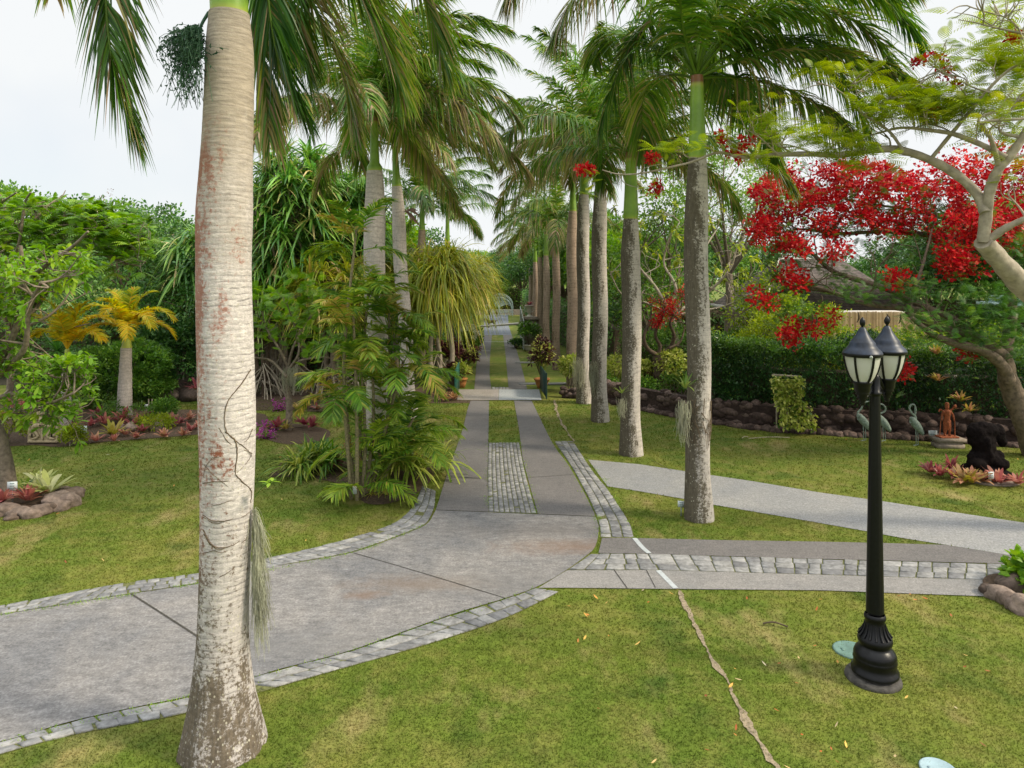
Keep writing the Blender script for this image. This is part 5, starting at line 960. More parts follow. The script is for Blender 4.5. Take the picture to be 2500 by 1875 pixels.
# ---- flame trees
M['bark_mid'] = plain('brown_bark', (.14, .105, .075), .9, 12, .45, .8, .02)
def PB(pts, D0, D1, n=None): return catmull([at(x, y, D0 + (D1 - D0) * i / (len(pts) - 1)) for i, (x, y) in enumerate(pts)], n or 7 * len(pts))
def flame_tree(label, base, limbs, twig, leafmb, flower=None, bark='bark_pale', **kw):
    rt = root('flame_tree', label, 'tree', (base[0], base[1], 0)); mb = MB(); tips = []
    for pts, D0, D1, r0, r1, ks in limbs:
        Q = PB(pts, D0, D1); tube(mb, Q, np.linspace(r0, r1, len(Q)), 10 if r0 > .06 else 6, .5, True, lambda i, a: 1 + .05 * np.sin(a * 2 + i * .5) + .04 * math.sin(i * 1.3))
        for u in ks:
            k = min(len(Q) - 1, max(3, int(u * len(Q)))); T = unit(Q[k] - Q[k - 2])
            branching(mb, limb(Q[k], Q[k] + unit(T * .5 + rnd_dirs(1, -.1)[0] * [1, 1, .5] + A([0, 0, twig[3]])) * twig[0] * R.uniform(.7, 1.2), .15, 7), max(.010, min(r1 * .7, .03)), .010, twig[1], twig[2], .75, tips, 3, .12, .005)
    return rt, mb, tips
# rear tree, trunk behind the black statue
D = 16.4
L2 = [([(2530, 1110), (2490, 1000), (2462, 930), (2450, 880), (2405, 840), (2330, 810), (2270, 790), (2215, 765)], D, D - .3, .27, .07, ()),
      ([(2462, 930), (2445, 890), (2395, 855), (2330, 838), (2275, 815), (2225, 775)], D - .3, D - .9, .15, .045, (.5, .7)),
      ([(2405, 845), (2340, 790), (2290, 765), (2200, 752), (2120, 742), (2060, 722), (2000, 708), (1935, 705)], D, D + .6, .11, .03, (.4, .6, .75, .9, 1)),
      ([(2060, 722), (1980, 700), (1900, 715), (1840, 745), (1800, 772)], D + .3, D + .8, .045, .012, (.4, .7, 1)),
      ([(2290, 765), (2240, 740), (2150, 700), (2040, 665), (1990, 625), (1955, 590), (1930, 560)], D, D + 1.6, .09, .025, (.35, .5, .65, .8, 1)),
      ([(2450, 880), (2470, 760), (2450, 640), (2400, 560)], D + .4, D + 1.2, .16, .05, (.6, .8, 1)), ([(2450, 640), (2360, 560), (2260, 520), (2140, 500), (2030, 480)], D + 1, D + 2.2, .06, .02, (.2, .35, .5, .65, .8, .9, 1)),
      ([(2470, 700), (2380, 600), (2300, 580), (2180, 565), (2050, 570), (1950, 560), (1870, 580)], D + 1.2, D + 2.6, .10, .02, (.2, .35, .5, .6, .7, .8, .9, 1)), ([(2215, 765), (2240, 690), (2260, 620), (2275, 560)], D - .2, D + .4, .055, .02, (.5, .8, 1)),
      ([(2180, 565), (2080, 520), (1980, 470), (1900, 440)], D + 1.6, D + 2.8, .035, .012, (.3, .5, .7, 1)), ([(1950, 560), (1880, 530), (1820, 540)], D + 2.3, D + 2.6, .02, .010, (.5, 1))]
rt, mb, tips = flame_tree('big flame tree laden with red blossom, its dark trunk behind the black statue', at(2530, 1110, D), L2, (.75, 2, .6, .35), None)
mb.build('trunk', M['bark_mid'], rt, True)
def band(x):  # vertical centre and half height of the blossom mass by px
    return np.interp(x, [1835, 1900, 1980, 2100, 2250, 2400, 2520], [520, 515, 490, 480, 490, 480, 470]), np.interp(x, [1835, 1900, 2000, 2100, 2250, 2400, 2520], [60, 95, 90, 80, 85, 120, 140])
C = []
while len(C) < 760:
    x = R.uniform(1845, 2560); yc, hh = band(x); y = yc + R.uniform(-1, 1) * hh; s = noise.noise(Vector((x * .022, y * .04, 1.))) + .3 * noise.noise(Vector((x * .06, y * .09, 5.)))
    if s > .0: C.append(at(x, y, D + R.uniform(.2, 2.6)))
for cx_, cy_, sx, sy, n in ((1855, 565, 26, 16, 14), (1945, 600, 26, 20, 10), (1925, 670, 20, 14, 10), (2340, 640, 32, 30, 40), (2190, 685, 24, 12, 12), (1935, 815, 14, 18, 14), (1980, 800, 12, 8, 6), (2370, 862, 14, 8, 6), (2035, 615, 30, 14, 10), (2205, 905, 14, 8, 5), (2200, 890, 14, 8, 4), (1875, 740, 14, 8, 5), (2030, 775, 16, 8, 5), (1840, 720, 8, 8, 3), (1960, 690, 16, 6, 6), (2400, 540, 60, 30, 30)):
    for _ in range(n): C.append(at(cx_ + R.normal(0, sx * .7), cy_ + R.normal(0, sy * .7), D - .2 + R.uniform(-.3, .5)))
C = A(C); fm = MB(); tufts(fm, C, 30, .22, .085, .75, .35, .45, .16, .1, 1, None); fm.build('blossom', M['red'], rt)
mb = MB(); compound(mb, [(C[i] + R.normal(0, .2, 3) + A([0, 0, -.18]), unit(rnd_dirs(1, -.2)[0])) for i in R.integers(0, len(C), 460)], 2, .34, 9, .075, .30, .5, .2, .3, .2)
for x0, x1, y0, y1, n, dd in ((2060, 2330, 690, 745, 110, -.3), (2200, 2520, 760, 850, 260, -.8), (1880, 2010, 740, 800, 60, .3), (2350, 2520, 690, 780, 130, -.6), (2400, 2560, 560, 680, 160, .2), (2340, 2560, 700, 900, 230, -.2), (2060, 2300, 500, 640, 160, 1.2), (1880, 2060, 470, 620, 140, 1.8), (1860, 2080, 620, 730, 170, .6)): compound(mb, [(at(R.uniform(x0, x1), R.uniform(y0, y1), D + dd + R.uniform(-.6, .6)), rnd_dirs(1, -.2)[0]) for _ in range(n)], 2, .34, 9, .075, .30, .45, .2, .3, .2)
compound(mb, tips, 1, .30, 8, .07, .3, .5, .2, .4, .2); mb.build('crown', M['feather_d'], rt)
mb = MB()
for x, y, l in ((1983, 765, 26), (1992, 768, 20), (2095, 762, 22), (2165, 765, 16), (2170, 770, 18), (2197, 765, 22), (2005, 720, 18), (1832, 640, 26)): a = at(x, y, D - .4); tube(mb, catmull([a, a + A([.02, 0, -l * .006]), a + A([-.02, .02, -l * .011])], 7), [.006, .014, .018, .02, .018, .014, .005], 6)
mb.build('seed_pod', M['bark_dark'], rt, True)
# front tree: pale limbs reaching in from the right edge
D = 10.6; bx_ = at(2790, 1300, 11.54); bx_[2] = 0
L1 = [([(2790, 1300), (2710, 1000), (2600, 800), (2500, 700), (2440, 635), (2400, 590)], 11.54, D - .2, .24, .125, ()), ([(2400, 590), (2408, 520), (2418, 460), (2440, 410), (2470, 375), (2500, 330), (2530, 280)], D - .2, D - .6, .085, .05, (.6, .8, 1)),
      ([(2405, 520), (2390, 480), (2340, 430), (2270, 390), (2190, 365), (2120, 368), (2050, 378), (1970, 376), (1890, 378), (1820, 384), (1760, 372)], D - .3, D + .8, .078, .026, (.3, .42, .5, .58, .66, .74, .8, .86)),
      ([(1760, 372), (1740, 375), (1690, 395), (1620, 412), (1560, 424), (1510, 425), (1470, 415)], D + .8, D + 1.0, .026, .008, ()), ([(1560, 424), (1580, 408), (1620, 400)], D + .9, D + .8, .008, .004, ()), ([(1510, 428), (1530, 450), (1580, 462)], D + .95, D + 1, .008, .004, ()), ([(1700, 385), (1672, 380), (1665, 350)], D + .85, D + .9, .008, .004, ()), ([(1740, 370), (1720, 350), (1706, 334)], D + .8, D + .8, .010, .004, ()),
      ([(2455, 385), (2400, 355), (2330, 328), (2270, 318), (2200, 312), (2140, 326)], D - .5, D + .2, .05, .016, (.25, .4, .55, .7, .85, 1)), ([(2275, 385), (2320, 330), (2370, 270), (2430, 200), (2480, 160), (2540, 130)], D, D - .8, .032, .016, (.3, .45, .6, .75, .9)),
      ([(2205, 368), (2170, 320), (2110, 280), (2080, 245), (2060, 230)], D, D + .4, .028, .012, (.3, .5, .7, .85, 1)), ([(2110, 280), (2180, 235), (2230, 215), (2290, 175)], D + .2, D, .016, .006, (.4, .7, 1)), ([(2430, 230), (2380, 215), (2340, 195), (2300, 180)], D - .5, D - .3, .014, .006, (.5, .8)),
      ([(2440, 410), (2420, 340), (2400, 300), (2500, 290)], D - .4, D - 1, .04, .02, (.4, .6, .8, 1)), ([(2410, 590), (2450, 560), (2500, 535), (2560, 510)], D - .2, D - .6, .065, .03, (.7, 1)), ([(2560, 90), (2480, 78), (2420, 65), (2380, 55), (2340, 48)], D - .8, D - .6, .018, .006, (.2, .4, .5, .6)), ([(2420, 62), (2380, 40), (2330, 30)], D - .7, D - .7, .010, .004, ()),
      ([(2520, 130), (2500, 100), (2480, 60), (2440, 35)], D - .8, D - .8, .014, .006, (.3, .6, .9)), ([(1900, 378), (1860, 340), (1830, 320)], D + .5, D + .5, .016, .006, (.5, 1)), ([(1990, 376), (1930, 355), (1880, 350)], D + .4, D + .6, .014, .006, (.4, .7, 1))]
rt, mb, tips = flame_tree('pale barked flame tree at the right edge, its long bough crossing before the palms', bx_, L1, (.40, 1, .5, .2), None)
mb.build('trunk', M['bark_pale'], rt, True)
mb = MB(); tl = [(t[0], unit(t[1] * [1, 1, .35])) for t in tips]
def scat(lst, sx, sy, dd=0., zf=.2):
    out = []
    for x, y, n in lst:
        for _ in range(n): a = R.uniform(0, 6.28); out.append((at(x + R.normal(0, sx), y + R.normal(0, sy), D + dd + R.normal(0, .35)), A([math.cos(a), math.sin(a), R.uniform(-.1, .3)])))
    return out
ex = scat([(1870, 300, 5), (1930, 330, 9), (1990, 345, 10), (2080, 350, 11), (2130, 270, 12), (2190, 245, 13), (2250, 240, 13), (2300, 260, 14), (2360, 250, 12), (2420, 260, 12), (2480, 270, 12), (2430, 165, 12), (2480, 180, 12), (2400, 120, 9), (2470, 80, 10), (2430, 30, 6), (2480, 130, 9), (2060, 190, 6), (2020, 185, 4), (2340, 300, 9), (2210, 290, 9), (1850, 395, 3), (1690, 345, 2), (1640, 365, 3), (2130, 400, 4), (2060, 385, 5), (2380, 330, 6), (2500, 330, 8)], 26, 14)
compound(mb, tl + ex + ex + ex, 2, .42, 11, .088, .24, .58, .17, .45, .25)
compound(mb, scat([(1670, 352, 2), (1645, 372, 2), (1432, 445, 1), (1430, 470, 2), (1455, 425, 2), (1625, 405, 3), (1600, 470, 3), (1590, 450, 2), (1750, 355, 3), (1800, 380, 4), (1830, 400, 4)], 8, 6, .9), 2, .26, 10, .06, .42, .65, .1, .3, .2)
mb.build('crown', M['feather'], rt)
mb = MB(); C = [at(x + R.normal(0, sx), y + R.normal(0, sy), D + dd + R.normal(0, .06)) for x, y, sx, sy, n, dd in ((1424, 414, 11, 6, 9, 1), (1594, 388, 9, 6, 7, .9), (1604, 458, 9, 7, 7, 1), (1755, 340, 8, 6, 3, .8), (1800, 372, 8, 10, 6, .8), (1820, 345, 12, 6, 5, .7), (2262, 150, 16, 6, 9, .1), (2310, 165, 8, 14, 6, .1), (2335, 205, 5, 5, 2, .1), (2280, 280, 12, 8, 5, .2), (2480, 92, 10, 8, 5, -.6), (1790, 368, 6, 6, 4, .8)) for _ in range(n)]
tufts(mb, A(C), 20, .06, .065, .6, .35, .5, .15, .1, 1); mb.build('blossom', M['red'], rt)
# ================================================================ LAMP POST
lx, ly = (2136 - CX) / FPX * 7.35, 7.35
rt = root('lamp_post', 'black cast iron lamp post with twin lanterns on the right front lawn', 'lamp post', (lx, ly, 0))
k = 7.35 / FPX; pz = lambda y: H - (y - HY) * k
mb = MB(); lathe(mb, [(0, 0), (.275, 0), (.272, .05), (.26, .075), (0, .075)], (lx - .02, ly, -.03), 28); mb.build('plinth', M['plinthstone'], rt)
mb = MB(); pr = [(.245, .075), (.245, .11), (.222, .125), (.22, .20), (.228, .215), (.222, .235), (.218, .25), (.222, .27), (.205, .31), (.17, .345), (.155, .36), (.155, .375), (.178, .40), (.182, .43), (.168, .46), (.135, .50), (.115, .55), (.103, .61), (.100, .64), (.112, .65), (.115, .67), (.108, .69), (.10, .70)]
pr = [(r * .93, z * .97 + .002) for r, z in pr]; lathe(mb, pr, (lx, ly, 0), 36)
for i in range(16): a = i * math.pi / 8; tube(mb, [[lx + r * math.cos(a), ly + r * math.sin(a), z] for r, z in ((.160, .455), (.127, .495), (.108, .543), (.098, .59))], [.013, .012, .008, .004], 5)
mb.build('base', M['black'], rt, True)
mb = MB(); zt = pz(962); s = np.linspace(0, 1, 30); tube(mb, np.stack([lx + 0 * s, ly + 0 * s, .70 + (zt - .70) * s], 1), .086 - .036 * s, 32, .5, True, lambda i, a: 1 + .035 * np.cos(a * 12)); lathe(mb, [(.05, zt - .02), (.064, zt), (.066, zt + .02), (.052, zt + .03), (.05, zt + .16), (.045, zt + .19), (.02, zt + .22), (.0, zt + .225)], (lx, ly, 0), 24); mb.build('post', M['black'], rt, True)
ad = unit(A([.361, .215, 0])); tips2 = {}
zc = pz(955)
for sg in (-1, 1):
    tip = A([lx, ly, 0]) + ad * sg * .215; mb = MB()
    P = catmull([[lx, ly, zc + .13], A([lx, ly, zc + .15]) + ad * sg * .05, A([lx, ly, zc + .06]) + ad * sg * .12, A([lx, ly, zc + .0]) + ad * sg * .18, A([lx, ly, zc + .01]) + ad * sg * .225], 20)
    tube(mb, P, np.linspace(.022, .016, 20), 8); S2 = catmull([A([lx, ly, zc + .03]) + ad * sg * .06, A([lx, ly, zc - .02]) + ad * sg * .10, A([lx, ly, zc - .05]) + ad * sg * .15, A([lx, ly, zc - .01]) + ad * sg * .18], 12); tube(mb, S2, .010, 6); mb.build('arm', M['black'], rt, True)
    T0 = A([tip[0], tip[1], 0]); zb_ = pz(985)
    mb = MB(); lathe(mb, [(0, zb_), (.018, zb_), (.03, zb_ + .02), (.022, zb_ + .035), (.04, zb_ + .05), (.03, zb_ + .065), (.055, zb_ + .08), (.045, zb_ + .10), (.068, zb_ + .115), (.060, zb_ + .13), (.075, zb_ + .15), (.078, zb_ + .20), (.085, zb_ + .215), (.095, zb_ + .235), (.095, zb_ + .25), (0, zb_ + .25)], T0, 24); lan = mb.build('lantern', M['black'], rt, True)
    zg0, zg1 = zb_ + .25, pz(866)
    gp_ = [(.090, 0), (.118, .18), (.143, .42), (.161, .68), (.171, .90), (.174, 1.)]; mb = MB(); lathe(mb, [(r * .965, zg0 + (zg1 - zg0) * t) for r, t in gp_], T0, 6 * 4); mb.build('glass', M['glass'], lan, True)
    mb = MB()
    for i in range(6): a = i * math.pi / 3 + (.18 if sg < 0 else .28) + math.pi / 2; tube(mb, [[T0[0] + r * math.cos(a), T0[1] + r * math.sin(a), zg0 + (zg1 - zg0) * t] for r, t in gp_], .0125, 6)
    mb.build('rib', M['black'], lan, True)
    mb = MB(); zr = zg1; lathe(mb, [(.165, zr - .008), (.188, zr + .0), (.194, zr + .018), (.190, zr + .032)], T0, 36); mb.build('rim', M['black'], lan, True)
    mb = MB(); lathe(mb, [(.190, zr + .032), (.180, zr + .052), (.150, zr + .082), (.128, zr + .112), (.122, zr + .138), (.112, zr + .150), (.085, zr + .185), (.060, zr + .225), (.045, zr + .258), (.034, zr + .28), (.02, zr + .295)], T0, 36); mb.build('hood', M['hood'], lan, True)
    mb = MB(); lathe(mb, [(.012, zr + .29), (.012, zr + .305), (.026, zr + .325), (.029, zr + .345), (.024, zr + .37), (.010, zr + .392), (0, zr + .40)], T0, 12); mb.build('finial', M['black'], lan, True)
    if sg < 0:
        mb = MB(); a = -math.pi / 2 - .05; lathe(mb, [(.004, 0), (.016, 0), (.016, .008), (.004, .008)], (0, 0, 0), 10); mb.v[-1] = mb.v[-1] @ A([[1, 0, 0], [0, 0, 1], [0, 1, 0]]) + A([T0[0] + .194 * math.cos(a), T0[1] - .199, zr + .008]); mb.build('latch', M['galv'], lan)

# valve covers
for (px, py, r, m_, lab) in ((2080, 1589, .20, 'lid_green', 'round dull green valve cover sunk in the lawn behind the lamp post'), (2291, 1880, .145, 'lid_blue', 'round pale blue valve cover at the bottom edge of the lawn')):
    c = G(px, py); mb = MB(); lathe(mb, [(r, -.02), (r, .012), (r * .93, .018), (r * .9, .015), (.0, .018)], c, 28); box(mb, c + A([-r * .5, 0, .018]), (r * .16, r * .3, .006)); tag(mb.build('valve_cover', M[m_], None, False, tuple(c)), lab, 'valve cover', 'valve covers in the lawn')

# ================================================================ SIGNS
def plant_sign(label, c, w, h, z0, rz=0., tilt=0., mat='signwhite', stake=True, lines=3):
    rt = root('plant_sign', label, 'sign', (c[0], c[1], 0), 'small plant labels'); cr, sr = math.cos(rz), math.sin(rz)
    mb = MB(); box(mb, (c[0], c[1], z0 + h / 2), (w, .012, h), rz); mb.build('board', M[mat], rt); mb = MB()
    for i in range(lines): f = R.uniform(.45, .8); box(mb, (c[0] + sr * .0085, c[1] - cr * .0085, z0 + h * (.78 - .56 * i / max(1, lines - 1))), (w * f, .003, h * .09), rz)
    mb.build('lettering', M['signtext'], rt); mb = MB(); box(mb, (c[0] - sr * .014, c[1] + cr * .014, z0 / 2 + .02), (.02, .012, z0 + .06), rz); mb.build('stake', M['galv'] if mat != 'x' else M['greenpaint'], rt); return rt
def sg_(px0, px1, py0, py1, ybase, lab, rz=0., **kw):
    D = D_(ybase); c = at((px0 + px1) / 2, py1, D); return plant_sign(lab, c, (px1 - px0) / FPX * D, (py1 - py0) / FPX * D, c[2], rz, **kw)
sg_(19, 41, 1176, 1196, 1237, 'white plant label in front of the crooked tree trunk at the left edge', .2)
sg_(187, 211, 1040, 1057, 1085, 'white plant label in the bromeliad bed just right of the carved panel', .15)
sg_(354, 361, 987, 997, 1012, 'tiny tilted white label beside the stick stakes right of the golden palm', .5, lines=2)
sg_(1655, 1671, 1223, 1238, 1260, 'pale blue plant label at the foot of the nearest right palm', -.2)
sg_(2267, 2288, 1051, 1063, 1085, 'pale plant label left of the rust red statue')
sg_(2413, 2426, 1152, 1169, 1186, 'upright pale label before the black statue')

# ================================================================ STATUES
def remeshed(name, mb, mat, parent, vs, label=None, sm=True, dsp=0.):
    o = mb.build(name, mat, parent, True); md = o.modifiers.new('Remesh', 'REMESH'); md.mode = 'VOXEL'; md.voxel_size = vs; md.use_smooth_shade = sm
    if dsp:
        tx = bpy.data.textures.new('lump', 'CLOUDS'); tx.noise_scale = dsp * 3; d = o.modifiers.new('Displace', 'DISPLACE'); d.texture = tx; d.strength = dsp; d.mid_level = .5
    s_ = o.modifiers.new('Smooth', 'SMOOTH'); s_.iterations = 2; s_.factor = .5; return o
# black seated statue
D = 14.65; c = at(2404, 1168, D); s = D / FPX; bxp = lambda x: (x - 2404) * s + c[0]; bz = lambda y: (1171 - y) * s
mb = MB()
for x, y, rx, rz_, ry, dy in ((2404, 1160, 58, 12, .42, 0), (2400, 1148, 50, 13, .36, 0), (2375, 1132, 22, 16, .20, -.12), (2430, 1132, 22, 16, .20, -.12), (2402, 1120, 36, 24, .27, 0), (2402, 1095, 28, 24, .22, 0), (2388, 1062, 27, 26, .20, .02), (2410, 1055, 30, 20, .19, .02), (2400, 1078, 30, 20, .2, 0), (2438, 1062, 15, 24, .13, .0), (2446, 1080, 11, 16, .11, .0), (2376, 1080, 13, 14, .12, 0), (2373, 1113, 10, 6, .12, -.05), (2368, 1118, 10, 8, .10, -.04), (2398, 1090, 7, 24, .08, -.18), (2402, 1108, 8, 12, .08, -.2), (2432, 1115, 14, 14, .12, -.05), (2454, 1160, 12, 10, .2, 0), (2362, 1150, 12, 14, .2, 0), (2400, 1042, 18, 10, .13, 0)):
    blob(mb, [bxp(x), D + dy, bz(y)], [rx * s, ry, rz_ * s], 2, .12, 2., x * .1)
rt = root('statue', 'black carved stone seated figure inside the ring of bromeliads', 'statue', (c[0], D, 0)); remeshed('body', mb, M['lava'], rt, .025, dsp=.03)
mb = MB(); lathe(mb, [(0, 0), (.62, 0), (.62, .035), (.58, .045), (0, .045)], (c[0], D, 0), 26); mb.build('base_slab', M['pedestal'], rt)
# rust red standing figure on a slab
D = 17.3; s = D / FPX; cx_ = at(2312, 1080, D)[0]; rt = root('statue', 'rust red standing figure with tall headdress and staff on a grey slab', 'statue', (cx_, D, 0)); z0 = .26
mb = MB(); box(mb, (cx_ + .02, D, .05), (.62, .36, .10)); box(mb, (cx_ + .02, D, .13), (.56, .32, .07)); box(mb, (cx_ + .02, D, .20), (.68, .40, .08)); mb.build('plinth', M['pedestal'], rt)
def fig(mb, J, z0, cx, cy):
    for P, r in J: tube(mb, catmull([[cx + a, cy + b, z0 + c_] for a, b, c_ in P], 12), np.interp(np.linspace(0, 1, 12), np.linspace(0, 1, len(r)), r), 12)
mb = MB(); box(mb, (cx_, D, z0), (.46, .26, .035))
fig(mb, [([(0, 0, .38), (0, 0, .46), (0, 0, .56), (0, 0, .63), (0, 0, .67)], (.072, .066, .085, .082, .035)), ([(0, 0, .66), (0, -.005, .69), (0, -.005, .735), (0, 0, .76)], (.032, .045, .047, .04)), ([(0, 0, .75), (0, 0, .80), (0, 0, .835)], (.05, .047, .042)),
     ([(-.04, 0, .40), (-.05, -.005, .22), (-.055, 0, .05)], (.055, .042, .026)), ([(.04, 0, .40), (.055, -.01, .22), (.06, 0, .05)], (.055, .042, .026)), ([(-.055, .01, .04), (-.06, -.06, .03)], (.026, .02)), ([(.06, .01, .04), (.07, -.06, .03)], (.026, .02)),
     ([(-.085, 0, .62), (-.125, -.01, .52), (-.15, -.03, .40)], (.032, .026, .019)), ([(.085, 0, .62), (.14, -.01, .52), (.15, -.05, .38)], (.032, .026, .019)), ([(-.085, .03, .62), (-.15, .03, .66), (-.19, .02, .60)], (.026, .022, .016)), ([(.085, .03, .62), (.16, .03, .68), (.19, .02, .74)], (.026, .022, .016)), ([(0, 0, .36), (0, -.01, .27), (0, -.015, .16)], (.085, .07, .02))], z0, cx_, D)
blob(mb, [cx_, D - .055, z0 + .712], [.008, .016, .012], 1); blob(mb, [cx_ + .2, D, z0 + .74], [.045, .02, .05], 2, .2); remeshed('body', mb, M['rust'], rt, .008)
mb = MB(); tube(mb, [[cx_ + .165, D - .05, z0], [cx_ + .15, D - .06, z0 + .42]], .012, 7); tube(mb, [[cx_ - .2, D - .03, z0], [cx_ - .17, D - .03, z0 + .40]], .010, 7); mb.build('staff', M['rust'], rt)
# egrets
def egret(label, px, D, h, neck, face=1, rz=0.):
    x = (px - CX) / FPX * D; z0 = .06; mb = MB(); o = lambda a, b, c_: [x + face * a, D + b, z0 + c_]
    tube(mb, catmull([o(-.10, 0, h * .60), o(-.06, 0, h * .60), o(.03, 0, h * .50), o(.13, 0, h * .37), o(.20, 0, h * .26), o(.22, 0, h * .20)], 18), np.interp(np.linspace(0, 1, 18), [0, .15, .45, .75, 1], [.035, .085, .098, .06, .012]), 14)
    tube(mb, catmull([o(a, 0, h * c_) for a, c_ in neck], 24), np.interp(np.linspace(0, 1, 24), [0, .15, .8, .88, 1], [.055, .026, .019, .030, .022]), 10); e = neck[-1]; e0 = neck[-2]; d = unit(A([e[0] - e0[0], (e[1] - e0[1]) * h]))
    tube(mb, [o(e[0], 0, h * e[1]), o(e[0] + d[0] * .05, 0, h * e[1] + d[1] * .05), o(e[0] + d[0] * .13, 0, h * e[1] + d[1] * .13)], [.018, .010, .003], 8)
    rt = root('egret_statue', label, 'bird statue', (x, D, 0), 'bronze wading bird statues'); remeshed('body', mb, M['verdigris'], rt, .009)
    for sx in (-.0, .075):
        mb = MB(); tube(mb, catmull([o(.02 + sx, sx * .6 - .02, h * .46), o(.03 + sx, sx * .6 - .02, h * .26), o(.04 + sx, sx * .6 - .02, -.05)], 8), [.022, .014, .010, .012, .010, .009, .009, .009], 7)
        for a in (-.5, 0, .5): tube(mb, [o(.04 + sx, sx * .6 - .02, -.04), o(.04 + sx - .07 * math.cos(a), sx * .6 - .02 + .06 * math.sin(a), -.048)], .006, 5)
        mb.build('leg', M['verdigris'], rt, True)
    return rt
egret('greenish bronze wading bird left of the lamp post, neck stretched up', 2104, 17.95, .92, [(-.08, .60), (-.10, .72), (-.02, .82), (.02, .92), (.06, 1.0), (.13, 1.02)], 1)
egret('greenish bronze wading bird just right of the lamp post, head hooked back', 2152, 17.9, .90, [(-.08, .60), (-.06, .70), (.08, .78), (.10, .88), (.03, .97), (-.04, .98), (-.08, .92)], 1)
egret('greenish bronze wading bird preening with its neck looped, nearest the rust red statue', 2232, 17.45, .96, [(-.06, .58), (.04, .66), (-.06, .78), (-.12, .90), (-.08, .99), (.0, .99), (.03, .90), (.025, .74)], 1)

# ================================================================ BEDS: bromeliads, stones, carved panel
def brom(label, px, py, ln, t0, t1, n=22, mat='brom', dz=.02, D=None, w=.2, group='bromeliads in the garden beds'):
    c = G(px, py) if D is None else at(px, py, D); c[2] = max(c[2], 0) + dz; return rosette_thing('bromeliad', label, 'bromeliad', c, n, ln, ln * w, mat, t0, t1, group, up=1.0, droop=.35, zmin=.1)
row = [(-20, 1078, .34, .5, .8, 'front row bromeliad cut by the left frame edge'), (140, 1075, .24, .5, .7, 'small bromeliad at the right foot of the carved panel'), (162, 1030, .52, .25, .6, 'tall orange yellow bromeliad at the panel corner'), (172, 1052, .30, .7, .95, 'mauve bromeliad behind the white label'),
    (222, 1045, .40, .8, 1, 'wine red bromeliad right of the white label'), (234, 1082, .30, .5, .85, 'salmon bromeliad at the front edge below the yellow one'), (255, 1040, .46, .7, 1, 'broad pinkish bromeliad left of the tall yellow one'), (275, 1068, .50, .22, .38, 'bright yellow upright bromeliad in the middle of the bed'), (279, 1082, .26, .5, .8, 'salmon bromeliad in front of the yellow one'),
    (300, 1035, .50, .8, 1, 'large wine red bromeliad at the foot of the golden palm'), (325, 1048, .48, .85, 1, 'dark wine bromeliad between two pale stones'), (306, 1066, .26, .55, .8, 'salmon bromeliad by the first pale stone'), (331, 1075, .32, .5, .8, 'salmon red bromeliad on the soil edge right of the yellow one'), (355, 1028, .40, .7, 1, 'rosy bromeliad behind the low golden shrub'),
    (350, 1058, .30, .8, .95, 'deep red bromeliad behind the front salmon ones'), (400, 1072, .34, .5, .8, 'pale salmon bromeliad at the bed front under the golden shrub'), (418, 1030, .32, .5, .7, 'peach bromeliad in the back row near the near trunk'), (437, 1040, .36, .8, 1, 'magenta bromeliad left of the near trunk'), (446, 1068, .30, .5, .8, 'salmon bromeliad in the front corner near the trunk'),
    (465, 1058, .30, .75, .95, 'pink bromeliad almost touching the near trunk'), (484, 1048, .32, .5, .8, 'pale pink bromeliad against the near trunk'), (385, 1040, .34, .3, .6, 'yellowish bromeliad within the low golden shrub'), (460, 1030, .34, .5, .8, 'peach bromeliad behind the magenta one'), (240, 1020, .40, .75, 1, 'purplish bromeliad in the back row left of the golden palm')]
for x, y, l, a, b, lab in row: brom(lab, x, y, l, a, b)
brom('red centred bromeliad with grey leaves left of the carved panel', 45, 1018, .62, .78, .85, 26, D=17.9); brom('scarlet spider shaped bromeliad against the left flank of the near trunk', 480, 955, .62, .85, 1, 34, D=22.5, w=.10)
brom('large white striped bromeliad in the stone ringed bed', 118, 1222, .58, .3, 1, 30, 'brom_v', .10); brom('second white striped bromeliad behind the large one', 98, 1205, .50, .3, 1, 22, 'brom_v', .10); brom('pink red bromeliad in the stone ringed bed by the label stake', 70, 1238, .42, .6, .85, 26, dz=.08); brom('pink red bromeliad at the left frame edge in the stone ringed bed', 2, 1243, .40, .65, .9, 26, dz=.08); brom('lime green bromeliad between the trunk and the striped one', 62, 1214, .34, 0, .3, 22, 'lily', .1)
for x, y, l, a, b, lab in ((2272, 1160, .36, .7, .95, 'pink bromeliad at the left tip of the ring before the black statue'), (2294, 1168, .34, .7, .95, 'pink bromeliad second along the ring'), (2322, 1152, .38, .75, 1, 'deep pink bromeliad behind the second of the ring'), (2328, 1172, .34, .4, .8, 'orange pink bromeliad left of the big yellowish ones'), (2352, 1184, .46, .25, .6, 'big yellow orange bromeliad at the front of the ring'), (2372, 1186, .44, .3, .65, 'second big yellow orange bromeliad at the ring front'), (2395, 1182, .36, .4, .75, 'orange bromeliad below the black statue'),
    (2438, 1186, .42, .6, .9, 'pink green bromeliad right of the upright label'), (2485, 1188, .36, .6, .85, 'pink bromeliad at the right frame edge'), (2345, 1165, .34, .3, .6, 'yellowish bromeliad tucked against the black statue')): brom(lab, x, y, l, a, b, 22, group='bromeliads round the black statue')
for x, y, l, a, b, lab in ((1085, 980, .46, .40, .65, 'left orange straw bromeliad at the foot of the green gate leaf'), (1108, 978, .46, .42, .62, 'right orange straw bromeliad at the foot of the green gate leaf'), (1030, 990, .40, .2, .4, 'yellow variegated bromeliad left of the straw ones')): brom(lab, x, y, l, a, b, 40, group='bromeliads by the gate', w=.12)
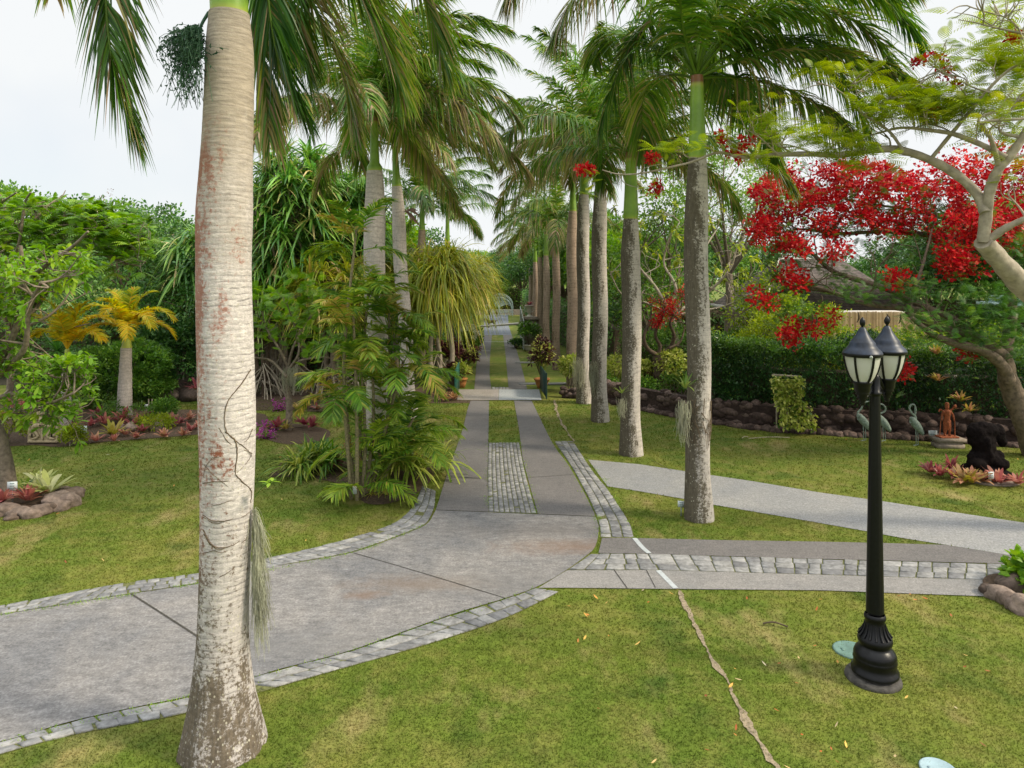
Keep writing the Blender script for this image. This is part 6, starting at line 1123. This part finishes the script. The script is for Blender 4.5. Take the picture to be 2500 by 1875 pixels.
for x, y, l, a, b, lab in ((772, 985, .52, .18, .4, 'upright yellow green bromeliad before the stilt roots'), (725, 1005, .30, .3, .5, 'small yellow bromeliad in the back bed'), (775, 1006, .28, .75, .95, 'small wine red bromeliad in the back bed'), (748, 1000, .26, .3, .5, 'tiny yellowish bromeliad beside the wine red one'), (802, 1004, .30, .85, 1, 'dark red bromeliad in the middle of the back bed'), (832, 1003, .34, .8, 1, 'dark red bromeliad at the right of the back bed'),
    (745, 1045, .42, .85, 1, 'dark red bromeliad right of the little grey tree'), (762, 1050, .36, .85, 1, 'second dark red bromeliad right of the little grey tree'), (678, 1052, .44, .8, 1, 'crimson bromeliad beside the purple orchids'), (698, 1055, .28, .3, .45, 'yellow bromeliad at the foot of the little grey tree'), (820, 1145, .38, .85, 1, 'crimson bromeliad left of the cane stems'), (762, 1150, .36, .88, 1, 'dark red bromeliad under the strap lily'), (1018, 1125, .36, .6, .8, 'rosy bromeliad among the spider plants'), (850, 1120, .36, .85, 1, 'dark red bromeliad behind the cane stems')): brom(lab, x, y, l, a, b, 26, dz=.05, group='bromeliads of the left lawn beds')
for x, y, D, lab in ((2285, 870, 18.4, 'orange tinged epiphyte bromeliad in the hedge above the birds'), (2290, 935, 18.2, 'yellow orange epiphyte bromeliad low in the hedge'), (2365, 1010, 17.4, 'yellow green bromeliad clump on the wall right of the rust statue'), (2345, 985, 17.6, 'orange brown bromeliad on the wall behind the rust statue')): brom(lab, x, y, .34, .2, .6, 26, D=D, group='epiphytes on the hedge')
brom('pale spiky air plant growing on the nearest right palm trunk', 1672, 955, .50, 0, .25, 18, 'brom_v', D=12.0, w=.06, group='air plants on the palms'); brom('small spiky air plant on the second right palm trunk', 1518, 965, .34, 0, .25, 14, 'brom_v', D=16.3, w=.06, group='air plants on the palms')
def moss_beard(palm_label, px, y0, y1, D, n=160, wpx=14):
    p = [o for o in bpy.data.objects if o.get('label', '') == palm_label][0]; mb = MB()
    for i in range(n):
        a = at(px + R.normal(0, wpx * .5), y0 + R.uniform(0, (y1 - y0) * .4), D) + A([0, R.normal(0, .04), 0]); l = (y1 - y0) / FPX * D * R.uniform(.3, .75); tube(mb, catmull([a, a + A([R.normal(0, .02), 0, -l * .5]), a + A([R.normal(0, .03), 0, -l])], 6), .0028, 3, R.random(), False)
    mb.build('hanging_moss', M['moss'], p)
moss_beard('royal palm right of the drive, standing by the small plant sign in the grass triangle', 1668, 975, 1080, 11.95); moss_beard('second royal palm on the right, standing behind the tip of the pale garden path', 1517, 970, 1020, 16.3, 100, 10); moss_beard('third royal palm on the right, half dark half pale trunk, before the low stone wall', 1450, 880, 965, 20.2, 160, 14); moss_beard('fourth royal palm on the right, hung with grey moss beside the third', 1412, 870, 950, 23.0, 160, 14)
pA = bpy.data.objects['royal_palm.001']; mb = MB()    # root lattice clinging to the nearest right palm
for i in range(26):
    z0 = R.uniform(1.55, 2.15); a0 = R.uniform(math.pi * .95, math.pi * 2.05); da = R.normal(0, .8); Q = [[1707 * 0 + (1707 - CX) / FPX * 12.2 - .02 + .222 * math.cos(a0 + da * u), 12.2 + .222 * math.sin(a0 + da * u), z0 - u * R.uniform(.1, .5)] for u in np.linspace(0, 1, 7)]; tube(mb, catmull(Q, 14), np.linspace(.007, .003, 14), 4)
mb.build('clinging_root', M['vine'], pA)

def stone(label, c, r, t, group, seed, rz=0., sq=.7, name='stone'):
    mb = MB(); blob(mb, [c[0], c[1], max(c[2], 0) + r * sq * .45], [r * 1.3, r, r * sq], 3, .38, 1.2, seed, t, rz); return tag(mb.build(name, M['stone'], None, True, tuple(float(v) for v in c)), label, 'stone', group)
ring = [(-6, 1258, .15, .5), (20, 1254, .18, .65), (50, 1260, .14, .7), (73, 1262, .14, .75), (98, 1254, .16, .6), (116, 1248, .15, .35), (140, 1234, .22, .9), (148, 1244, .15, .85), (165, 1232, .20, .9), (170, 1216, .20, .7), (162, 1208, .15, .6), (30, 1268, .09, .5)]
labs = ['leftmost boulder of the ring edging the tree bed, cut by the frame', 'flat brown boulder second from the left in the bed ring', 'upright squarish stone in the bed ring below the label', 'twin squarish stone in the bed ring, right of its like', 'rounded tan stone in the bed ring under the pink bromeliad', 'darkest round boulder in the bed ring', 'long flat slab capping the bed ring at the right', 'wedge stone under the long flat slab', 'rightmost low tan boulder of the bed ring', 'tall boulder at the right rear of the bed ring', 'rearmost boulder of the bed ring', 'small chip lying before the flat brown boulder']
for i, ((x, y, r, t), lab) in enumerate(zip(ring, labs)): stone(lab, G(x, y), r, t, 'stones ringing the tree bed', i * 3.1, R.uniform(-.4, .4), .75)
for i, (x, y, r, t, lab) in enumerate(((2412, 1450, .10, .3, 'dark little stone at the tip of the right bed edging'), (2440, 1462, .13, .95, 'pale upright stone of the right bed edging'), (2455, 1472, .12, .6, 'reddish stone of the right bed edging'), (2475, 1482, .11, .7, 'grey stone of the right bed edging'), (2496, 1490, .15, .9, 'mottled pale stone nearest the frame edge'), (2465, 1440, .16, .45, 'flat brown stone behind the pale upright one'))): stone(lab, G(x, y), r, t, 'stones of the right bed edging', 40 + i * 2.3, R.uniform(0, 3), .9)
for i, (x, y, r, t, lab) in enumerate(((322, 1052, .20, .95, 'pale rounded stone in the bromeliad bed'), (295, 1048, .14, .9, 'smaller pale stone left of the rounded one in the bromeliad bed'), (383, 1048, .17, .95, 'squared pale block in the bromeliad bed'), (395, 968, .45, .2, 'dark lava boulder behind the stick stakes'), (440, 965, .50, .25, 'dark lava boulder left of the near trunk'), (418, 975, .30, .85, 'bluish pale boulder between the dark ones'), (470, 975, .40, .15, 'dark boulder partly behind the near trunk'))): stone(lab, G(x, y), r, t, 'stones of the left bed', 60 + i * 1.7, R.uniform(0, 3), .8)
for i in range(9): stone(['first', 'second', 'third', 'fourth', 'fifth', 'sixth', 'seventh', 'eighth', 'ninth'][i] + ' reddish cobble from the left edging the back bed before the stilt roots', G(715 + i * 15, 1000 - (i % 2) * 2), .12, R.uniform(.4, .7), 'stones edging the back bed', 80 + i, R.uniform(0, 3), .8)
# shrubs in the beds
for px, py, D, rx, rz_, mat, lab in ((18, 1040, 17.6, .42, .38, 'leaf_lime', 'golden leaved shrublet left of the carved panel'), (178, 1062, 17.5, .30, .22, 'leaf_lime', 'small golden shrublet right of the carved panel'), (375, 1032, 19.3, .50, .20, 'leaf_lime', 'low golden shrublet in the bromeliad bed'), (330, 1005, 20.6, 1.0, .18, 'leaf_mid', 'low green plants behind the bromeliad bed'), (200, 995, 20.5, 1.1, .35, 'leaf_mid', 'leafy green plants behind the white label')):
    c = at(px, py, D); shrub(lab, (c[0], D, max(c[2], rz_ * .8)), (rx, rx * .7, rz_), 150, .07, mat, 9, .5, .4, 'shrub', 'shrub', .55, None, .09, -.5)
for px, py, D, lab in ((655, 1040, 19.2, 'magenta orchid spray beside the near trunk'), (650, 1065, 18.2, 'lower magenta orchid spray beside the near trunk'), (682, 990, 22.0, 'magenta orchid spray in the back bed')):
    c = at(px, py, D); rt = root('orchid', lab, 'flower', (c[0], D, 0), 'magenta orchid sprays'); mb = MB(); C = c + R.normal(0, 1, (26, 3)) * A([.16, .08, .12]); C[:, 2] = np.maximum(C[:, 2], .05); tufts(mb, C, 9, .05, .055, .8, .2, .5, .2, .1, 1); mb.build('blossom', M['purple'], rt); mb = MB(); rosette(mb, [c[0], D, .02], 22, .5, .03, .2, .7); mb.build('foliage', M['lily'], rt)
g = G(2545, 1440); shrub('leafy green plant inside the right stone edging', (g[0], g[1], .18), (.36, .36, .22), 110, .12, 'leaf_bright', 9, .6, .5, 'shrub', 'shrub', .5, None, .10, -.3)

# carved panel
a = at(47, 1092, 17.3); b = at(165, 1086, 18.0); w = b[0] - a[0]; rt = root('carved_panel', 'sandstone relief panel of a squatting long haired figure set in the bed', 'carving', ((a[0] + b[0]) / 2, 17.65, 0)); X0 = a[0]; yb = 17.6
W2 = w; hL, hR = .78, 1.06
mb = MB()
def slab(mb, pts, y0, y1):
    n = len(pts); V = [[x, y0, z] for x, z in pts] + [[x, y1, z] for x, z in pts]; tri = tessellate_polygon([[Vector((x, z, 0)) for x, z in pts]]); T = []
    for t_ in tri: T.append(t_); T.append(tuple(q_ + n for q_ in t_[::-1]))
    mb.add(A(V, float), A(T)); mb.add(A(V, float), A([[i, (i + 1) % n, n + (i + 1) % n, n + i] for i in range(n)]))
arch = [(X0, .05), (X0 + W2, .05), (X0 + W2, .62)] + [(X0 + W2 * (.5 + .5 * math.cos(t_)), .62 + .42 * math.sin(t_)) for t_ in np.linspace(.05, math.pi - .05, 16)] + [(X0, .62)]
slab(mb, arch, yb, yb + .10); mb.build('slab', M['sand'], rt)
mb = MB(); fr = [(X0 + .02, .07), (X0 + W2 - .02, .07)]; tube(mb, [[x, yb, z] for x, z in fr], .04, 6); tube(mb, [[x, yb, z] for x, z in arch[1:-1]], .035, 6)
for z in (.22, .34, .46):
    for sx in (.14, .20, .80, .86): box(mb, (X0 + W2 * sx, yb - .01, z), (.09, .04, .075), 0, .4 + .2 * R.random())
mb.build('frame', M['sand'], rt, True)
mb = MB(); cxp = X0 + W2 * .52; F3 = lambda pts: catmull([[cxp + x, yb - .03, z] for x, z in pts], 14)
for pts, r in (([(0, .50), (0, .62), (0, .70)], (.07, .085, .05)), ([(0, .74), (0, .78), (0, .82)], (.045, .06, .05)), ([(-.05, .48), (-.20, .46), (-.24, .38)], (.06, .055, .04)), ([(-.24, .38), (-.15, .27), (-.10, .20)], (.045, .035, .03)), ([(-.10, .20), (-.2, .15), (-.26, .14)], (.03, .028, .02)), ([(.05, .48), (.22, .46), (.26, .38)], (.06, .055, .04)), ([(.26, .38), (.16, .27), (.12, .20)], (.045, .035, .03)), ([(.12, .20), (.22, .15), (.30, .14)], (.03, .028, .02)),
    ([(0, .48), (0, .3), (0, .12)], (.035, .03, .03)), ([(-.06, .66), (-.22, .62), (-.36, .72)], (.035, .03, .022)), ([(.06, .66), (.25, .60), (.44, .62)], (.035, .03, .022))): tube(mb, F3(pts), np.interp(np.linspace(0, 1, 14), [0, .5, 1], r), 8)
for i in range(5): tube(mb, F3([(.04, .80 - .02 * i), (.22, .74 + .035 * i - .02), (.46 - .03 * i, .70 + .06 * i)]), .018, 6)
mb.build('relief_figure', M['sand'], rt, True)

# trellis with creeper
rt = root('trellis_creeper', 'yellow green creeper spilling down a small timber trellis against the wall', 'climbing plant', (at(1920, 1040, 19.0)[0], 19.0, 0)); D = 18.95; mb = MB(); a = at(1885, 915, D); b = at(1957, 920, D); tube(mb, [a, b], .028, 6)
for q_ in (a + A([.12, 0, 0]), (a + b) / 2, b - A([.12, 0, 0])): tube(mb, [q_, [q_[0], D, 0]], .02, 5)
mb.build('frame', M['bark_pale'], rt); mb = MB(); C = []
for i in range(330): v = R.random() ** 1.2; w_ = .35 + .65 * abs(math.sin(v * 5 + 1)); x = R.uniform(1888 + 22 * v, 1925 + 33 * w_ + 50 * v**2); C.append(at(x, 922 + 122 * v, D - .12 - .28 * v) + R.normal(0, .05, 3))
tufts(mb, A(C), 6, .07, .085, .85, -.2, .55, .25, .3, 2); mb.build('foliage', M['leaf_variegated'], rt)

# ================================================================ ALONG THE DRIVE
def pot(label, px, py, r, h, plant, prad, pn, leaf, ph, mat='terracotta', t=.5, group='potted plants by the drive', D=None, zc=None, extra=None):
    c = G(px, py) if D is None else at(px, py, D); c[2] = 0; rt = root('potted_plant', label, 'potted plant', tuple(c), group); mb = MB(); lathe(mb, [(0, 0), (r * .62, 0), (r * .85, h * .45), (r, h * .85), (r * 1.12, h * .86), (r * 1.12, h), (r * .98, h), (r * .9, h * .9), (0, h * .88)], c, 20); mb.build('pot', M[mat], rt, True)
    mb = MB(); d = rnd_dirs(pn, -.3); C = c + A([0, 0, h + ph * .55]) + d * A([prad, prad, ph * .5]) * R.uniform(.3, 1, (pn, 1)); tufts(mb, C, 8, .10, leaf, .45, .6, t, .22, .3, 2, d); mb.build('foliage', M[plant], rt); mb = MB()
    for i in range(6): tube(mb, limb(c + A([0, 0, h * .85]), C[R.integers(0, pn)], .06, 6), .010, 4)
    mb.build('stem', M['bark_dark'], rt)
    if extra:
        mb = MB(); [tube(mb, [c + A([0, 0, h * .9]), q_ + A([0, 0, .04])], .006, 4) for q_ in C[:extra[1]]]; tufts(mb, C[:extra[1]] + A([0, 0, .04]), 9, .18, leaf * .8, .6, .5, .7, .2, .2, 2); mb.build('variegated_leaf', M[extra[0]], rt)
pot('terracotta pot with a tall dark purple shrub behind the dark gate leaf', 1323, 947, .27, .36, 'leaf_purple', .45, 150, .15, 1.5, extra=('leaf_variegated', 40)); pot('orange pot with yellow leaved plant behind the green gate leaf', 1127, 946, .20, .36, 'leaf_variegated', .28, 40, .14, .55)
pot('brown pot half hidden behind the green gate leaf', 1108, 942, .22, .34, 'leaf_purple', .3, 60, .16, .5, 'bark_dark')
pot('pot with bright yellow and purple croton left of the drive', 1140, 912, .22, .30, 'leaf_purple', .45, 110, .16, .7, extra=('leaf_variegated', 45)); pot('pot of dark red leaved plants behind the yellow croton', 1098, 918, .25, .38, 'leaf_purple', .55, 160, .17, 1.1); pot('pot of reddish croton beside the white flowered shrub', 1150, 880, .24, .3, 'leaf_purple', .4, 90, .16, .7, extra=('brom', 30))
pot('stone pot with ferny palm plant by the lattice gate leaf', 1292, 857, .30, .35, 'leaf_mid', .6, 120, .18, 1.3, 'plas'); pot('pot of pink flowered plant behind the lattice gate leaf', 1283, 838, .25, .3, 'leaf_mid', .4, 80, .16, 1.4, 'plas', extra=('pinkish', 20)); pot('low spiky dark plant before the lattice gate leaf', 1260, 850, .12, .12, 'leaf_dark', .45, 50, .2, .4, 'stone')
c = at(1150, 825, 34); rt = root('white_flower_shrub', 'leafy green shrub with white flower heads left of the drive', 'shrub', (c[0], 34, 0)); mb = MB(); d = rnd_dirs(160, -.4); C = c + d * A([.5, .45, .75]) * R.uniform(.5, 1, (160, 1)); tufts(mb, C, 10, .14, .14, .45, .4, .5); mb.build('foliage', M['leaf_mid'], rt); mb = MB(); C = A([at(x, y, 33.4) for x, y in ((1134, 790), (1138, 796), (1150, 798), (1156, 797), (1133, 803), (1149, 803), (1160, 811), (1166, 813), (1145, 800), (1158, 824), (1130, 802), (1163, 812))]); tufts(mb, C, 40, .09, .10, .7, .2, .8); mb.build('blossom', M['white'], rt)
# solid green gate leaves, swung open
def gleaf(label, p0, p1, h0, h1, mat, fmat):
    p0, p1 = A(p0), A(p1); rt = root('gate_leaf', label, 'gate', tuple(p0), 'swing gate leaves along the drive'); d = p1 - p0; L_ = np.linalg.norm(d); rz = math.atan2(d[1], d[0]); n = A([-math.sin(rz), math.cos(rz), 0])
    mb = MB(); t = .022; V = A([p0 - n * t + A([0, 0, .06]), p1 - n * t + A([0, 0, .06]), p1 - n * t + A([0, 0, h1]), p0 - n * t + A([0, 0, h0]), p0 + n * t + A([0, 0, .06]), p1 + n * t + A([0, 0, .06]), p1 + n * t + A([0, 0, h1]), p0 + n * t + A([0, 0, h0])])
    mb.add(V, A([[0, 1, 2, 3], [7, 6, 5, 4], [0, 4, 5, 1], [1, 5, 6, 2], [2, 6, 7, 3], [3, 7, 4, 0]])); mb.build('panel', M[mat], rt); mb = MB(); tube(mb, [p0 + A([0, 0, 0]), p0 + A([0, 0, h0 + .05])], .03, 8); tube(mb, [p0 + A([0, 0, h0 + .01]), p1 + A([0, 0, h1 + .01])], .028, 8); tube(mb, [p1 + A([0, 0, .05]), p1 + A([0, 0, h1])], .028, 8); mb.build('frame', M[fmat], rt); return rt
gleaf('green sheet gate leaf swung open on the left of the crossing slab', G(1111, 968), G(1120, 951), .86, .98, 'greenpaint', 'greenpaint'); gleaf('dark green sheet gate leaf swung open on the right of the crossing slab', G(1334, 974), G(1320, 951), .84, .84, 'greenpaint_d', 'greenpaint_d')
# lattice gate leaf farther on
p0, p1 = G(1279, 858), G(1270, 838); rt = root('lattice_gate', 'tall pale green lattice gate leaf standing open beside the pedestal', 'gate', tuple(p0)); mb = MB(); hh = 2.15
for u in np.linspace(0, 1, 9): q_ = p0 * (1 - u) + p1 * u; tube(mb, [q_ + A([0, 0, .08]), q_ + A([0, 0, hh * (.78 + .28 * u)])], .022 if u in (0, 1) else .011, 6)
for v in (.1, .5, 1.0, 1.45): tube(mb, [p0 + A([0, 0, v]), p1 + A([0, 0, v])], .018, 6)
tube(mb, [p0 + A([0, 0, hh * .78]), p1 + A([0, 0, hh * 1.06])], .024, 6)
for i in range(7): u = i / 7; a_ = p0 * (1 - u) + p1 * u; b_ = p0 * (1 - u - 1 / 7) + p1 * (u + 1 / 7); tube(mb, [a_ + A([0, 0, .1]), b_ + A([0, 0, .5])], .008, 4); tube(mb, [a_ + A([0, 0, 1.4]), b_ + A([0, 0, 1.0])], .008, 4)
mb.build('leaf', M['galv'], rt)
# pedestal and urn
D = 42.; x = at(1294, 800, D)[0]; rt = root('pedestal', 'squared stone pedestal right of the drive carrying the white urn', 'pedestal', (x, D, 0)); mb = MB(); box(mb, (x, D, .08), (1.0, 1.0, .16)); box(mb, (x, D, .88), (.84, .84, 1.44)); mb.build('shaft', M['pedestal'], rt); mb = MB(); box(mb, (x, D, 1.66), (1.0, 1.0, .12)); box(mb, (x, D, 1.74), (.9, .9, .05)); mb.build('cap', M['pedestal'], rt)
rt = root('urn', 'white classical urn with red leaved plant on the stone pedestal', 'urn', (x - .04, D, 1.765)); x -= .04; mb = MB(); lathe(mb, [(0, 0), (.20, 0), (.20, .05), (.12, .09), (.06, .16), (.06, .20), (.13, .25), (.17, .33), (.17, .45), (.22, .58), (.30, .66), (.31, .69), (.27, .70), (.18, .64), (0, .62)], (x, D, 1.765), 20)
for sx in (-1, 1): tube(mb, catmull([[x + sx * .15, D, 2.05], [x + sx * .27, D, 2.15], [x + sx * .25, D, 2.33], [x + sx * .18, D, 2.34]], 10), .02, 6)
mb.build('bowl', M['plas'], rt, True); mb = MB(); rosette(mb, [x, D, 2.45], 60, .42, .06, .7, 1, droop=.4, zmin=-.1); mb.build('foliage', M['brom'], rt)
# boom barrier
a = at(1270, 790, 44.5); b = at(1168, 797, 43.5); rt = root('boom_barrier', 'white boom pole lowered across the far drive', 'barrier', (a[0], 44.5, 0)); mb = MB(); tube(mb, [a + A([.3, 0, .02]), b], [.085, .055], 8); mb.build('pole', M['plas'], rt); mb = MB(); box(mb, (a[0] + .35, 44.5, .6), (.22, .22, 1.2)); mb.build('post', M['pedestal'], rt); mb = MB(); tube(mb, [[b[0] + .05, 43.5, 0], [b[0] + .05, 43.5, b[2] - .04]], .035, 6); mb.build('rest', M['bark'], rt)
# ornate gate
D = 74.; s = D / FPX; gx = at(1218, 770, D)[0]; rt = root('ornate_gate', 'arched pale green wrought iron gate of palm shaped scrolls closing the drive', 'gate', (gx, D, 0)); hw = 34 * s
for sg in (-1, 1):
    mb = MB(); x1 = gx + sg * hw
    for i in range(9):
        h0 = 2.45 * math.cos((i / 9) * .75); xx = gx + sg * (.06 + i * hw / 9); tube(mb, [[xx, D, .1], [xx, D, .62]], .02, 4)
    for r, zz in ((hw, 0), (hw * .97, -.12), (hw * .93, -.34), (hw * .9, -.42)): tube(mb, [[gx + sg * r * math.sin(t_), D, 1.0 + zz + 1.35 * math.cos(t_ * .93)] for t_ in np.linspace(0, math.pi / 2, 12)], .026, 4, .5, False)
    for i in range(9): t_ = (i + .5) / 9 * math.pi / 2; base = A([gx + sg * .10, D, .95]); e = A([gx + sg * hw * math.sin(t_) * .92, D, 1.0 + 1.15 * math.cos(t_)]); tube(mb, catmull([base, (base + e) / 2 + A([0, 0, .18]), e], 8), .022, 4, .5, False)
    for i in range(8): t_ = np.linspace(0, 5, 14); c0 = A([gx + sg * (.2 + i * hw / 8.6), D, .36 + .0 * i]); tube(mb, [[c0[0] + .17 * (1 - q_ / 6) * math.cos(q_), D, c0[2] + .17 * (1 - q_ / 6) * math.sin(q_)] for q_ in t_], .02, 4, .5, False)
    tube(mb, [[gx, D, .62], [x1, D, .62]], .03, 5); tube(mb, [[gx, D, .1], [x1, D, .1]], .03, 5); tube(mb, [[gx + sg * .03, D, .05], [gx + sg * .03, D, 2.4]], .035, 5); tube(mb, [[x1, D, 0], [x1, D, 1.1]], .05, 5); mb.build('gate_leaf', M['gate'], rt)
mb = MB(); wall_core(mb, [(gx - 2.6, 76.), (gx + .2, 76.2), (gx + 3., 76.)], .6, .4, .5); tag(mb.build('low_wall', M['pedestal']), 'low buff stone wall seen through the bars of the ornate gate', 'wall')
# dogs
def dog(label, c, L_, face, mat, sit=False):
    x, y = c[0], c[1]; rt = root('dog', label, 'dog', (x, y, 0), 'dogs on the drive'); mb = MB(); cf, sf = math.cos(face), math.sin(face); o = lambda a, b, z: [x + (a * cf - b * sf) * L_, y + (a * sf + b * cf) * L_, z * L_]
    C = lambda pts, r, n=12: tube(mb, catmull([o(*p) for p in pts], n), np.interp(np.linspace(0, 1, n), np.linspace(0, 1, len(r)), A(r) * L_), 10)
    C([(-.42, 0, .62), (-.3, 0, .64), (0, 0, .60), (.25, 0, .58), (.38, 0, .62)], (.08, .14, .135, .175, .10)); C([(.32, 0, .66), (.45, 0, .78), (.52, 0, .86)], (.12, .095, .09)); C([(.46, 0, .86), (.58, 0, .86), (.68, 0, .82), (.74, 0, .80)], (.09, .095, .055, .04)); C([(-.42, 0, .68), (-.56, 0, .72), (-.66, 0, .86)], (.04, .03, .015))
    for b in (-.10, .10): C([(.28, b, .58), (.26, b, .36), (.29, b, .20), (.28, b, .02), (.34, b, .015)], (.08, .055, .04, .035, .03)); C([(-.32, b, .60), (-.26, b, .40), (-.42, b, .24), (-.38, b, .02), (-.32, b, .015)], (.11, .075, .04, .035, .03)); C([(.50, b * .8, .92), (.47, b * 1.1, .86), (.48, b * 1.2, .78)], (.02, .04, .015), 6)
    remeshed('body', mb, M[mat], rt, .022 * L_)
dog('dark brown dog walking towards the camera in front of the ornate gate', at(1193, 772, 72), .78, -1.3, 'dog'); dog('grey brown dog standing beside it at the middle of the gate', at(1212, 772, 73), .70, 1.6, 'dog2'); dog('brown dog standing sideways just beyond the boom pole', at(1200, 798, 57), .85, 2.9, 'dog')
# white path stone slabs right of drive
for px, py, lab in ((1355, 938, 'pale stepping slab right of the potted purple shrub'), (1295, 938, 'pale stepping slab left of the potted purple shrub'), (1281, 886, 'small pale stepping slab by the lattice gate')):
    c = G(px, py); mb = MB(); box(mb, c + A([0, 0, .02]), (.9, .35, .04), .1); tag(mb.build('stepping_slab', M['path'], None, False, tuple(c)), lab, 'slab', 'stepping slabs')
# sticks on the right lawn
for px, py, l, rz, lab in ((1878, 1072, 1.1, .1, 'long dry stick on the right lawn before the wall'), (1819, 1071, .25, .6, 'short pale stick on the right lawn left of the long one'), (1893, 1532, .28, -.3, 'dark twig on the front lawn left of the lamp post')):
    c = G(px, py); mb = MB(); P = catmull([[c[0] - l / 2 * math.cos(rz), c[1] - l / 2 * math.sin(rz), .03], [c[0], c[1] + .04, .045], [c[0] + l / 2 * math.cos(rz), c[1] + l / 2 * math.sin(rz), .03]], 10); tube(mb, P, .010, 5); tag(mb.build('stick', M['bark_pale'] if 'twig' not in lab else M['bark_dark'], None, False, tuple(c)), lab, 'stick')
rt = root('stake_pair', 'two short timber stakes beside the tiny white label', 'stakes', tuple(at(367, 1008, 20.9)[:2]) + (0,))
for dx in (-.05, .05): mb = MB(); c = at(367, 1008, 20.9); tube(mb, [[c[0] + dx, 20.9, 0], [c[0] + dx, 20.9, .55]], .02, 6); mb.build('stake', M['bark_pale'], rt)
